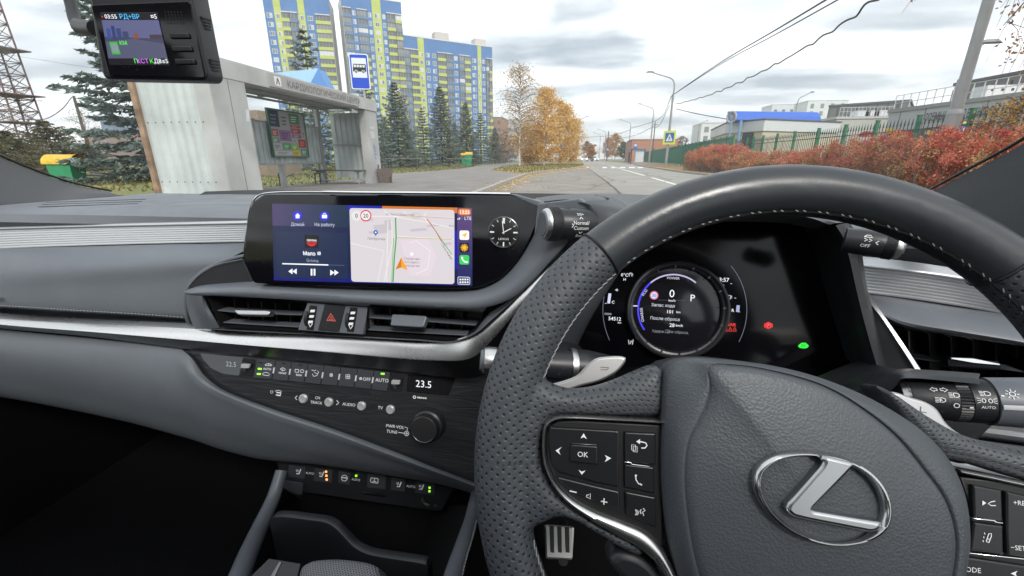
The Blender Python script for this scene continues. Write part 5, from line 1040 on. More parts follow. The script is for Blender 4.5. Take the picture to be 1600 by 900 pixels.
_p = N('ShaderNodeMath', t, operation='MULTIPLY'); _p.inputs[1].default_value = .5; t.links.new(lw.outputs[1], _p.inputs[0]); t.links.new(_p.outputs[0], mxs.inputs[0]); t.links.new(tr_.outputs[0], mxs.inputs[1]); t.links.new(gl_.outputs[0], mxs.inputs[2]); t.links.new(mxs.outputs[0], o_.inputs[0])
mb = MB(); rows = []
for t_ in np.linspace(0, 1, 16):
    rows.append([np.array([-.24+(.80-.16*t_)*s_, 1.045-.95*t_-.10*s_*s_-.03*math.sin(t_*PI)*-1, z_back-.005+.62*t_]) for s_ in np.linspace(-1, 1, 24)])
mb.loft(rows); mb.build('windshield', mg, car)

# unseen cabin parts behind the viewer, added to cut light from the rear
mb = MB(); mb.loft([[np.array([x, y, 1.50+.05*math.cos((x+.26)*1.6)-.06*max(0, -y-.9)]) for x in np.linspace(-1.28, .56, 12)] for y in (-.34, -.6, -1.0, -1.6)]); mb.build('shade_roof', mat('shade_roof_cloth', (.16, .165, .17), .9), car)
for x in (-.72, .14):
    mb = MB(); FS_ = Frame((x, -.42, .9), (0, 1, .15)); mb.plate(FS_, rrect(-.25, -.45, .25, .28, .08), -.12, 0, .03); mb.plate(FS_, rrect(-.14, .31, .14, .50, .05), -.09, .01, .03); mb.build('unseen_seat_back', M_DARK, car)
mb = MB(); mb.loft([[np.array([x, -1.6, z]) for x in (-1.3, .6)] for z in (.3, 1.1)]); mb.build('unseen_rear_wall', M_DARK, car)
# ---------------------------------------------------------------- dash camera on the windshield
dc = thing('dash_camera', 'black boxy dashboard camera with lit screen hanging at the top left of the windshield', 'dash camera', tuple(V(235, 60, .36)))
Fq = Frame(V(210, 62, .345), (.33, -1, -.06), X=(1, .30, .03))
body = [(138, -8), (150, 4), (160, 118), (172, 126), (318, 128), (327, 122), (300, 4), (292, -14), (150, -20)]
mb = MB(); mb.plate(Fq, rpoly(Fq.poly([(136, -30), (146, 40), (159, 115), (164, 123), (320, 126), (325, 118), (301, 0), (295, -30)]), .004), -.028, 0, .002, steps=3); b0 = mb.build('camera_body', mat('camera_shell', (.016, .016, .018), .45, bump=.1, bscale=900), dc)
mb = MB(); mb.plate(Fq, rpoly(Fq.poly([(143, 8), (172, 119), (322, 122), (298, 2)]), .003), 0, .0012, .0006); mb.build('front_plate', M_GLOSS, dc)
S2 = MB(); z2 = .0018; A0, A1, B1, B0 = (157, 20), (245, 20), (264, 101), (171, 101)
def sq(u, v): return lerp(lerp(A0, A1, u), lerp(B0, B1, u), v)
def s2(p, c, dz=0.): S2.tri([Fq.px(*sq(u, v), z2+dz) for u, v in p], Fq, z2+dz, col=col(*c))
s2([(0, 0), (1, 0), (1, 1), (0, 1)], (14, 14, 22)); s2([(0, .14), (1, .14), (1, .5), (0, .46)], (84, 86, 122), .0002); s2([(0, .46), (1, .5), (1, .88), (0, .88)], (58, 60, 84), .0002); s2([(0, .56), (.5, .5), (1, .6), (1, .88), (0, .88)], (74, 76, 100), .0003)
for u0, u1, v0, c in ((.05, .12, .3, (50, 70, 130)), (.14, .2, .25, (40, 54, 100)), (.22, .3, .3, (46, 60, 104)), (.32, .42, .36, (50, 60, 90)), (.78, 1, .42, (60, 50, 60))): s2([(u0, v0), (u1, v0), (u1, .5), (u0, .5)], c, .0004)
s2([(.5, .5), (.53, .40), (.57, .38), (.6, .5)], (120, 70, 50), .0004); s2([(.06, .56), (.2, .56), (.22, .8), (.08, .8)], (60, 160, 60), .0005); s2([(.08, .6), (.18, .6), (.2, .76), (.1, .76)], (120, 130, 140), .0006)
def t2(s_, u, v, h_, c): S2.text(Fq, s_, *Fq.px(*sq(u, v), z2+.0007), sz(Fq.O, h_), z2+.0007, col=col(*c), bold=.01)
t2('03:55', .17, .07, 5.4, (225, 225, 235)); t2('РД+ВР', .50, .07, 6, (70, 170, 225)); t2('¤5', .93, .07, 6, (225, 225, 235)); t2('▪', .02, .07, 4, (220, 40, 40)); t2('КМ', .3, .58, 5, (80, 220, 70)); t2('П', .46, .93, 6, (90, 220, 80)); t2('КСТ', .57, .93, 6, (190, 110, 220)); t2('К', .72, .93, 6, (90, 220, 80)); t2('Д8≤5', .88, .93, 6, (220, 222, 230))
S2.build('screen_image', M_SCREEN, dc, smooth=False)
mb = MB(); fp = [A0, A1, B1, B0]; mb.stroke(Fq, [Fq.px(x, y, z2) for x, y in fp], sz(Fq.O, 1.6), z2-.0002, closed=True); mb.build('screen_frame', M_DMETAL, dc)
for k, (x, y) in enumerate(((279, 55.5), (283, 76), (288, 96))):
    mb = MB(); mb.plate(Fq, [Fq.px(a, b, .003) for a, b in rpoly([(x-16, y-4.5), (x+15, y-4), (x+18, y+4.5), (x-13, y+5)], 2.5)], .001, .0034, .0009); mb.build('camera_button', M_BLACK, dc)
mb = MB()
for i in range(6):
    for j in range(5): q = Fq.px(258+i*5+j*1.0, 19+j*4.4, .0014); mb.lathe(Fq.p(*q, .0013), Fq.N, [(.0006, 0), (.0006, .0003)], 6)
mb.build('speaker_holes', M_BLACK, dc)
# side grilles on the right side face, seen obliquely
Fr = Frame(Fq.p(*Fq.px(327, 60), -.018), Fq.X, X=-Fq.N); 
mb = MB()
for c0 in ((310, 30), (325, 98)):
    for k in range(4):
        Pa = V(c0[0]+1+k*.9-2, c0[1]-9+k*5, .352); 
        q = Fq.px(c0[0]+(-4), c0[1]-8+k*5, 0)
        w0 = Fq.px(327-(118-c0[1])*.213, c0[1]-8+k*5, 0); mb.box(Fq.p(w0[0]+.0004, w0[1]-.001, -.012-(0 if k % 2 else .0005)), (.0016, .010, .0014))
mb.build('side_grille', M_BLACK, dc)
mb = MB(); mb.tube(cr([V(150, 44, .36), V(128, 42, .365), V(118, 34, .37), V(112, 10, .38), V(100, -30, .39)], 24), sz(V(120, 30, .37), 8), 12); mb.build('power_cable', M_BLACK, dc)
mb = MB(); mb.tube(cr([V(150, 45, .355), V(136, 44, .36), V(124, 41, .365)], 8), sz(V(120, 30, .37), 11), 12); mb.build('cable_plug', M_DARK, dc)
mb = MB(); P = Fq.p(*Fq.px(220, -20), -.02); mb.box(P+np.array([0, 0, .03]), (.03, .025, .05)); mb.build('mount_bracket', M_DARK, dc)
# ================================================================== THE STREET
rng = np.random.default_rng(11)
G0 = lambda x, y, z=0.: VZ(x, y, z)
def sheet(name, pts_, z, m_, kind='structure', parent=None, th=0.):
    F = Frame((0, 0, 0), (0, 0, 1)); mb = MB()
    if th: mb.plate(F, [(p[0], p[1]) for p in pts_], z-th, z, .01)
    else: mb.tri([(p[0], p[1]) for p in pts_], F, z)
    o = mb.build(name, m_, parent, smooth=False)
    if parent is None: o['kind'] = kind
    return o
def ground_mat(name, c1, c2, scale=.6, rough=.9, fine=.25, fscale=40, bump=.3, c3=None):
    m_ = mat(name, c1, rough, spec=.2); t = m_.node_tree; b = t.nodes['Principled BSDF']; tcn = N('ShaderNodeTexCoord', t)
    a = N('ShaderNodeTexNoise', t); a.inputs['Scale'].default_value = scale; a.inputs['Detail'].default_value = 7; a.inputs['Roughness'].default_value = .65; t.links.new(tcn.outputs['Object'], a.inputs['Vector'])
    r_ = N('ShaderNodeValToRGB', t); r_.color_ramp.elements[0].position = .38; r_.color_ramp.elements[0].color = (*c1, 1); r_.color_ramp.elements[1].position = .62; r_.color_ramp.elements[1].color = (*c2, 1)
    if c3: q = r_.color_ramp.elements.new(.52); q.color = (*c3, 1)
    t.links.new(a.outputs['Fac'], r_.inputs[0])
    f = N('ShaderNodeTexNoise', t); f.inputs['Scale'].default_value = fscale; f.inputs['Detail'].default_value = 4; t.links.new(tcn.outputs['Object'], f.inputs['Vector'])
    mr = N('ShaderNodeMapRange', t); mr.inputs[1].default_value = .3; mr.inputs[2].default_value = .7; mr.inputs[3].default_value = 1-fine; mr.inputs[4].default_value = 1+fine; t.links.new(f.outputs['Fac'], mr.inputs[0])
    mu = N('ShaderNodeMix', t, data_type='RGBA', blend_type='MULTIPLY'); mu.inputs[0].default_value = 1; t.links.new(r_.outputs[0], mu.inputs[6]); t.links.new(mr.outputs[0], mu.inputs[7]); t.links.new(mu.outputs[2], b.inputs['Base Color'])
    bp = N('ShaderNodeBump', t); bp.inputs['Strength'].default_value = bump; bp.inputs['Distance'].default_value = .02; t.links.new(f.outputs['Fac'], bp.inputs['Height']); t.links.new(bp.outputs[0], b.inputs['Normal'])
    return m_
X_GRASS = ground_mat('dry_grass', (.20, .19, .09), (.30, .26, .13), .25, fscale=14, fine=.4, c3=(.16, .18, .07))
X_ASPH = ground_mat('asphalt', (.29, .275, .25), (.34, .325, .295), .35, fscale=60, fine=.12)
X_ASPH2 = ground_mat('old_asphalt', (.225, .205, .185), (.30, .275, .245), .8, fscale=50, fine=.18)
X_PAVE = ground_mat('worn_pavement', (.20, .185, .175), (.27, .25, .235), .7, fscale=50, fine=.15)
X_DIRT = ground_mat('leafy_dirt', (.20, .13, .07), (.30, .20, .10), .5, fscale=25, fine=.4)
X_KERB = ground_mat('kerb_concrete', (.30, .29, .27), (.42, .40, .37), 2, fscale=30, fine=.15)
X_PAINT = ground_mat('road_paint', (.62, .62, .60), (.78, .78, .76), 6, fscale=40, fine=.2)
def g2(*px): return [G0(x, y)[:2] for x, y in px]
# ground sheet
sheet('ground', [(-900, -200), (900, -200), (900, 1500), (-900, 1500)], -.012, X_GRASS)
Lk = [(-3.2, -30), (-3.2, 8)]+[tuple(p) for p in g2((762, 300), (795, 285.5), (812, 279), (824, 274), (850, 269.5), (880, 266), (904, 262.5), (913, 259.5), (912.5, 256), (909, 252.5), (906.5, 250.6))]+[(-4, 1200)]
Rk = [(8.1, -30), (8.1, 8)]+[tuple(p) for p in g2((1260, 300), (1170, 284), (1103, 274.5), (1062, 269.5), (1030, 264.5), (999, 259.5), (988, 256), (965, 253.2), (940, 251.5))]+[(30, 1200)]
sheet('road', Lk+Rk[::-1], 0, X_ASPH)
bay = [(-3.2, -30), (-3.2, 8)]+[tuple(p) for p in g2((762, 300), (795, 285.5), (812, 279), (824, 274), (850, 269.5), (880, 266), (904, 262.5), (913, 259.5))]+[tuple(p) for p in g2((915, 260), (940, 278), (970, 303))]+[(1.2, 8), (1.2, -30)]
sheet('bus_bay', bay, .004, X_ASPH2)
pl = [(-3.35, -30), (-3.35, 8)]+[tuple(p) for p in g2((760, 300), (793, 285.5), (810, 279), (822, 273.6), (800, 271.5), (765, 267.5), (783, 261.5), (840, 256.5), (893, 253), (900, 251.5), (800, 254.5), (753, 259), (724, 264.3), (681, 268.5), (609, 273.5))]+[(-12.0, 19.6), (-12.0, -30)]
sheet('pavement', pl, .10, X_PAVE, th=.12)
sheet('footpath', g2((60, 270), (150, 276), (235, 272), (235, 262), (150, 263), (60, 264)), .0, X_PAVE)
verge = [tuple(p) for p in g2((824, 273.2), (850, 269), (880, 265.6), (903, 262.2), (912, 259.2), (911, 256), (904, 253.2), (893, 253.3), (840, 257), (785, 262), (768, 267.6), (800, 271.4))]
sheet('verge', verge, .09, ground_mat('leafy_verge', (.26, .20, .09), (.42, .27, .09), .35, fscale=12, fine=.4, c3=(.22, .2, .08)), th=.11)
rv = [tuple(p) for p in g2((1260, 299), (1170, 283), (1103, 273.8), (1062, 269), (1030, 264), (1000, 259), (1012, 257), (1045, 258.5), (1068, 261))]+[(14.0, 44), (14, 8), (8.4, 8)]
sheet('verge', rv, .08, X_DIRT, th=.10)
sheet('pavement', [tuple(p) for p in g2((999, 258.7), (988, 255.6), (966, 253), (1000, 252.4), (1040, 255.5), (1046, 258), (1012, 256.8))], .08, X_PAVE, th=.10)
# kerbs: single stones along the edges
def kerb(name, line, w_=.18, h_=.15, step=1.6, m_=X_KERB, maxn=80, side=-1):
    L = cr(np.array([(p[0], p[1], 0) for p in line]), 300); d = np.concatenate([[0], np.cumsum(np.linalg.norm(np.diff(L, axis=0), axis=1))]); par = None; s_ = 0; n = 0
    f = lambda q: np.array([np.interp(q, d, L[:, k]) for k in range(3)]); mesh0 = None
    mb = MB(); mb.box((0, 0, h_/2), (w_, .97*step, h_)); base = thing(name, 'row of concrete kerb stones edging the '+('bus bay and leafy verge on the left' if side < 0 else 'right side of the road by the red hedge'), 'kerb', tuple(f(0)))
    while s_+step < d[-1] and n < maxn:
        a, b = f(s_), f(s_+step); t_ = b-a; ang = math.atan2(t_[1], t_[0])-PI/2
        if mesh0 is None:
            o = mb.build('kerb_stone', m_, base, smooth=False, origin=(0, 0, 0)); mesh0 = o.data
        else: o = bpy.data.objects.new('kerb_stone', mesh0); COL.objects.link(o); o.parent = base
        c_ = (a+b)/2-WL[base.name]; o.location = (c_[0]+side*w_/2, c_[1], 0); o.rotation_euler = (0, 0, ang); s_ += step; n += 1
        if n > 25: step_ = step
    return base
kerb('kerb', [(-3.3, 12)]+Lk[2:13], side=-1, step=1.5, maxn=70)
kerb('kerb', [(8.1, 14)]+Rk[2:11], side=1, step=1.8, maxn=70)
# markings
def quadpx(*p): return [tuple(q) for q in g2(*p)]
xl = lambda y: 4.16
mk = MB(); FG = Frame((0, 0, 0), (0, 0, 1))
for y0, y1 in ((31.5, 78), (19.5, 28), (10, 15.5)): mk.tri([(4.08, y0), (4.28, y0), (4.28, y1), (4.08, y1)], FG, .008)
for k in range(8): mk.tri([(4.1+.02*k, 100+k*16), (4.35+.02*k, 100+k*16), (4.4+.02*k, 108+k*16), (4.15+.02*k, 108+k*16)], FG, .008)
mk.build('centre_line', X_PAINT, None, smooth=False)['kind'] = 'structure'
cwp = [(915, 921), (941, 949), (955, 964), (968, 978), (982, 993), (996, 1006)]
bar0 = None
cwk = thing('pedestrian_crossing', 'row of white zebra crossing bars painted across the road', 'crosswalk', (4, 60, 0))
for a, b in cwp:
    p = quadpx((a, 261.0), (b-2, 260.8), (b, 262.6), (a+1, 262.9)); sheet('crossing_bar', p, .008, X_PAINT, parent=cwk)

# tar seams and cracks
mb = MB()
for ln in (((914, 260), (940, 278), (970, 303)),):
    P = [G0(x, y) for x, y in ln]; P = cr(np.array(P), 40); P[:, 0] += rng.normal(0, .02, 40); mb.stroke(FG, [(p[0], p[1]) for p in P], .10, .010)
for k in range(16):
    x0, y0 = rng.uniform(-3, 7), rng.uniform(14, 50); a = rng.uniform(0, 2*PI); P = [(x0, y0)]
    for j in range(14): a += rng.normal(0, .5); P.append((P[-1][0]+.35*math.cos(a), P[-1][1]+.8*math.sin(a)))
    mb.stroke(FG, P, .035, .010)
mb.build('road_cracks', mat('tar_seam', (.09, .085, .08), .8), None, smooth=False)['kind'] = 'structure'

# ---------------------------------------------------------------- helpers for quads and trees
def quads_obj(name, P, m_, parent, colr=None, kind=None, origin=None):
    """P: (n,4,3) array of quads, colr: (n,3)"""
    n = len(P); o0 = np.zeros(3) if origin is None else np.asarray(origin, float)
    me = bpy.data.meshes.new(name); me.vertices.add(4*n); me.vertices.foreach_set('co', (P.reshape(-1, 3)-o0).ravel().astype(np.float32))
    me.loops.add(4*n); me.loops.foreach_set('vertex_index', np.arange(4*n, dtype=np.int32)); me.polygons.add(n); me.polygons.foreach_set('loop_start', np.arange(0, 4*n, 4, dtype=np.int32))
    me.materials.append(m_)
    if colr is not None:
        ca = me.color_attributes.new('Col', 'FLOAT_COLOR', 'CORNER'); c4 = np.ones((n, 4, 4), np.float32); c4[:, :, :3] = colr[:, None, :]; ca.data.foreach_set('color', c4.ravel())
    me.update(calc_edges=True); return link(name, me, parent, o0, kind)
def leafmat(name, trans=.35, rough=.6):
    m_ = bpy.data.materials.new(name); m_.use_nodes = True; t = m_.node_tree; b = t.nodes['Principled BSDF']; b.inputs['Roughness'].default_value = rough; b.inputs['Specular IOR Level'].default_value = .25
    an = N('ShaderNodeVertexColor', t, layer_name='Col'); t.links.new(an.outputs[0], b.inputs['Base Color'])
    tl_ = N('ShaderNodeBsdfTranslucent', t); t.links.new(an.outputs[0], tl_.inputs[0]); ms = N('ShaderNodeMixShader', t); ms.inputs[0].default_value = trans
    t.links.new(b.outputs[0], ms.inputs[1]); t.links.new(tl_.outputs[0], ms.inputs[2]); t.links.new(ms.outputs[0], t.nodes['Material Output'].inputs[0]); return m_
X_LEAF = leafmat('leaves', .4); X_NEEDLE = leafmat('needles', .3, .7)
X_BARK = mat('dark_bark', (.11, .085, .065), .9, var=.3, vscale=6, bump=.6, bscale=30, bdist=.01)
X_BIRCH = mat('birch_bark', (.55, .53, .49), .8, var=.45, vscale=5, bump=.3, bscale=20, bdist=.01)
def leaves(C, size, aspect=.6, colors=None, up=.0):
    n = len(C); d = rng.normal(size=(n, 3)); d /= np.linalg.norm(d, axis=1)[:, None]; e_ = rng.normal(size=(n, 3)); e_ -= d*(e_*d).sum(1)[:, None]; e_ /= np.linalg.norm(e_, axis=1)[:, None]
    s_ = size*rng.uniform(.7, 1.3, n)[:, None]; a = d*s_; b = e_*s_*aspect
    return np.stack([C-a, C+b*.9, C+a, C-b*.9], 1)
def jitter(base, n, amt=.2, idx=None):
    base = np.array(base, float); k = rng.integers(0, len(base), n) if idx is None else idx; return np.clip(base[k]*(1+rng.normal(0, amt, (n, 1))), .004, .95)
def spruce_mesh(H, Rb, whorls, nb, twig, nl, cols, skirt=.04, sparse_top=0.):
    Q = []; Cc = []
    for w_ in range(whorls):
        t = (w_+.5)/whorls; t = t**.92; z = H*(skirt+(1-skirt)*t); L = Rb*(1-t)**.85*(1+rng.normal(0, .07))+.03*Rb
        n = max(4, int(nb*(1-.45*t)))
        for b in range(n):
            az = 2*PI*(b+rng.uniform(-.35, .35))/n+w_*.7; Lb = L*rng.uniform(.55, 1.2); dr = rng.uniform(.18, .42)*(1-t)+.02
            m_ = max(3, int(twig*Lb/Rb+2)); u = np.linspace(.08, 1, m_)
            rr = Lb*u; zz = z-dr*Lb*u*(1.25-u*.8)+rng.normal(0, .01)+(.35*t*Lb*u)
            bx, by = np.cos(az)*rr, np.sin(az)*rr
            for i in range(m_):
                c0 = np.array([bx[i], by[i], zz[i]]); tw = (.42*Lb*(1-u[i])+.14*Rb*(1-t*.7))*rng.uniform(.7, 1.1)
                for s_ in (-1, 1, 0):
                    a2 = az+s_*rng.uniform(.7, 1.1); dirv = np.array([math.cos(a2), math.sin(a2), -.16+rng.normal(0, .14)])
                    k = nl if s_ else max(1, nl//2); q = rng.uniform(0, 1, k)[:, None]
                    C = c0+dirv*tw*q; dd = dirv+rng.normal(0, .38, (k, 3)); dd /= np.linalg.norm(dd, axis=1)[:, None]
                    ln = (H*.011+.012*Rb+.03)*rng.uniform(.7, 1.4, (k, 1)); sd_ = np.cross(dd, rng.normal(size=(k, 3))); sd_ /= np.linalg.norm(sd_, axis=1)[:, None]
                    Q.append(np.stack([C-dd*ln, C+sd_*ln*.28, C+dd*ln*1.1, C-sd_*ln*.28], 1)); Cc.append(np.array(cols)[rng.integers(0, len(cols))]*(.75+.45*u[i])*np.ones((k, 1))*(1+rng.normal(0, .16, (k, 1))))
    return np.concatenate(Q), np.clip(np.concatenate(Cc), .003, .9)
SPC = [(.16, .20, .165), (.17, .215, .19), (.14, .17, .12), (.21, .25, .22)]
def spruce(name, label, loc, H, Rb, whorls=27, nb=8, twig=9, nl=5, cols=SPC, group='spruces beyond the shelter'):
    t = thing(name, label, 'spruce', (0, 0, 0), group); Q, Cc = spruce_mesh(H, Rb, whorls, nb, twig, nl, cols)
    MB().tube([(0, 0, -.2), (.02, 0, H*.5), (0, 0, H*.97)], [H*.014, H*.009, .01], 8).build('trunk', X_BARK, t, origin=(0, 0, 0))
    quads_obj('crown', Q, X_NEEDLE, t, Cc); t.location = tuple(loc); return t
def place(px_, Y, ztop_py, pxtop=None):
    """ground position seen in column px_ at distance Y, and the height whose top is seen at ztop_py"""
    b = V(px_, 258, Y); zt_ = V(pxtop or px_, ztop_py, Y)[2]; return np.array([b[0], Y, 0.]), zt_
# prototypes and copies
P_, H_ = place(625, 56, 128, 622); A1 = spruce('spruce_tree', 'tall dense blue green spruce behind the picnic table, nearest the bus shelter', P_, H_, 3.6)
P_, H_ = place(692, 74, 135); A2 = spruce('spruce_tree', 'tall dark slender spruce standing in the middle of the row before the blue tower', P_, H_, 4.0, whorls=29, cols=[(.14, .17, .12), (.16, .19, .145), (.19, .22, .18)])
P_, H_ = place(664, 66, 168); A3 = spruce('spruce_tree', 'thin pointed spruce between the dense spruce and the tallest dark one', P_, H_, 2.6, whorls=20, nb=7, twig=8, nl=4)
lst = [(583, 50, 112, A3, .9, 'spruce half hidden by the shelter corner, just right of the bus stop sign'), (730, 84, 157, A2, .9, 'dark spruce behind the green litter bins, third large one of the row'),
       (713, 95, 188, A1, .8, 'small spruce filling the gap left of the green litter bins'), (752, 92, 174, A3, 1.2, 'blue green spruce right of the green litter bins'), (774, 100, 198, A2, 1, 'low spruce at the right end of the row, beside the bare birch'), (641, 85, 195, A1, 1, 'small spruce low behind the dense spruce near the shelter'),
       (790, 120, 205, A3, 1.2, 'far spruce seen between the bare birch trunk and the row'), (605, 75, 180, A1, 1, 'small spruce low behind the right post of the shelter'), (500, 44, 38, A3, 1.0, 'tall bare topped spruce rising behind the shelter roof in front of the blue tower')]
for k, (px_, Y, ty_, src_, wk, lb) in enumerate(lst):
    P_, H_ = place(px_, Y, ty_, px_-10 if px_ == 500 else None); h0_ = 1; base_h = [q for q in src_.children if q.name.startswith('crown')][0].dimensions[2]
    dup(src_, P_, rng.uniform(0, 6), ((H_/ (src_['h'] if 'h' in src_ else base_h))*wk*1.0, (H_/base_h)*wk, H_/base_h), lb)
bpy.context.view_layer.update()
# big spruce on the left
P_, H_ = place(238, 19.5, -60); spruce('spruce_tree', 'large blue green spruce with long drooping boughs behind the dash camera, left of the shelter', P_, H_*1.0, 3.8, whorls=17, nb=7, twig=13, nl=8, group=None, cols=[(.15, .19, .175), (.18, .23, .21), (.12, .155, .13)])
# low scrubby conifers at far left
for px_, Y, ty_, Rb, lb in ((20, 27, 205, 4.2, 'low spreading brown green pine at the far left edge below the lattice mast'), (88, 32, 188, 3.8, 'rounded brownish conifer behind the green bin with yellow lid'), (140, 36, 226, 3.2, 'low blue green conifer right of the yellow lidded bin'), (-40, 20, 200, 4, 'scrubby conifer at the very left edge of the windshield')):
    P_, H_ = place(px_, Y, ty_); spruce('conifer_shrub', lb, P_, H_, Rb, whorls=14, nb=11, twig=11, nl=8, group='scrub at the left', cols=[(.13, .12, .06), (.10, .105, .055), (.16, .14, .08)] if px_ < 120 else [(.09, .12, .11), (.11, .14, .125)])
for o in COL.objects:
    if o.get('category') == 'spruce' and o.name.startswith('conifer'): o['category'] = 'shrub'

def broadleaf(name, label, loc, H, Rc, nleaf, cols, lsize=.10, zc=.58, seed=0, bark=X_BIRCH, lean=0., nbr=46, group=None, droop=.25, cat='birch', trunk_r=None, kz=.42, low=.16, jit=.095, tw=1.):
    r0 = np.random.default_rng(seed); t = thing(name, label, cat, (0, 0, 0), group); tr_ = trunk_r or H*.012
    T = MB(); tp = np.array([(lean*H*k/6+r0.normal(0, .02)*H*.1*k/6, r0.normal(0, .008)*H, H*k/6) for k in range(7)]); T.tube(cr(tp, 16), np.linspace(tr_, .02, 16), 8); T.build('trunk', bark, t, origin=(0, 0, 0))
    B = MB(); C = []
    for k in range(nbr):
        h_ = H*(low+(.97-low)*(k+.5)/nbr); p0 = np.array([np.interp(h_, tp[:, 2], tp[:, i]) for i in range(3)]); az = k*2.4+r0.uniform(-.4, .4); env = math.sin(PI*min(1, max(.06, (h_/H-low+.08)/(1.08-low))))**.7
        L = Rc*env*r0.uniform(.65, 1.15); up = r0.uniform(.35, .9)
        P = [p0]; d = np.array([math.cos(az), math.sin(az), up])
        for j in range(5): d = d+np.array([r0.normal(0, .12), r0.normal(0, .12), -droop*.5*(j/3)]); d /= np.linalg.norm(d); P.append(P[-1]+d*L/5)
        P = np.array(P); B.tube(P, np.linspace(tr_*.32, .012, 6), 4, cap=False)
        for j in range(7):
            u = r0.uniform(.25, 1); q = np.array([np.interp(u*5, range(6), P[:, i]) for i in range(3)]); d2 = r0.normal(size=3)*np.array([1, 1, .5]); d2[2] -= droop; d2 /= np.linalg.norm(d2); l2 = L*r0.uniform(.18, .42)
            R2 = [q, q+d2*l2*.5, q+d2*l2+np.array([0, 0, -droop*l2*.5])]; B.tube(R2, [.014*tw, .01*tw, .006*tw], 3, cap=False)
            C += [R2[0]+(R2[2]-R2[0])*v for v in r0.uniform(0, 1, 5)]
    B.build('branches', bark if bark is not X_BIRCH else X_TWIG, t, origin=(0, 0, 0))
    if nleaf:
        C = np.array(C); cl_ = r0.integers(0, len(C), nleaf); cen = C[cl_]+r0.normal(0, Rc*jit, (nleaf, 3)); cc_ = np.array(cols)[(cl_*7) % len(cols)]*(1+r0.normal(0, .2, (nleaf, 1)))
        quads_obj('foliage', leaves(cen, lsize, .65), X_LEAF, t, np.clip(cc_, .01, .95))
    t.location = tuple(loc); return t
X_TWIG = mat('twigs', (.20, .15, .12), .9)
YEL = [(.78, .52, .16), (.72, .44, .12), (.80, .58, .24), (.66, .38, .12), (.74, .52, .20)]
P_, H_ = place(812, 67, 97); broadleaf('birch_tree', 'tall bare white barked birch at the left of the golden birches', P_, H_, 4.2, 3600, [(.66, .46, .22), (.55, .38, .2), (.5, .36, .22)], .11, seed=14, nbr=84, droop=.6)
for px_, Y, ty_, Rc, nl_, sd_, lb in ((850, 72, 138, 3.9, 7500, 5, 'tallest golden orange birch, just right of the bare birch'), (876, 82, 162, 4.0, 7500, 8, 'golden birch in the middle of the clump by the kerb'), (893, 92, 186, 3.3, 5200, 9, 'rightmost golden birch overhanging the road edge'), (828, 76, 200, 3.8, 7000, 12, 'low orange leaved birch at the foot of the bare birch')):
    P_, H_ = place(px_, Y, ty_); broadleaf('birch_tree', lb, P_, H_, Rc, nl_, YEL, .15, seed=sd_, nbr=52, group='golden birches on the verge', droop=.3, low=.06)
# hanging birch at the upper right, its crown partly in view
broadleaf('birch_tree', 'birch with thin drooping twigs and brown leaves hanging in at the upper right corner', (12.9, 13.0, 0), 9.6, 4.2, 7500, [(.35, .14, .08), (.42, .2, .1), (.5, .3, .1), (.3, .12, .1)], .052, seed=21, nbr=90, droop=.95, low=.3, trunk_r=.13, jit=.018, tw=.8)
for k, (px_, Y, ty_, lb) in enumerate(((1572, 16.5, 150, 'young birch sapling with yellow leaves right of the large lamp post, behind the red hedge'), (1600, 15, 140, 'young birch sapling with yellow leaves at the right edge of the windshield'), (1535, 17.5, 162, 'thin young birch sapling with pale trunk just right of the large lamp post'))):
    P_, H_ = place(px_, Y, ty_); broadleaf('birch_sapling', lb, P_, H_, 1.1, 450, [(.6, .38, .08), (.55, .3, .08), (.45, .3, .12)], .05, seed=30+k, nbr=26, group='young birches behind the hedge', cat='young birch', trunk_r=.045, low=.3)
# distant trees along the road
far = [(922, 190, 226, [(.5, .28, .08)], 'distant orange tree left of the far road'), (960, 240, 210, [(.52, .30, .07)], 'distant yellow orange tree behind the far lamp posts'), (948, 280, 216, [(.5, .26, .08)], 'distant orange tree nearest the far end of the road'), (972, 230, 222, [(.16, .17, .06), (.1, .13, .05)], 'distant dark green tree left of the far bus shelter'), (916, 260, 222, [(.3, .17, .08)], 'distant brown tree above the far cars'), (1100, 190, 222, [(.3, .2, .15)], 'distant bare tree between the crossing sign and the white tower block'), (1062, 160, 213, [(.3, .22, .18)], 'pale bare tree right of the crossing sign')]
for k, (px_, Y, ty_, cs_, lb) in enumerate(far):
    P_, H_ = place(px_, Y, ty_); broadleaf('roadside_tree', lb, P_, H_, H_*.36, 2600 if k < 5 else 500, cs_, .32, seed=40+k, nbr=26, group='far trees along the road', cat='tree')
for k, px_ in enumerate((788, 772, 800)):
    P_, H_ = place(px_, 110+k*12, 205+k*4); broadleaf('bare_tree', ('bare leafless tree at the foot of the brown and white blocks', 'bare leafless tree left of its neighbour near the last spruce', 'bare leafless tree closest to the bare birch')[k], P_, H_, H_*.34, 500, [(.35, .25, .2)], .3, seed=60+k, nbr=30, group='bare trees', cat='tree', bark=X_TWIG)
P_, H_ = place(150, 60, 170); broadleaf('bare_tree', 'bare leafless tree beside the leaning wooden pole at the left', P_, H_, 3.2, 300, [(.35, .25, .2)], .12, seed=70, nbr=30, cat='tree', bark=X_TWIG)
P_, H_ = place(62, 44, 130); broadleaf('bare_tree', 'bare tree with fine branches in front of the lattice mast', P_, H_, 2.6, 200, [(.3, .22, .15)], .08, seed=71, nbr=34, cat='tree', bark=X_TWIG)

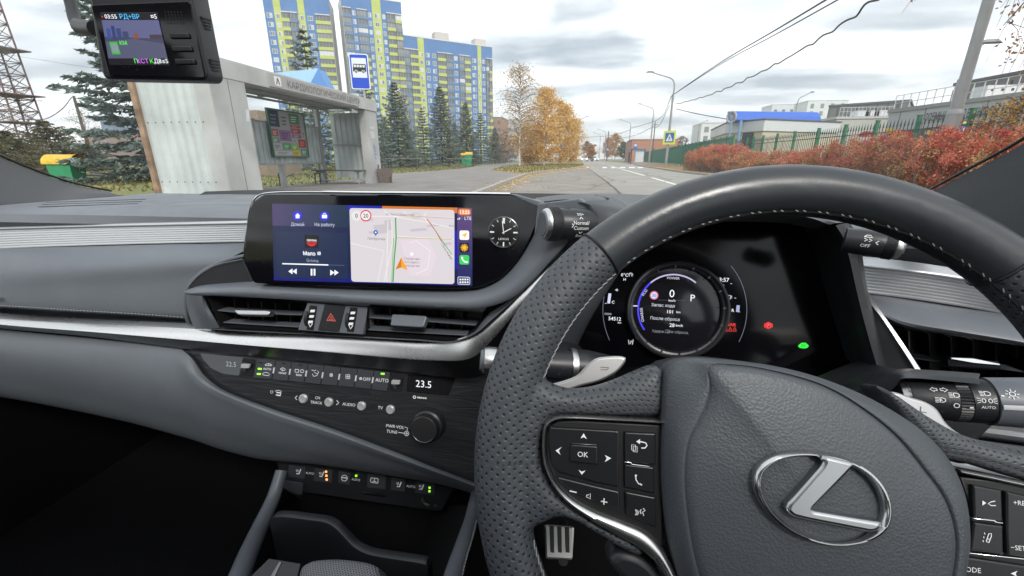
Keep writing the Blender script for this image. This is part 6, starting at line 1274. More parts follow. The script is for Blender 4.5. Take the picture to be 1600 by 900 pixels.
# ---------------------------------------------------------------- red hedge
def hedge(name, label, y0, y1, x0, x1, hf, n, seed):
    r0 = np.random.default_rng(seed); t = thing(name, label, 'hedge', (x0, y0, 0)); ncl = int((y1-y0)*60)
    cy_ = y0+(y1-y0)*r0.uniform(0, 1, ncl); cx_ = r0.uniform(x0, x1, ncl); hh = np.array([hf(q) for q in cy_]); cz = hh*(.12+.88*r0.uniform(0, 1, ncl)**.6)
    edge_ = np.minimum((cx_-x0)/(x1-x0), (x1-cx_)/(x1-x0)); keep = cz < hh*(.62+.9*edge_)*(1+.1*np.sin(cy_*2.3)+.08*np.sin(cy_*5.1+cx_*3)); keep &= (cz < hh*(.45+.55*np.minimum(1, (y1-cy_)/1.0)))
    C = np.stack([cx_, cy_, cz], 1)[keep]; pal = np.array([(.62, .19, .13), (.56, .15, .13), (.66, .27, .14), (.60, .22, .18), (.56, .22, .13), (.64, .38, .18), (.44, .32, .17), (.58, .16, .16)])
    base = (np.sin(C[:, 1]*.9+1)+np.sin(C[:, 1]*2.1)*.6+(C[:, 2]/2.2)*1.6-1.2); pi_ = np.clip(((1.6-base)*1.6+r0.normal(0, 1.6, len(C))), 0, 7).astype(int)
    B = MB()
    for k in range(min(len(C), 1500)):
        c_ = C[k]; root = np.array([c_[0]+r0.normal(0, .22), c_[1]+r0.normal(0, .3), .05]); root[0] = np.clip(root[0], x0+.1, x1-.1); m_ = root*.5+c_*.5+np.array([0, 0, -.05]); B.tube([root, m_, c_+np.array([0, 0, .05])], [.014, .010, .005], 3, cap=False)
    gaps = np.sin(C[:, 1]*1.7+C[:, 2]*2.1)+np.sin(C[:, 1]*3.9-C[:, 2]*3)*.7; C = C[gaps > -1.15]; pi_ = pi_[gaps > -1.15]
    B.build('stems', X_STEM, t, origin=WL[t.name])
    k_ = r0.integers(0, len(C), n); P = C[k_]+r0.normal(0, .10, (n, 3)); P[:, 2] = np.maximum(P[:, 2], .06)
    cc_ = pal[pi_[k_]]*(1+r0.normal(0, .24, (n, 1))); br = r0.uniform(0, 1, n) < np.clip(.85-P[:, 2]*.38, .10, .8)*np.clip(.75+.5*np.sin(P[:, 1]*1.3), .3, 1.2); cc_[br] = np.array((.34, .26, .12))*(1+r0.normal(0, .3, (br.sum(), 1)))
    quads_obj('leaves', leaves(P, .036*(1 if y0 < 20 else 1.25), .6), X_LEAF, t, np.clip(cc_, .01, .9), origin=WL[t.name], kind='stuff')
X_STEM = mat('shrub_stems', (.17, .12, .10), .9)
hf = lambda y: float(np.interp(y, [9, 12, 15.7, 19.4, 21.1, 22.3, 24.5, 27, 30, 32.3, 34.8, 37.5, 42.8, 47], [1.88, 1.88, 1.87, 1.93, 1.68, 1.4, 1.46, 1.45, 1.5, 1.7, 2.15, 2.35, 2.2, 2.0]))
hedge('hedge', 'long clipped hedge of red and orange autumn leaves in front of the green railings', 9, 28, 9.3, 11.2, hf, 90000, 1)
hedge('hedge', 'deep red bushy far end of the hedge, beside the pole with the crossing sign', 29, 46, 9.6, 12.2, hf, 42000, 2)

# ---------------------------------------------------------------- green railings
X_GREEN = mat('green_paint', (.03, .16, .09), .5, var=.15, vscale=4); X_BAR = mat('dark_railing', (.035, .05, .045), .5)
FX = 14.0; posts = [12.2, 14.3, 16.6, 19.1, 21.7, 24.4, 27.0, 29.8, 32.9, 35.6, 38.2, 40.2, 41.6, 44.6]
fn = thing('railing_fence', 'green posted iron railings with spear tops behind the red hedge', 'fence', (FX, posts[0], 0))
pm = MB(); pm.box((0, 0, 1.45), (.13, .13, 2.9)); pm.box((0, 0, 2.92), (.16, .16, .04)); p0 = None
for y in posts:
    if p0 is None: p0 = pm.build('post', X_GREEN, fn, smooth=False, origin=(0, 0, 0)); p0.location = (0, y-posts[0], 0)
    else: o = bpy.data.objects.new('post', p0.data); COL.objects.link(o); o.parent = fn; o.location = (0, y-posts[0], 0)
rb = MB(); rb.tube([(0, 0, .2), (0, 0, 2.55)], .016, 6); rb.tube([(0, 0, 2.55), (0, 0, 2.6), (0, 0, 2.86)], [.034, .03, .002], 6); b0 = None
Y = posts[0]+.2
while Y < 44.4:
    if min(abs(Y-q) for q in posts) > .12:
        if b0 is None: b0 = rb.build('spear_bar', X_BAR, fn, origin=(0, 0, 0)); b0.location = (0, Y-posts[0], 0)
        else: o = bpy.data.objects.new('spear_bar', b0.data); COL.objects.link(o); o.parent = fn; o.location = (0, Y-posts[0], 0)
    Y += .235
for zr in (.5, 2.35): mb = MB(); mb.box((FX, (posts[0]+posts[-1])/2, zr), (.03, posts[-1]-posts[0], .04)); mb.build('rail', X_BAR, fn, smooth=False)
# far fence of the next plot
fn2 = thing('railing_fence', 'long green fence running beside the brick building into the distance', 'fence', (14.2, 46, 0))
q0 = None; a, b = np.array([14.2, 46]), np.array([19.5, 150]); n = 38
pm = MB(); pm.box((0, 0, 1.7), (.14, .14, 3.4))
for k in range(n+1):
    p = a+(b-a)*k/n
    if q0 is None: q0 = pm.build('post', X_GREEN, fn2, smooth=False, origin=(0, 0, 0)); o = q0
    else: o = bpy.data.objects.new('post', q0.data); COL.objects.link(o); o.parent = fn2
    o.location = (p[0]-14.2, p[1]-46, 0)
mb = MB()
for k in range(430):
    p = a+(b-a)*(k+.5)/430; mb.box((p[0], p[1], 1.8), (.03, .07, 3.0))
for z in (.4, 3.1): 
    for k in range(20): p = a+(b-a)*(k+.5)/20; mb.box((p[0], p[1], z), (.05, 5.25, .06), Rm=Matrix.Rotation(-math.atan2(b[0]-a[0], b[1]-a[1]), 3, 'Z'))
mb.build('fence_bars', mat('far_green_paint', (.03, .12, .085), .6), fn2, smooth=False, kind='stuff')

# ---------------------------------------------------------------- bus shelter
X_PANEL = mat('grey_composite_panel', (.44, .44, .43), .6, var=.22, vscale=.9, bump=.1, bscale=8, bdist=.01)
X_CORR = mat('galvanised_sheet', (.52, .56, .55), .5, metal=.15, var=.18, vscale=1.0); X_CORRD = mat('dull_galvanised_sheet', (.50, .55, .55), .55, metal=.2, var=.2, vscale=1.2)
X_RUST = mat('rusty_steel', (.30, .20, .13), .8, var=.5, vscale=3); X_SGREY = mat('grey_painted_steel', (.36, .37, .37), .55, var=.15, vscale=3); X_SEAM = mat('panel_gap', (.05, .05, .05), .8)
sh = thing('bus_shelter', 'large grey metal clad bus shelter with corrugated walls, bench and notice board', 'bus shelter', (-9.3, 14, 0))
XF, XB, YN, YFr = -9.3, -11.6, 9.9, 18.6
def corr(x0, y0, x1, y1, z0, z1, m_, nm, pitch=.30, amp=.022):
    L = math.hypot(x1-x0, y1-y0); n = int(L/pitch*8); d = np.array([x1-x0, y1-y0])/L; nn = np.array([-d[1], d[0]]); pr = []
    for k in range(n+1):
        s_ = L*k/n; ph = (s_ % pitch)/pitch; o = amp*(1 if ph < .4 else (1-(ph-.4)/.1 if ph < .5 else (-1 if ph < .9 else -1+2*(ph-.9)/.1)))*1
        if ph >= .4 and ph < .5: o = amp*(1-2*(ph-.4)/.1)
        pr.append((x0+d[0]*s_+nn[0]*o, y0+d[1]*s_+nn[1]*o))
    mb = MB(); mb.loft([[np.array([a_, b_, z]) for a_, b_ in pr] for z in (z0, z1)]); return mb.build(nm, m_, sh, smooth=False)
corr(XB+.1, YN, XF-.45, YN, .12, 3.55, X_CORR, 'corrugated_wall', .26)
mb = MB()
for z in (.55, 2.05):
    for k in range(8): mb.lathe((XB+.25+k*.24, YN-.03, z), (0, -1, 0), [(.016, 0), (.016, .012)], 6)
mb.build('wall_screws', X_SEAM, sh)
def sbox(nm, c, d, m_, Rm=None): mb = MB(); mb.box(c, d, Rm); return mb.build(nm, m_, sh, smooth=False)
def sb2(nm, x0, x1, y0, y1, z0, z1, m_): return sbox(nm, ((x0+x1)/2, (y0+y1)/2, (z0+z1)/2), (abs(x1-x0), abs(y1-y0), abs(z1-z0)), m_)
sb2('corner_post', XB-.05, XB+.10, YN-.06, YN+.14, .1, 3.6, X_RUST)
sb2('side_panel', XF-.45, XF-.005, YN-.03, YN+.2, .1, 3.6, X_PANEL)
sb2('front_panel', XF-.10, XF+.02, YN-.02, YN+1.13, .1, 3.13, X_PANEL)
sb2('front_panel', XF-.30, XF+.0, YFr-1.0, YFr, .1, 3.13, X_PANEL)
sb2('inner_post', XF-.55, XF-.31, YFr-.55, YFr-.2, .1, 3.13, X_SGREY)
sb2('fascia_beam', XF-.45, XF+.03, YN-.03, YFr+.03, 3.14, 3.60, X_PANEL)
sb2('panel_joint', XF+.021, XF+.024, YN+.545, YN+.555, .1, 3.13, X_SEAM)
# sign board with raised letters
FSn = Frame((XF+.09, 14.5, 3.36), (1, 0, .0), X=(0, 1, 0)); y0_, y1_ = VX(415, 110, XF)[1], VX(557, 160, XF)[1]
mb = MB(); mb.box((XF+.06, (y0_+y1_)/2, 3.36), (.06, y1_-y0_, .36)); sg = mb.build('sign_board', mat('sign_board_grey', (.36, .355, .345), .5), sh, smooth=False)
X_LET = mat('sign_letters', (.20, .185, .185), .6)
mb = MB(); F3 = Frame((XF+.095, (y0_+y1_)/2, 3.36), (1, 0, 0), X=(0, 1, 0)); w0 = y1_-y0_
mb.text(F3, 'КАРДИОЛОГИЧЕСКИЙ ЦЕНТР', w0*.085, 0, .19, .004, bold=.012, sx=(w0*.80)/(.19/.70*13.6)); mb.build('raised_lettering', X_LET, sg, smooth=False)
mb = MB(); mb.plate(F3, rrect(-w0/2+.18, -.13, -w0/2+.46, .13, .03), 0, .006, 0); mb.build('letter_tile', mat('tile_white', (.75, .75, .73), .5), sg, smooth=False)
mb = MB(); mb.text(F3, 'А', -w0/2+.32, 0, .17, .009, bold=.03); mb.build('tile_letter', mat('tile_black', (.03, .03, .03), .5), sg, smooth=False)
# roof with frame
mb = MB(); mb.box(((XF+XB)/2-.1, (YN+YFr)/2, 3.33), (XF-XB-.1, YFr-YN-.05, .05)); mb.build('roof', mat('roof_underside', (.30, .31, .32), .7), sh, smooth=False)
for k in range(7): y = YN+.5+k*1.3; sb2('roof_purlin', XB, XF-.46, y, y+.07, 3.24, 3.305, X_SGREY)
for x in (XB+.05, (XF+XB)/2, XF-.55): sb2('roof_beam', x, x+.07, YN+.2, YFr-.1, 3.17, 3.24, X_SGREY)
# back wall, hung between posts
corr(XB, 13.0, XB, 17.55, .98, 2.42, X_CORRD, 'corrugated_wall', .26); corr(XB, YN+.2, XB, 12.95, .98, 2.42, X_CORRD, 'corrugated_wall', .26)
sb2('wall_rail', XB-.03, XB+.05, YN+.2, 17.6, .92, .99, X_SGREY); sb2('wall_rail', XB-.03, XB+.05, YN+.2, 17.6, 2.41, 2.47, X_SGREY)
for y in (YN+.2, 14.85, 17.55): sb2('back_post', XB-.06, XB+.08, y, y+.20, 0, .92 if y == 14.85 else 3.2, X_SGREY)
# far end wall
corr(XB+.1, YFr-.15, XF-.55, YFr-.15, .3, 3.1, X_CORRD, 'corrugated_wall', .26); sb2('wall_rail', XB, XF-.5, YFr-.22, YFr-.17, 1.72, 1.79, X_SGREY)
# bench
bn = thing('bench', 'dark plank bench inside the bus shelter against its far wall', 'bench', (XF-1.3, 17.5, .1))
for k in range(4): mb = MB(); mb.box((XF-1.28, 16.95+k*.17, .66), (2.2, .15, .05)); mb.build('seat_plank', mat('bench_wood', (.10, .09, .085), .8, var=.3, vscale=5) if k == 0 else bpy.data.materials['bench_wood'], bn, smooth=False)
for x in (XF-2.2, XF-.4):
    mb = MB(); mb.box((x, 17.2, .36), (.06, .06, .53)); mb.box((x, 17.2, .61), (.06, .62, .05)); mb.box((x, 17.2, .2), (.05, .5, .05)); mb.build('leg', X_SGREY, bn, smooth=False)
mb = MB(); mb.box((XF-1.3, 17.2, .25), (1.8, .04, .05)); mb.build('foot_rail', X_SGREY, bn, smooth=False)
# notice board with posters
nb_ = thing('notice_board', 'green framed notice board covered in small coloured notices on the shelter back wall', 'notice board', (XB+.1, 15.7, 1.25))
FN = Frame((XB+.16, 15.65, 2.05), (1, 0, 0), X=(0, 1, 0)); tl_, tr2, br_, bl_ = [FN.px(*p) for p in ((419, 172), (472, 178), (478, 244), (430, 244))]
x0_, x1_, yb_, yt_ = bl_[0]-.02, tr2[0]+.03, bl_[1], max(tl_[1], tr2[1])-.02
mb = MB(); mb.plate(FN, [(x0_, yb_), (x1_, yb_), (x1_, yt_), (x0_, yt_)], -.06, -.01, 0); mb.build('backboard', mat('board_paint', (.33, .35, .34), .7), nb_, smooth=False)
X_GF = mat('board_frame_green', (.06, .16, .11), .6)
for p in ([(x0_-.05, yb_-.05), (x0_, yb_-.05), (x0_, yt_+.05), (x0_-.05, yt_+.05)], [(x1_, yb_-.05), (x1_+.05, yb_-.05), (x1_+.05, yt_+.05), (x1_, yt_+.05)], [(x0_, yb_-.05), (x1_, yb_-.05), (x1_, yb_), (x0_, yb_)], [(x0_, yt_), (x1_, yt_), (x1_, yt_+.05), (x0_, yt_+.05)]): mb = MB(); mb.plate(FN, p, -.06, .02, 0); mb.build('frame', X_GF, nb_, smooth=False)
X_PAPER = mat('printed_paper', (.8, .8, .8), .7, attr=True)
pst = [(0, .64, .27, 1, (44, 56, 70)), (.30, .62, .54, .98, (160, 164, 164)), (.56, .74, .86, .98, (90, 120, 96)), (.56, .66, .86, .73, (150, 80, 66)), (.02, .43, .2, .6, (150, 90, 84)), (.22, .34, .55, .59, (140, 100, 150)), (.57, .52, .86, .65, (160, 60, 70)), (.58, .43, .86, .51, (120, 90, 110)), (.88, .42, 1, .62, (160, 164, 160)), (0, .3, .2, .41, (110, 130, 120)), (.58, .31, .72, .41, (170, 172, 168)), (.74, .2, .98, .41, (160, 54, 50)), (0, .14, .25, .29, (170, 172, 170)), (.27, .15, .5, .3, (86, 140, 90)), (.52, .15, .72, .28, (120, 176, 70)), (.02, .02, .52, .12, (186, 188, 186)), (.54, .01, .76, .14, (214, 190, 50)), (.78, .01, 1, .18, (96, 132, 110))]
for u0, v0, u1, v1, c in pst:
    xa, xb, ya, yb2 = x0_+(x1_-x0_)*u0+.01, x0_+(x1_-x0_)*u1-.01, yb_+(yt_-yb_)*v0+.01, yb_+(yt_-yb_)*v1-.01
    mb = MB(); mb.plate(FN, [(xa, ya), (xb, ya), (xb, yb2), (xa, yb2)], -.009, 0, 0, col=col(*c))
    for k in range(3):
        yy = ya+(yb2-ya)*(.25+.22*k); mb.stroke(FN, [(xa+(xb-xa)*.15, yy), (xa+(xb-xa)*(.6+.08*k), yy)], (yb2-ya)*.09, .002, col=col(*(int(q*.55) if sum(c) > 380 else min(235, int(q*1.6+40)) for q in c)))
    mb.build('poster', X_PAPER, nb_, smooth=False)
# paper scraps and blue scrawl on the front panels
FP1 = Frame((XF+.024, 10.5, 2), (1, 0, 0), X=(0, 1, 0))
mb = MB()
for p, c in (([(379, 172), (387, 173), (389, 205), (381, 205)], (170, 178, 178)), ([(384, 171), (389, 172), (390, 190), (385, 189)], (205, 207, 205))): mb.tri(FP1.poly(p, .002), FP1, .002+.001*(c[0] > 180), col=col(*c))
mb.build('paper_notice', X_PAPER, sh, smooth=False)
FP2 = Frame((XF+.004, 18, 2), (1, 0, 0), X=(0, 1, 0)); mb = MB()
for p in ([(578, 197), (585, 198), (585, 202), (578, 201)], [(578, 205), (584, 206), (586, 216), (580, 216)]): mb.tri(FP2.poly(p, .002), FP2, .002, col=col(196, 198, 200))
def scrawl(F, x0, y0, dx, dy, n, c, w_):
    P = [(x0+(1.6 if k % 2 else -1.6)*rng.uniform(.6, 1.3)+dx*k/n, y0+dy*k/n+rng.uniform(-1, 1)) for k in range(n)]; mb.stroke(F, [F.px(a, b, .003) for a, b in P], w_, .003, col=col(*c))
scrawl(FP2, 584, 226, 3, 24, 12, (90, 110, 190), .03); scrawl(FP2, 586, 230, 2, 14, 8, (120, 136, 200), .03)
mb.build('graffiti', X_PAPER, sh, smooth=False)
FP3 = Frame((XF-.306, 17.9, 2), (1, 0, 0), X=(0, 1, 0)); mb = MB(); scrawl(FP3, 566, 198, 3, 38, 16, (50, 70, 170), .045); mb.build('graffiti', X_PAPER, sh, smooth=False)

# litter bin beside the shelter
P_ = VX(602, 285, -8.95); P_ = G0(603, 285.5, .1)
lb_ = thing('litter_bin', 'small brown tapered litter bin standing just right of the bus shelter post', 'bin', tuple(P_)); mb = MB()
s_ = .20; mb.loft([[P_+np.array([a*q, b*q, z]) for a, b in ((-1, -1), (1, -1), (1, 1), (-1, 1), (-1, -1))] for q, z in ((.20, 0), (.26, .62), (.23, .62), (.20, .3))]); mb.build('bin_body', X_BIN if 'X_BIN' in globals() else mat('bin_brown', (.17, .13, .115), .7, var=.2), lb_, smooth=False)
mb = MB(); mb.tube([P_+np.array([-.3, 0, 0]), P_+np.array([-.3, 0, .8])], .02, 6); mb.tube([P_+np.array([.3, 0, 0]), P_+np.array([.22, 0, .3])], .02, 6); mb.build('bin_stand', X_SEAM, lb_)

# bus stop sign (white bus on blue)
YS = 19.6; P_ = V(562, 112, YS); bs = thing('bus_stop_sign', 'tall blue bus stop sign with a black bus pictogram above the shelter roof', 'road sign', (P_[0], YS, .1))
FB = Frame(P_, (.35, -1, -.06), X=(1, .35, 0)); cB, e1, e2 = np.array(FB.px(562.5, 112)), None, None
tlx, trx, brx = np.array(FB.px(546, 85)), np.array(FB.px(576, 84)), np.array(FB.px(580, 140)); wS, hS = np.linalg.norm(trx-tlx), np.linalg.norm(trx-brx)
FB = Frame(P_, (.35, -1, 0), X=(1, .35, 0))
def bsp(pts_, z0, z1, m_, nm, c=None): mb = MB(); mb.plate(FB, [(a*wS, b*hS) for a, b in pts_], z0, z1, 0, col=c); return mb.build(nm, m_, bs, smooth=False)
X_SGN = mat('sign_face', (.5, .5, .5), .45, attr=True)
mb = MB(); mb.plate(FB, rrect(-wS/2, -hS/2, wS/2, hS/2, .08), -.03, 0, 0, col=col(225, 228, 232)); mb.plate(FB, rrect(-wS/2+.04, -hS/2+.04, wS/2-.04, hS/2-.04, .06), 0, .006, 0, col=col(16, 70, 190)); mb.plate(FB, rrect(-wS*.38, -hS*.17, wS*.38, hS*.38, .03), .006, .010, 0, col=col(214, 220, 226)); mb.build('sign_plate', X_SGN, bs, smooth=False)
mb = MB(); k_ = wS*.36; z = .013; bc = hS*.10
mb.tri([(-k_*.95, bc-.10*hS), (k_*.98, bc-.10*hS), (k_*.98, bc+.09*hS), (k_*.9, bc+.115*hS), (-k_*.8, bc+.115*hS), (-k_*.92, bc+.03*hS)], FB, z, col=col(26, 26, 28))
for i in range(4): x = -k_*.78+i*k_*.42; mb.tri([(x, bc+.02*hS), (x+k_*.34, bc+.02*hS), (x+k_*.34, bc+.09*hS), (x, bc+.09*hS)], FB, z+.003, col=col(205, 210, 214))
for x in (-k_*.5, k_*.55): mb.tri([(x+k_*.24*math.cos(t_), bc-.10*hS+k_*.24*math.sin(t_)) for t_ in np.linspace(0, 2*PI, 16)[:-1]], FB, z+.002, col=col(214, 220, 226)); mb.tri([(x+k_*.18*math.cos(t_), bc-.10*hS+k_*.18*math.sin(t_)) for t_ in np.linspace(0, 2*PI, 16)[:-1]], FB, z+.004, col=col(26, 26, 28)); mb.tri([(x+k_*.07*math.cos(t_), bc-.10*hS+k_*.07*math.sin(t_)) for t_ in np.linspace(0, 2*PI, 12)[:-1]], FB, z+.006, col=col(200, 204, 210))
mb.build('bus_pictogram', X_SGN, bs, smooth=False)
mb = MB(); mb.tube([P_+np.array([.06, .12, hS*.3]), (P_[0]+.06, YS+.12, 0)], .05, 10); mb.build('pole', X_SGREY, bs)

# ---------------------------------------------------------------- picnic tables, bins, kiosk behind the shelter
X_WOOD = mat('weathered_planks', (.30, .28, .24), .85, var=.2, vscale=4); X_IRON = mat('black_iron', (.035, .032, .03), .6)
def table(loc, label, L=3.0, rz=0.):
    t = thing('picnic_table', label, 'table', (0, 0, 0), 'tables on the grass')
    for k in range(4): mb = MB(); mb.box((0, -.33+k*.22, 1.15), (L, .19, .05)); mb.build('plank', X_WOOD, t, smooth=False, origin=(0, 0, 0))
    for s_ in (-1, 1):
        mb = MB()
        for s2_ in (-1, 1): mb.box((s_*L*.42, s2_*.36, .56), (.07, .07, 1.12))
        mb.box((s_*L*.42, 0, 1.08), (.07, .8, .06)); mb.tube(cr(np.array([(s_*L*.42, -.36, .45), (s_*L*.32, 0, .75), (s_*L*.12, 0, 1.05)]), 8), .03, 5); mb.build('leg_frame', X_IRON, t, smooth=False, origin=(0, 0, 0))
    t.location = tuple(loc); t.rotation_euler = (0, 0, rz); return t
tb = table(G0(631, 264.5), 'long picnic table on black iron legs in front of the dense spruce', 4.0)
for px_, py_, sc_, lb in ((720, 261.5, 1.0, 'picnic table beside the green litter bins'), (470, 291, .5, 'low slatted table seen through the open bus shelter'), (762, 255.5, 1.3, 'far picnic table below the right hand spruces'), (585, 268, .6, 'small table just left of the brown litter bin')): dup(tb, G0(px_, py_), rng.uniform(-.2, .2), sc_, lb)
X_BING = mat('green_bin_paint', (.03, .26, .12), .5, var=.15, vscale=3); X_LID = mat('yellow_lid_paint', (.62, .40, .03), .5, var=.2, vscale=5)
def barrel_bin(loc, W, H, label, rz=0.):
    t = thing('litter_bin', label, 'bin', (0, 0, 0)); mb = MB(); mb.loft([[np.array([a*q*W/2, b*q*W/2, z]) for a, b in ((-1, -1), (1, -1), (1, 1), (-1, 1), (-1, -1))] for q, z in ((.85, 0), (1, H*.68), (.92, H*.68), (.8, H*.3))]); mb.build('bin_body', X_BING, t, smooth=False, origin=(0, 0, 0))
    mb = MB(); rows = []
    for r_ in (W*.56, W*.53):
        rows.append([[x, r_*math.cos(a), H*.70+r_*math.sin(a)] for a in np.linspace(0, PI, 14) for x in (0,)])
    for r_ in (W*.56, W*.52): mb.loft([[np.array([x, r_*math.cos(a), H*.72+r_*.75*math.sin(a)]) for a in np.linspace(-.1, PI+.1, 16)] for x in (-W*.62, W*.62)])
    mb.loft([[np.array([-W*.62, r_*math.cos(a), H*.72+r_*.75*math.sin(a)]) for a in np.linspace(-.1, PI+.1, 16)] for r_ in (W*.56, .02)]); mb.build('lid', X_LID, t, origin=(0, 0, 0)); t.location = tuple(loc); t.rotation_euler = (0, 0, rz)
    return t
P_ = V(103, 258, 17.5); barrel_bin((P_[0], 17.5, 0), 1.0, 1.3, 'green litter bin with a curved yellow lid at the left edge of the windshield', .35)
for px_, py_, W, lb in ((733, 259.5, .95, 'green litter bin with white topped lid right of the picnic table'), (725, 258, .9, 'green litter bin with yellow lid half hidden by its neighbour'), (751, 255.5, 1.1, 'farthest green litter bin with yellow lid below the spruces')): barrel_bin(G0(px_, py_), W, 2.5 if W < 1 else 2.2, lb, .3)
# curved low metal fence at left
lf = thing('low_fence', 'low black metal fence with a curved brace near the yellow lidded bin', 'fence', tuple(G0(140, 290)))
for a_, b_ in (((118, 272.5), (165, 274)),): mb = MB(); Yf = 20.5; mb.tube([V(118, 273, Yf), V(163, 274.5, Yf)], .05, 6); mb.build('rail', X_IRON, lf)
for x in (123, 158): mb = MB(); mb.tube([V(x, 274, Yf), np.array([V(x, 274, Yf)[0], Yf, 0])], .05, 6); mb.build('post', X_IRON, lf)
mb = MB(); mb.tube(cr(np.array([V(124, 276, Yf), V(142, 280, Yf), V(156, 290, Yf), V(160, 298, Yf)]), 12), .035, 6); mb.build('brace', X_IRON, lf)
# small blue roofed kiosk behind the shelter
Yk2 = 26.0
ks_ = thing('kiosk', 'small kiosk with a steep blue roof showing above the bus shelter', 'kiosk', tuple(np.array([V(470, 258, Yk2)[0], Yk2, 0])))
e1, e2, e3, e4, e5 = V(428, 114, Yk2-1.5), V(497, 107, Yk2+1.5), V(512, 137, Yk2+1.5), V(484, 132, Yk2-.6), V(392, 140, Yk2-2.6)
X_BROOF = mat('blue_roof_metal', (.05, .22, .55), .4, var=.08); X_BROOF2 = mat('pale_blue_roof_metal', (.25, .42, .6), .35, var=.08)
dn_ = np.array([0, 0, -.12])
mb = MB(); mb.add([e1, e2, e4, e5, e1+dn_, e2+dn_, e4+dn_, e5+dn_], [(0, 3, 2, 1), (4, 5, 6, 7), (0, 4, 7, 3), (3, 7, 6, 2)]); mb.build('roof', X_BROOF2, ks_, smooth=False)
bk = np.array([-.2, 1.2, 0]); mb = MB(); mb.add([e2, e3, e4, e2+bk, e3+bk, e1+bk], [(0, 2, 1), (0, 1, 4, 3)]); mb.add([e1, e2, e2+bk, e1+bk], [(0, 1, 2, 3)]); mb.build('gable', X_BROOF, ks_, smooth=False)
cxk, cyk = V(404, 258, 27)[0], Yk2+1; mb = MB(); mb.box((cxk, cyk+1, 2.1), (2.6, 3.6, 4.2)); mb.build('wall', mat('kiosk_wall', (.30, .24, .18), .8, var=.15), ks_, smooth=False)
for k in range(3): mb = MB(); mb.box((cxk-.8+k*.8, cyk-.83, 2.9), (.35, .06, 1.6)); mb.build('window', mat('kiosk_glass', (.08, .09, .10), .2) if k == 0 else bpy.data.materials['kiosk_glass'], ks_, smooth=False)

# ---------------------------------------------------------------- apartment towers
X_FAC = mat('facade_paint', (.5, .5, .5), .75, attr=True, var=.06, vscale=.3)
BL, LI, GR, WH, DK = (.08, .19, .42), (.46, .52, .13), (.20, .21, .22), (.72, .73, .74), (.05, .055, .06)
BB = (.13, .21, .33)
def tower(name, label, P0, P1, H, strips, fh=2.8, depth_=16, cap=4.2, side=(.62, .62, .6), seed=0, rooms=()):
    r0 = np.random.default_rng(seed); P0 = np.array(P0, float); P1 = np.array(P1, float); L = np.linalg.norm(P1-P0); d = (P1-P0)/L; nn = np.array([d[1], -d[0]])
    if nn[1] > 0: nn = -nn
    t = thing(name, label, 'apartment block', (*P0, 0)); D = np.array([*d, 0]); Nn = np.array([*nn, 0]); O = np.array([*P0, 0]); Rm = np.stack([D, -Nn, (0, 0, 1)], 1)
    W = MB(); Wn = MB(); Bp = MB(); Gz = MB(); nfl = int((H-cap)/fh)
    def bx2(M_, u0, u1, v0, v1, z0, z1, c): M_.box(O+D*(u0+u1)/2+Nn*(v0+v1)/2+np.array([0, 0, (z0+z1)/2]), (u1-u0, v1-v0, z1-z0), Rm, col=c)
    bx2(W, 0, L, -depth_, -.9, 0, H, side)
    for f0, f1, kind, c in strips:
        u0, u1 = f0*L, f1*L
        if kind == 'w': bx2(W, u0, u1, -.89, 0, 0, H, c)
        else: bx2(W, u0, u1, -.89, -.02, nfl*fh+.4, H, BL); bx2(W, u0+.05, u1-.05, .0, .25, nfl*fh+.2, nfl*fh+.45, WH)
        for k in range(nfl):
            z = k*fh
            if kind == 'w':
                nwin = max(1, int((u1-u0)/4.6)); 
                for j in range(nwin):
                    uc = u0+(u1-u0)*(j+.5)/nwin; ww = min(1.7, (u1-u0)*.55); bx2(Wn, uc-ww/2, uc+ww/2, 0, .05, z+.9, z+2.4, WH)
                    bx2(Wn, uc-ww/2+.12, uc-.05, .05, .07, z+1.02, z+2.28, (.16, .18, .2) if r0.random() < .7 else (.5, .52, .54)); bx2(Wn, uc+.05, uc+ww/2-.12, .05, .07, z+1.02, z+2.28, (.2, .22, .25) if r0.random() < .6 else (.5, .52, .54))
            else:
                cc_ = c if not callable(c) else c(k, nfl, r0)
                bx2(Bp, u0+.06, u1-.06, -.1, .35, z+.05, z+1.15, cc_); bx2(Gz, u0+.1, u1-.1, -.3, .2, z+1.15, z+fh-.12, ((.13, .14, .15) if r0.random() < .6 else (.22, .23, .24)) if r0.random() < .9 else (.6, .62, .64)); bx2(Bp, u0+.02, u1-.02, -.4, .3, z+fh-.14, z+fh-.02, GR)
                for j in range(int((u1-u0)/1.1)): q = u0+.4+j*1.1; bx2(Gz, q, q+.09, .2, .24, z+1.15, z+fh-.15, (.45, .46, .47))
    bx2(W, -.1, L+.1, -depth_, .1, H, H+.35, (.6, .6, .6))
    for u_, w_, h_ in rooms: bx2(W, u_*L, u_*L+w_, -8, -4, H+.35, H+h_, (.5, .47, .44))
    W.build('wall', X_FAC, t, smooth=False, origin=O); Wn.build('windows', X_FAC, t, smooth=False, origin=O, kind='stuff'); Bp.build('balconies', X_FAC, t, smooth=False, origin=O, kind='stuff'); Gz.build('balcony_glazing', X_FAC, t, smooth=False, origin=O, kind='stuff')
    return t
def mixc(a, b): return lambda k, n, r0: a if r0.random() < .7 else b
def updown(a, b, f): return lambda k, n, r0: b if k < n*f else a
a0, a1 = V(410, 0, 150), V(513, 0, 159)
tower('apartment_tower', 'leftmost blue and lime striped tower with the bare white side wall', a0[:2], a1[:2], V(410, -12, 150)[2], [(0, .145, 'w', BL), (.145, .25, 'w', LI), (.25, .37, 'b', mixc(LI, BB)), (.37, .49, 'b', BB), (.49, .51, 'w', BL), (.51, .61, 'w', LI), (.61, .76, 'w', BL), (.76, 1, 'b', mixc(LI, LI))], seed=1, side=(.62, .62, .61), depth_=14)
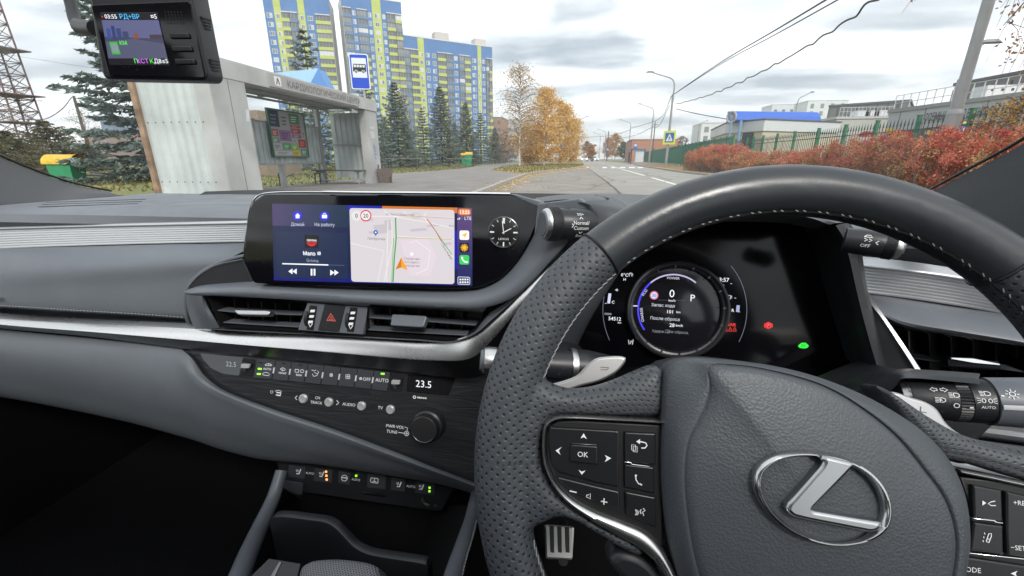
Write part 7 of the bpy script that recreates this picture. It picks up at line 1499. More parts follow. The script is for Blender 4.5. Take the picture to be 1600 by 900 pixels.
a0, a1 = V(533, 0, 160), V(626, 0, 172)
tower('apartment_tower', 'second blue and lime tower, right of the white gap and behind the bus stop sign', a0[:2], a1[:2], V(533, -10, 160)[2], [(0, .14, 'b', BB), (.14, .23, 'w', BL), (.23, .4, 'b', updown(BB, LI, .72)), (.4, .49, 'w', BL), (.49, .64, 'w', LI), (.64, .73, 'w', BL), (.73, .88, 'b', updown(GR, LI, .9)), (.88, 1, 'b', mixc(LI, GR))], seed=2)
a0, a1 = V(628, 55, 172), V(769, 74, 196)
tower('apartment_tower', 'lower long blue and lime block at the right end, above the spruces', a0[:2], a1[:2], V(628, 55, 172)[2], [(0, .07, 'b', BB), (.07, .155, 'b', LI), (.155, .22, 'w', LI), (.22, .29, 'w', BL), (.29, .36, 'w', BL), (.36, .455, 'b', LI), (.455, .53, 'b', BB), (.53, .6, 'w', BL), (.6, .665, 'b', updown(BB, LI, .6)), (.665, .735, 'b', LI), (.735, .82, 'w', BL), (.82, .865, 'w', LI), (.865, .92, 'w', BL), (.92, .96, 'b', updown(GR, LI, .4)), (.96, 1, 'b', mixc(LI, GR))], seed=3, rooms=((.02, 2, 1.4), (.38, 6, 4), (.84, 5, 3.6)))
def block(name, label, pxl, pxr, pyt, Y, c=(.55, .55, .55), Y1=None, win=None, cat='building', D_=18, roofc=None, fh=3.2, wc=(.12, .13, .15), pitch=2.6, py_r=None, zb=0.):
    P0, P1 = V(pxl, pyt, Y), V(pxr, py_r or pyt, Y1 or Y); H = P0[2]; L = np.linalg.norm((P1-P0)[:2]); d = (P1-P0)[:2]/L; nn = np.array([d[1], -d[0]]); nn = nn if nn[1] < 0 or abs(nn[1]) < .3 and nn[0] < 0 else -nn
    t = thing(name, label, cat, (P0[0], P0[1], 0)); D = np.array([*d, 0]); Nn = np.array([*nn, 0]); O = np.array([P0[0], P0[1], 0]); Rm = np.stack([D, -Nn, (0, 0, 1)], 1)
    def bx2(M_, u0, u1, v0, v1, z0, z1, cc_): M_.box(O+D*(u0+u1)/2+Nn*(v0+v1)/2+np.array([0, 0, (z0+z1)/2]), (abs(u1-u0), abs(v1-v0), z1-z0), Rm, col=cc_)
    W = MB(); bx2(W, 0, L, -D_, 0, zb, H, c); W.build('wall', X_FAC, t, smooth=False, origin=O)
    W = MB(); bx2(W, -.15, L+.15, -D_-.1, .12, H, H+.3, roofc or tuple(q*.7 for q in c)); W.build('roof', X_FAC, t, smooth=False, origin=O)
    if win:
        W = MB(); n = int(L/pitch); fl = int(H/fh)
        for k in range(fl):
            for j in range(n):
                u = (j+.5)*L/n; bx2(W, u-pitch*win/2, u+pitch*win/2, 0, .06, k*fh+1, k*fh+fh-.6, wc)
        W.build('windows', X_FAC, t, smooth=False, origin=O, kind='stuff')
    return t, O, D, Nn, L, H, bx2
block('brick_block', 'low brown brick block between the spruces and the bare birch', 766, 784, 184, 210, (.36, .22, .15), win=.5)
block('white_block', 'pale grey office block partly hidden by bare trees right of the brown block', 782, 830, 188, 240, (.5, .52, .55), win=.5, fh=3.6, pitch=3.4)
block('apartment_block', 'white apartment tower with a tall gridded facade beyond the red hedge', 1097, 1130, 193, 220, (.66, .67, .68), win=.62, pitch=3.2, fh=4, wc=(.22, .22, .24))
block('apartment_block', 'white stepped apartment block above the right end of the blue roof', 1263, 1326, 158, 300, (.66, .68, .68), win=.4, pitch=4.6, fh=4.2, wc=(.2, .22, .25))
block('apartment_block', 'white apartment block just showing over the middle of the blue roof', 1207, 1245, 164, 330, (.62, .64, .66), win=.4, pitch=4.6, fh=4.2)
block('brick_building', 'low orange brick building behind the far bus shelter', 988, 1060, 219, 150, (.42, .20, .12), win=.25, py_r=216, fh=5)
block('grey_block', 'small grey block rising above the left part of the brick building', 985, 1003, 222, 170, (.3, .25, .24))
block('grey_block', 'tall narrow bluish block far away above the conifers at the left', 155, 172, 186, 190, (.16, .24, .34), win=.3)
block('brick_block', 'low brick building far away behind the leaning pole at the left', 130, 168, 206, 170, (.30, .20, .16), win=.4)

# dark grey hall with rooftop rails
t, O, D, Nn, L, H, bx2 = block('grey_hall', 'dark grey flat roofed hall with a door and railings behind the blue roofed building', 1296, 1422, 167, 88, (.19, .20, .20), Y1=82, py_r=159, D_=20)
for k in range(8): W = MB(); bx2(W, L*k/8-.05, L*k/8+.1, 0, .08, 0, H, (.11, .12, .12)); W.build('panel_joint', X_FAC, t, smooth=False)
W = MB(); bx2(W, L*.28, L*.34, 0, .1, H-4.2, H-1.6, (.08, .08, .09)); W.build('door', X_FAC, t, smooth=False)
W = MB(); bx2(W, L*.28-.8, L*.34+.8, .3, 1.4, H-4.4, H-4.2, (.3, .3, .3)); W.build('ledge', X_FAC, t, smooth=False)
# cream low wing in front
t, O, D, Nn, L, H, bx2 = block('low_wing', 'low cream and grey wing with white rooftop units in front of the dark hall', 1308, 1390, 186, 66, (.46, .46, .42), py_r=183, D_=10, roofc=(.5, .5, .5))
W = MB()
for k in range(14): bx2(W, L*k/14, L*k/14+.05, .2, .25, H+.3, H+1.4, (.5, .5, .5))
bx2(W, 0, L, .2, .26, H+1.35, H+1.42, (.5, .5, .5)); bx2(W, 0, L, .2, .26, H+.85, H+.9, (.5, .5, .5)); W.build('roof_railing', X_FAC, t, smooth=False)
for k in range(3): W = MB(); bx2(W, L*(.45+k*.17), L*(.45+k*.17)+1.6, -2.5, -1, H+.3, H+1.1, (.6, .62, .62)); W.build('roof_unit', X_FAC, t, smooth=False)
# long grey mall with sign
t, O, D, Nn, L, H, bx2 = block('shopping_hall', 'long light grey shopping hall with dark sign letters and red shop fronts behind the railings', 1390, 1640, 176.5, 48, (.40, .42, .44), Y1=35.5, py_r=145, D_=14, roofc=(.26, .27, .28))
for k in range(5): W = MB(); bx2(W, L*(k+.5)/5, L*(k+.5)/5+.06, 0, .03, 0, H, (.2, .2, .2)); W.build('panel_joint', X_FAC, t, smooth=False)
for k, (a, b, z) in enumerate(((.38, .52, .7), (.45, .62, 1.1), (.62, .8, .9), (.34, .5, 1.6))): W = MB(); bx2(W, L*a, L*b, 0, .06, H-z-.06, H-z, (.12, .12, .12)); W.build('wall_slot', X_FAC, t, smooth=False)
W = MB()
for k in range(16): bx2(W, L*k/16, L*k/16+.05, -.3, -.25, H+.3, H+1.5, (.55, .55, .55))
for z in (.8, 1.45): bx2(W, 0, L, -.3, -.26, H+z, H+z+.05, (.55, .55, .55))
W.build('roof_railing', X_FAC, t, smooth=False)
FM = Frame(O+Nn*.12, Nn, X=D)
def onm(x, y): return FM.px(x, y, 0)
mb = MB(); X_SL = mat('dark_sign_letters', (.07, .07, .08), .5)
for s_, xa, xb, y in (('ОСЕМЬИ', 1447, 1480, 183), ('Я В ЦЕНТР СЕМЕЙНОЙ', 1507, 1598, 176)):
    p, q = onm(xa, y), onm(xb, y-(6 if xb > 1500 else 2)); vs_, _ = text_mesh(s_, .02, 'CENTER'); wd = max(v[0] for v in vs_)-min(v[0] for v in vs_); hh = .62
    mb.text(FM, s_, (p[0]+q[0])/2, (p[1]+q[1])/2, hh, .1, bold=.02, sx=abs(q[0]-p[0])/(wd*hh/.7))
mb.build('sign_lettering', X_SL, t, smooth=False)
def sfront(nm, pts_, c, z=.06): mb = MB(); mb.plate(FM, FM.poly(pts_, z), 0, z, 0, col=c); mb.build(nm, X_FAC, t, smooth=False)
sfront('shop_front', [(1385, 204), (1475, 200), (1480, 232), (1385, 235)], (.10, .10, .11)); sfront('red_panel', [(1397, 206), (1425, 204), (1425, 226), (1397, 228)], (.50, .04, .04), .12)
sfront('red_arch', [(1340+14*math.cos(a)+15, 214-9*math.sin(a)) for a in np.linspace(0, PI, 12)], (.5, .05, .05), .12); sfront('yellow_sign', [(1388.5+6.5*math.cos(a), 204.5+4*math.sin(a)) for a in np.linspace(0, 2*PI, 16)[:-1]], (.62, .48, .06), .16)
sfront('yellow_sign', [(1451+6*math.cos(a), 207+3.5*math.sin(a)) for a in np.linspace(0, 2*PI, 16)[:-1]], (.62, .45, .06), .16)
sfront('shop_front', [(1490, 196), (1640, 180), (1640, 235), (1490, 232)], (.16, .16, .15)); sfront('red_arch', [(1543+20*math.cos(a), 214-22*math.sin(a)) for a in np.linspace(0, PI, 14)], (.5, .06, .05), .12)
sfront('yellow_arch', [(1543+15*math.cos(a), 214-16*math.sin(a)) for a in np.linspace(0, PI, 14)], (.45, .10, .06), .16)
t, O, D, Nn, L, H, bx2 = block('grey_hall', 'upper dark ribbed storey above the shopping hall roof rail at the far right', 1492, 1640, 134, 62, (.17, .175, .18), Y1=52, py_r=111, D_=14)
for k in range(6): W = MB(); bx2(W, L*k/6, L*k/6+.1, 0, .1, H-5, H-.5, (.10, .10, .10)); W.build('panel_joint', X_FAC, t, smooth=False)
P_ = V(1563, 146, 44); ru = thing('rooftop_unit', 'white air handling unit on the shopping hall roof behind the railing', 'ventilation unit', tuple(P_)); mb = MB(); mb.box(P_, (3.2, 1.5, 1.1)); mb.box(P_+np.array([2.2, 0, .1]), (1.1, 1.4, 1.4)); mb.build('casing', mat('unit_white', (.62, .63, .62), .5), ru, smooth=False)
mb = MB()
for k in range(4): mb.box(P_+np.array([-1.2+k*.7, -.76, .2]), (.18, .03, .18))
mb.build('vents', X_SEAM, ru, smooth=False)

# blue roofed building with corner
C0, CL, CR = V(1195, 187, 55), V(1135, 197, 60), V(1312, 189, 61); HB = C0[2]
bb = thing('roadside_pavilion', 'cream building with white fascia and a bright blue roof canopy behind the red hedge', 'building', (C0[0], C0[1], 0))
poly = [(C0[0], C0[1]), (CR[0], CR[1]), (CR[0]-3, CR[1]+14), (CL[0]+2, CL[1]+14), (CL[0], CL[1])]
F0 = Frame((0, 0, 0), (0, 0, 1)); mb = MB(); mb.plate(F0, poly, 0, HB-1.2, 0); mb.build('wall', mat('cream_render', (.50, .47, .36), .8, var=.06), bb, smooth=False)
cpt = np.mean(poly, 0); p2 = [tuple(cpt+(np.array(p)-cpt)*1.02) for p in poly]; mb = MB(); mb.plate(F0, p2, HB-1.2, HB, 0); mb.build('fascia', mat('white_fascia', (.60, .62, .63), .5, var=.04), bb, smooth=False)
mb = MB(); mb.plate(F0, [tuple(cpt+(np.array(p)-cpt)*1.035) for p in poly], HB, HB+.12, 0); mb.build('roof', mat('flat_roof', (.12, .12, .13), .8), bb, smooth=False)
def between(A, B, u): return A*(1-u)+B*u
for k in range(5): q = between(C0, CR, (k+.5)/5); mb = MB(); mb.box((q[0], q[1]-.12, HB-.6), (.05, .05, 1.2)); mb.build('panel_joint', X_SEAM, bb, smooth=False)
for k in range(5): q = between(C0, CR, (k+.4)/5); mb = MB(); mb.box((q[0], q[1]-.02, 1.9), (.08, .08, 3.0)); mb.build('pilaster', X_SGREY, bb, smooth=False)
q = between(C0, CL, .35); mb = MB(); mb.box((q[0]-.05, q[1]-.1, 3.0), (1.4, .3, 2.2), Rm=Matrix.Rotation(math.atan2(CL[1]-C0[1], CL[0]-C0[0]), 3, 'Z')); mb.build('window', mat('dark_glazing', (.05, .07, .08), .2), bb, smooth=False)
# blue canopy: barrel end and long slab
r0_, r1_ = V(1150, 181, 57), V(1283, 179, 60); ax_ = nrm(np.array([r1_[0]-r0_[0], r1_[1]-r0_[1], 0])); pp_ = np.array([-ax_[1], ax_[0], 0]); zt_, zb_ = V(1150, 172, 57)[2], V(1157, 190, 57)[2]
mb = MB(); Lr = np.linalg.norm((r1_-r0_)[:2]); prof = [(0, zb_), (-.15, zb_+.2), (0, (zb_+zt_)/2), (.5, zt_-.1), (1.0, zt_), (1.8, zt_), (1.8, zb_)]
mb.loft([[np.array([r0_[0], r0_[1], 0])+ax_*u+pp_*a+np.array([0, 0, z]) for a, z in prof+[prof[0]]] for u in (0, Lr)]); mb.add([np.array([r0_[0], r0_[1], 0])+pp_*a+np.array([0, 0, z]) for a, z in prof], [tuple(range(7))]); mb.build('blue_canopy', mat('bright_blue_sheet', (.04, .13, .52), .45, var=.05), bb, smooth=False)
cR = V(1143, 183, 56.6); FR_ = Frame(cR, (-.7, -.7, 0), X=(.7, -.7, 0)); mb = MB()
mb.tube([FR_.p(1.05*math.cos(a)*.5, 1.0*math.sin(a)*.6) for a in np.linspace(0, 2*PI, 24, endpoint=False)], .12, 6, closed=True)
for k in range(6): a = k*PI/6; mb.tube([FR_.p(.5*math.cos(a), .55*math.sin(a)), FR_.p(-.5*math.cos(a), -.55*math.sin(a))], .05, 4)
mb.build('round_gable_frame', X_SGREY, bb)
for x in (1142, 1157): P_ = V(x, 195, 55.5); mb = MB(); mb.tube([(P_[0], P_[1], 0), (P_[0], P_[1], zb_)], .16 if x > 1150 else .1, 8); mb.build('blue_column', mat('column_blue', (.18, .33, .52), .5) if x == 1142 else bpy.data.materials['column_blue'], bb)

# ---------------------------------------------------------------- street lamps, poles, wires
X_POLE = mat('lamp_post_grey', (.34, .345, .35), .5, metal=.3, var=.08, vscale=2); X_LH = mat('lamp_head', (.22, .22, .23), .5)
def lamp(H, arm, side, r_, label, group='street lamps along the road', hr=1.0):
    t = thing('street_lamp', label, 'street lamp', (0, 0, 0), group)
    mb = MB(); mb.tube([(0, 0, 0), (0, 0, .02), (0, 0, H*.78)], [r_*1.5, r_*1.4, r_], 10); mb.build('post', X_POLE, t, origin=(0, 0, 0))
    P = cr(np.array([(0, 0, H*.76), (0, 0, H*.93), (side*arm*.12, 0, H*.985), (side*arm*.5, 0, H*1.02), (side*arm, 0, H*1.06)]), 16); mb = MB(); mb.tube(P, np.linspace(r_*.85, r_*.5, 16), 8); mb.tube([(0, 0, H*.755), (0, 0, H*.80)], r_*1.25, 10); mb.build('arm', X_POLE, t, origin=(0, 0, 0))
    mb = MB(); c_ = np.array([side*(arm+.35*hr), 0, H*1.06+.02]); mb.loft([[c_+np.array([side*a*hr*.6, b*hr*.16, z*hr*.1]) for a, b, z in ((-1, 0, 0), (-.6, -1, .3), (.5, -1, .3), (1, 0, 0), (.5, 1, .3), (-.6, 1, .3), (-1, 0, 0))], [c_+np.array([side*a*hr*.6, b*hr*.1, .1+z*.1]) for a, b, z in ((-.9, 0, 0), (-.5, -1, .8), (.4, -1, .8), (.8, 0, 0), (.4, 1, .8), (-.5, 1, .8), (-.9, 0, 0))]]); mb.add([c_+np.array([a*hr*.55, b*hr*.14, -.02]) for a, b in ((-1, -1), (1, -1), (1, 1), (-1, 1))], [(0, 1, 2, 3)]); mb.build('lamp_head', X_LH, t, origin=(0, 0, 0))
    return t
def lamp_px(base, top, Y, side, arm_px, label, proto=None, r_=.11):
    B = V(base[0], base[1], Y); H = V(top[0], top[1], Y)[2]; arm = abs(V(arm_px, top[1], Y)[0]-V(top[0], top[1], Y)[0])
    return (np.array([B[0], Y, 0.]), H, arm)
spec = [((1040, 259.5), (1052, 121), 70, -1, 1016, 'nearest lamp post on the right, carrying the yellow framed crossing sign'), ((1014, 253), (1022, 168), 118, -1, 1001, 'second lamp post on the right, beside the far bus shelter'), ((981, 251), (984, 191), 165, -1, 969, 'third lamp post on the right, left of the far bus shelter'), ((944, 250), (945, 205), 225, -1, 934, 'lamp post close to the thin wooden pole far down the road'), ((936, 250), (936.5, 210), 250, -1, 927, 'far lamp post left of the orange trees'), ((956, 250), (957, 217), 290, -1, 950, 'small far lamp post before the dark green tree'),
        ((922, 250), (922, 224), 330, -1, 916, 'most distant lamp post at the end of the road'), ((1088, 235), (1090, 193), 100, 1, 1100, 'lamp post with its arm to the right, left of the white gridded tower'), ((1130, 235), (1133, 181), 84, 1, 1147, 'lamp post with its arm to the right, just left of the blue roof'), ((1232, 235), (1235, 152), 75, 1, 1253, 'lamp post rising behind the blue roof')]
L0 = None
for base, top, Y, sd_, ap, lb in spec:
    B, H, arm = lamp_px(base, top, Y, sd_, ap, lb)
    if L0 is None: L0 = lamp(H, arm, -1, .15, lb); L0.location = tuple(B); H00, A00 = H, arm
    else: dup(L0, B, PI if sd_ > 0 else 0, (arm/A00, 1.3 if Y > 150 else 1, H/H00), lb)
# left lamp hidden among the golden birches
B, H, arm = lamp_px((900, 255), (899, 187), 105, 1, 905, ''); dup(L0, B, PI, (.6, 1, H/H00), 'lamp post half hidden by the rightmost golden birch')
# big near post on the right
Yb = 16.8; B = V(1477, 230, Yb); tp_ = V(1545, 0, Yb); mb = MB(); t = thing('lamp_post', 'thick pale grey lamp post rising out of the frame behind the red hedge', 'lamp post', (B[0], Yb, 0))
mb.tube([(B[0], Yb, 0), (B[0], Yb, V(1485, 178, Yb)[2])], [.225, .21], 20); mb.build('lower_sleeve', X_POLE, t); mb = MB(); mb.tube([(B[0], Yb, V(1485, 178, Yb)[2]), (B[0], Yb, 16)], [.155, .125], 20); mb.build('post', X_POLE, t); mb = MB(); z_ = V(1485, 178, Yb)[2]; mb.lathe((B[0], Yb, z_), (0, 0, 1), [(.22, -.03), (.22, .02), (.158, .14)], 20); mb.build('collar', X_POLE, t)
B = V(1478, 205, 30); H = V(1511, 82, 30)[2]; arm = abs(V(1538, 62, 30)[0]-B[0])*1.0; l2_ = lamp(H, arm, 1, .13, 'slim lamp post with its arm to the right, just behind the thick near post', None); l2_.location = (B[0], 30, 0)
# plain poles
for px_, pyb, pyt, Y, r_, lb in ((1018, 252, 190, 124, .16, 'bare wooden pole just left of the second lamp post'), (948, 250, 205, 226, .3, 'bare dark pole among the far lamp posts')):
    B = V(px_, pyb, Y); t = thing('utility_pole', lb, 'pole', (B[0], Y, 0)); mb = MB(); mb.tube([(B[0], Y, 0), (B[0], Y, V(px_+2, pyt, Y)[2])], [r_, r_*.7], 8); mb.build('shaft', X_BARK, t); mb = MB(); z_ = V(px_+2, pyt, Y)[2]; mb.box((B[0], Y, z_-.8), (1.6 if Y < 200 else .9, .12, .12)); mb.build('crossarm', X_BARK, t)
B = V(133, 212, 46); t = thing('utility_pole', 'dark wooden pole with a sagging cable at the left, above the conifers', 'pole', (B[0], 46, 0)); z_ = V(112, 150, 46)[2]; mb = MB(); mb.tube([(B[0], 46, 0), (B[0], 46, z_)], [.2, .14], 8); mb.build('shaft', X_BARK, t)
X_WIRE = mat('black_cable', (.03, .03, .035), .6)
def wire(pts_, r_, lb, name='overhead_wire', wav=0., m_=None, n=60):
    P = cr(np.array(pts_), n)
    if wav: k = np.arange(n); P[:, 2] += wav*np.sin(k*.9)*(.6+.4*np.sin(k*.37)); P[:, 0] += wav*.6*np.cos(k*.8)
    o = MB().tube(P, r_, 5).build(name, m_ or X_WIRE, None); tag(o, lb, 'cable', 'overhead cables'); return o
wire([V(112, 152, 46), V(95, 172, 44), V(70, 186, 43), V(30, 186, 42)], .05, 'sagging cable from the dark pole toward the lattice mast', m_=mat('violet_cable', (.10, .09, .14), .6))
wire([V(-20, 80, 60), V(60, 93, 62), V(130, 104, 64), V(230, 118, 66)], .02, 'thin straight wire crossing the sky at the upper left')
PT = V(1049, 150, 70)
wire([PT, V(1130, 95, 45), V(1215, 45, 32), V(1300, -6, 24)], .045, 'upper straight overhead cable above the road, rising to the right'); wire([PT, V(1130, 98, 46), V(1215, 52, 33), V(1312, -2, 25)], .035, 'second straight cable just below the upper one')
wire([V(1056, 163, 69), V(1110, 148, 55), V(1190, 112, 40), V(1290, 55, 28), V(1372, -3, 21)], .045, 'lowest twisted wavy cable rising to the right', wav=.10, n=110)
wire([V(1056, 170, 69), V(1090, 178, 65), V(1135, 186, 60)], .05, 'cable from the crossing sign lamp post to the blue roofed building')
wire([PT, V(1036, 180, 90), V(1022, 190, 117)], .05, 'sagging cable between the first and second lamp posts on the right'); wire([V(1022, 190, 117), V(1002, 196, 140), V(984, 201, 164)], .06, 'cable between the second and third lamp posts'); wire([V(984, 203, 164), V(964, 210, 195), V(944, 213, 225), V(905, 214, 300)], .08, 'far cable from the third lamp post to the end of the road')
wire([V(1046, 165, 70), V(1030, 196, 95), V(1021, 199, 117)], .05, 'lower slack cable beside the crossing sign lamp post'); wire([V(1021, 198, 117), V(990, 212, 160), V(945, 220, 226)], .06, 'lower far cable over the brick building')
# crossing sign on the first lamp
def crossing_sign(P, W, label, border=True, tri_=False):
    F = Frame(P, (-.12, -1, 0)); t = thing('crossing_sign', label, 'road sign', tuple(P)); mb = MB(); h_ = W/2
    if border: mb.plate(F, rrect(-h_, -h_*1.12, h_, h_*1.12, h_*.08), -.03, 0, 0, col=(.62, .66, .05))
    k = .72 if border else 1; mb.plate(F, [(-h_*k, -h_*k*1.1), (h_*k, -h_*k*1.1), (h_*k, h_*k*1.1), (-h_*k, h_*k*1.1)], -.01, .01, 0, col=(.03, .12, .42)); mb.build('sign_plate', X_SGN, t, smooth=False)
    mb = MB(); mb.tri([(-h_*k*.8, -h_*k*.8), (h_*k*.8, -h_*k*.8), (0, h_*k*.9)], F, .015, col=(.72, .74, .75)); mb.build('white_triangle', X_SGN, t, smooth=False)
    mb = MB(); s_ = h_*k; mb.tri([(-.08*s_, .1*s_), (.08*s_, .1*s_), (.1*s_, -.25*s_), (-.08*s_, -.25*s_)], F, .02, col=(.02, .02, .02)); mb.tri([(.09*s_*math.cos(a), .25*s_+.09*s_*math.sin(a)) for a in np.linspace(0, 2*PI, 10)[:-1]], F, .02, col=(.02, .02, .02))
    for q in ([(-.02, -.2), (-.28, -.7)], [(.02, -.2), (.22, -.45), (.2, -.7)], [(0, .08), (-.25, -.12)], [(0, .08), (.25, -.05)]): mb.stroke(F, [(a*s_, b*s_) for a, b in q], s_*.1, .02, col=(.02, .02, .02))
    mb.build('walking_figure', X_SGN, t, smooth=False); return t
crossing_sign(V(1046, 215, 69.6), 1.75, 'pedestrian crossing sign with a bright yellow border on the lamp post'); crossing_sign(V(949.5, 233, 150), .9, 'small plain pedestrian crossing sign far down the road', False)
crossing_sign(V(1509, 200, 27), .55, 'yellow framed crossing sign seen through the railings right of the thick post')
for x, y, lb in ((935.5, 236, 'tiny round sign far down the road'), (914.5, 241, 'tiny round sign beside the far cars')):
    P_ = V(x, y, 180); t = thing('round_sign', lb, 'road sign', tuple(P_)); mb = MB(); mb.lathe(P_, (0, -1, 0), [(.55, 0), (.55, .05)], 16, col=(.7, .5, .45)); mb.build('sign_plate', X_SGN, t); mb = MB(); mb.tube([(P_[0], P_[1]+.1, 0), (P_[0], P_[1]+.1, P_[2])], .08, 6); mb.build('pole', X_POLE, t)

# far bus shelter, right side
Pf = V(1000, 253, 105); t = thing('bus_shelter', 'small far bus shelter with a white side panel on the right pavement', 'bus shelter', (Pf[0], 105, 0)); z1 = V(1000, 233, 105)[2]
a_, b_ = V(993, 240, 105)[0], V(1006, 240, 105)[0]; mb = MB(); mb.box(((a_+b_)/2, 105, z1/2+.2), (b_-a_, .1, z1-.4)); mb.build('side_panel', mat('shelter_white', (.62, .64, .65), .5), t, smooth=False)
mb = MB(); mb.box(((a_+b_)/2-.6, 107, z1), (b_-a_+2, 5, .2)); mb.build('roof', mat('shelter_blue', (.1, .2, .42), .5), t, smooth=False); mb = MB(); mb.box((a_-.9, 105.2, z1/2), (.18, .18, z1)); mb.box((a_-1.2, 107, 1.4), (.1, 3, 2.4)); mb.build('post', X_SEAM, t, smooth=False)
Ps = V(993, 228, 104); F = Frame(Ps, (-.1, -1, 0)); t = thing('bus_stop_sign', 'small blue and white bus stop sign beside the far bus shelter', 'road sign', tuple(Ps)); mb = MB(); mb.plate(F, [(-.4, -.55), (.4, -.55), (.4, .55), (-.4, .55)], -.02, 0, 0, col=(.05, .16, .5)); mb.plate(F, [(-.28, -.1), (.28, -.1), (.28, .42), (-.28, .42)], 0, .02, 0, col=(.6, .63, .66)); mb.build('sign_plate', X_SGN, t, smooth=False); mb = MB(); mb.tube([(Ps[0], Ps[1]+.1, 0), (Ps[0], Ps[1]+.1, Ps[2])], .06, 6); mb.build('pole', X_POLE, t)

# far cars
def small_car(P, label, c, rz=0.):
    t = thing('parked_car', label, 'car', (0, 0, 0)); m_ = mat('car_paint', c, .3, coat=.6); K_ = 1.5
    prof = [(-2.2, .35), (-2.25, .75), (-1.9, .95), (-1.3, 1.0), (-.75, 1.42), (.6, 1.45), (1.2, 1.02), (2.0, .92), (2.2, .7), (2.2, .35)]
    mb = MB(); mb.loft([[np.array([x, y*K_, z*K_]) for y, z in prof+[prof[0]]] for x in (-.88*K_, .88*K_)]); n = len(prof)
    for x in (-.88*K_, .88*K_): mb.add([np.array([x, y*K_, z*K_]) for y, z in prof], [tuple(range(n))])
    mb.build('body', m_, t, smooth=False, origin=(0, 0, 0)); gm = bpy.data.materials.get('far_glass') or mat('far_glass', (.03, .04, .05), .15)
    mb = MB(); mb.add([np.array(q)*K_ for q in ((-.72, -1.25, 1.04), (.72, -1.25, 1.04), (.62, -.80, 1.38), (-.62, -.80, 1.38))], [(0, 1, 2, 3)]); mb.v = [(a, b-.04, c_+.03) for a, b, c_ in mb.v]; mb.build('windscreen', gm, t, smooth=False, origin=(0, 0, 0))
    hm = bpy.data.materials.get('headlight_on') or mat('headlight_on', (.9, .9, .8), .3, emit=(1, .95, .85), es=2.0)
    for s_ in (-1, 1):
        mb = MB(); mb.box((s_*.66*K_, -2.27*K_, .72*K_), (.34*K_, .06, .16*K_)); mb.build('headlight', hm, t, smooth=False, origin=(0, 0, 0))
        for y in (-1.35, 1.35): mb = MB(); mb.lathe((s_*.80*K_, y*K_, .33*K_), (s_, 0, 0), [(.33*K_, 0), (.33*K_, .12*K_), (.2*K_, .13*K_)], 16); mb.build('wheel', X_SEAM, t, origin=(0, 0, 0))
    t.location = tuple(P); t.rotation_euler = (0, 0, rz); return t
small_car((-.4+V(913, 250, 190)[0]+.4, 190, 0), 'white car with lit headlights, left of two far down the road', (.6, .62, .64)); small_car((V(925, 250, 205)[0], 205, 0), 'silver car angled across the lane, right of two far down the road', (.5, .52, .54), R(38))

# lattice mast at the left
t = thing('lattice_mast', 'tall rusty brown lattice mast at the left edge of the windshield', 'mast', (V(40, 220, 42)[0], 42, 0)); bx0 = V(46, 200, 42)[0]-1.2; X_MAST = mat('mast_paint', (.15, .10, .09), .7, var=.3, vscale=2)
w2 = 1.25; legs = [(-w2, -w2), (w2, -w2), (w2, w2), (-w2, w2)]; hM = 26
for lx, ly in legs: mb = MB(); mb.tube([(bx0+lx*1.2, 42+ly*1.2, 0), (bx0+lx*.7, 42+ly*.7, hM)], .10, 6); mb.build('leg', X_MAST, t)
mb = MB()
def lp(i, z): s_ = 1.2-.5*z/hM; return np.array([bx0+legs[i % 4][0]*s_, 42+legs[i % 4][1]*s_, z])
for k in range(20):
    z = k*1.3
    for i in range(4): mb.tube([lp(i, z), lp(i+1, z+1.3)], .04, 4); mb.tube([lp(i+1, z), lp(i, z+1.3)], .04, 4); mb.tube([lp(i, z), lp(i+1, z)], .05, 4)
mb.build('bracing', X_MAST, t, kind='stuff')
for z in (5.2, 8.2, 13): mb = MB(); mb.box((bx0, 42, z), (4.0, 4.0, .12)); [mb.tube([(bx0-2+q, 40, z), (bx0-2+q, 40, z+1)], .03, 4) for q in (0, 1, 2, 3, 4)]; mb.tube([(bx0-2, 40, z+1), (bx0+2, 40, z+1)], .04, 4); mb.build('platform', X_MAST, t)
# fallen leaves
n = 9000; vp = np.array(verge); xs_, ys_ = rng.uniform(-12, 1, n), rng.uniform(20, 95, n)
from mathutils.geometry import intersect_point_tri_2d
def inpoly(x, y, P):
    c = np.zeros(len(x), bool); j = len(P)-1
    for i in range(len(P)):
        xi, yi, xj, yj = P[i][0], P[i][1], P[j][0], P[j][1]; c ^= ((yi > y) != (yj > y)) & (x < (xj-xi)*(y-yi)/(yj-yi+1e-9)+xi); j = i
    return c
k = inpoly(xs_, ys_, verge); A = np.stack([xs_[k], ys_[k], np.full(k.sum(), .11)], 1)
kk = cr(np.array([(p[0], p[1], 0) for p in Lk[2:10]]), 200); m_ = rng.integers(0, 200, 2600); Bq = kk[m_]+np.stack([rng.exponential(.45, 2600)*rng.choice([1, 1, 1, -.4], 2600), rng.normal(0, .3, 2600), np.full(2600, .03)], 1); Bq[:, 2] = np.where(Bq[:, 0] < kk[m_, 0], .12, .02)
Cq = np.stack([rng.uniform(-60, -12.5, 2500), rng.uniform(15, 75, 2500), np.full(2500, .0)], 1); Dq = np.stack([rng.uniform(8.3, 9.6, 900), rng.uniform(12, 60, 900), np.full(900, .10)], 1)
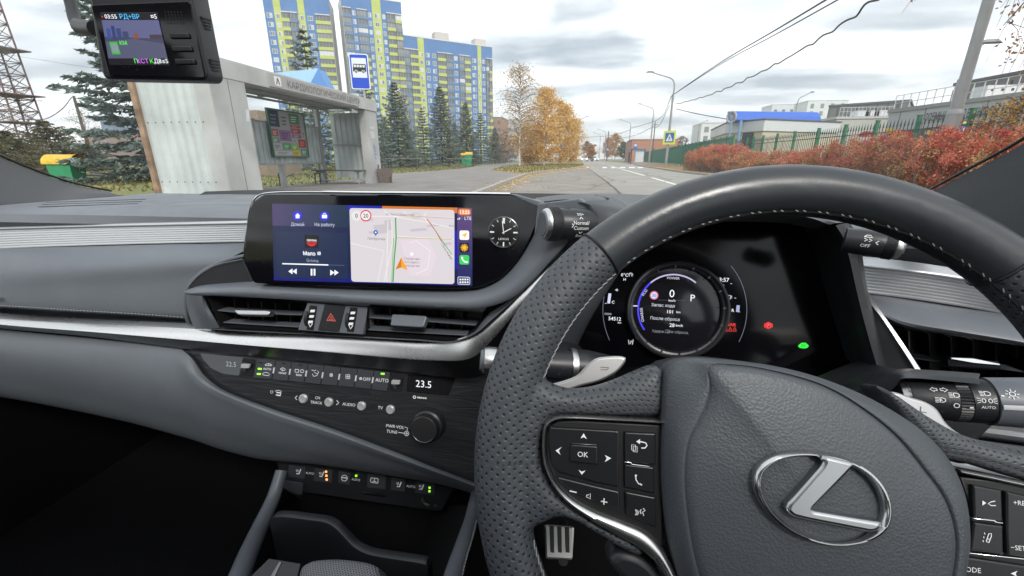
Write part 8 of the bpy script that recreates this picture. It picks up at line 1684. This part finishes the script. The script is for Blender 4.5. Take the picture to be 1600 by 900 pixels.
A = np.concatenate([A, Bq, Cq, Dq]); Lq = leaves(A, .07, .7); Lq[:, :, 2] = A[:, None, 2]+(Lq[:, :, 2]-A[:, None, 2])*.25+.015
o = quads_obj('fallen_leaves', Lq, X_LEAF, None, jitter(YEL, len(A), .25)); o['kind'] = 'stuff'; o['label'] = 'scattered yellow fallen leaves along the kerb and grass'; o['category'] = 'fallen leaves'
# tufts of grass
n = 26000; xs_ = np.concatenate([rng.uniform(-60, -12.2, n-5000), rng.uniform(-11, 0, 5000)]); ys_ = np.concatenate([rng.uniform(13, 75, n-5000), rng.uniform(28, 90, 5000)]); ok = ~inpoly(xs_, ys_, pl)
ok[-5000:] &= inpoly(xs_[-5000:], ys_[-5000:], verge); C = np.stack([xs_, ys_, np.where(np.arange(n) >= n-5000, .1, 0)], 1)[ok]; m_ = len(C)
a = rng.uniform(0, 2*PI, m_); w_ = np.stack([np.cos(a), np.sin(a), np.zeros(m_)], 1)*.05; up = np.stack([rng.normal(0, .05, m_), rng.normal(0, .05, m_), rng.uniform(.05, .14, m_)], 1)
o = quads_obj('grass', np.stack([C-w_, C+w_, C+up+w_*.3, C+up-w_*.3], 1), X_LEAF, None, jitter([(.20, .19, .07), (.26, .22, .09), (.14, .16, .05)], m_, .25)); o['kind'] = 'stuff'; o['label'] = 'short dry autumn grass behind the pavement and under the birches'; o['category'] = 'grass'

# pale air: one closed box round everything
hb = MB(); hb.box((0, 650, 33.9), (1810, 1710, 70)); hm = bpy.data.materials.new('haze_air'); hm.use_nodes = True; t = hm.node_tree; t.nodes.clear(); o_ = N('ShaderNodeOutputMaterial', t); pv = N('ShaderNodeVolumePrincipled', t); pv.inputs['Color'].default_value = (.93, .95, .97, 1); pv.inputs['Density'].default_value = .0008; pv.inputs['Anisotropy'].default_value = .2; t.links.new(pv.outputs[0], o_.inputs['Volume'])
hz_o = hb.build('haze', hm, None, smooth=False); hz_o['kind'] = 'stuff'; hz_o['label'] = 'thin pale haze over the street'; hz_o['category'] = 'haze'
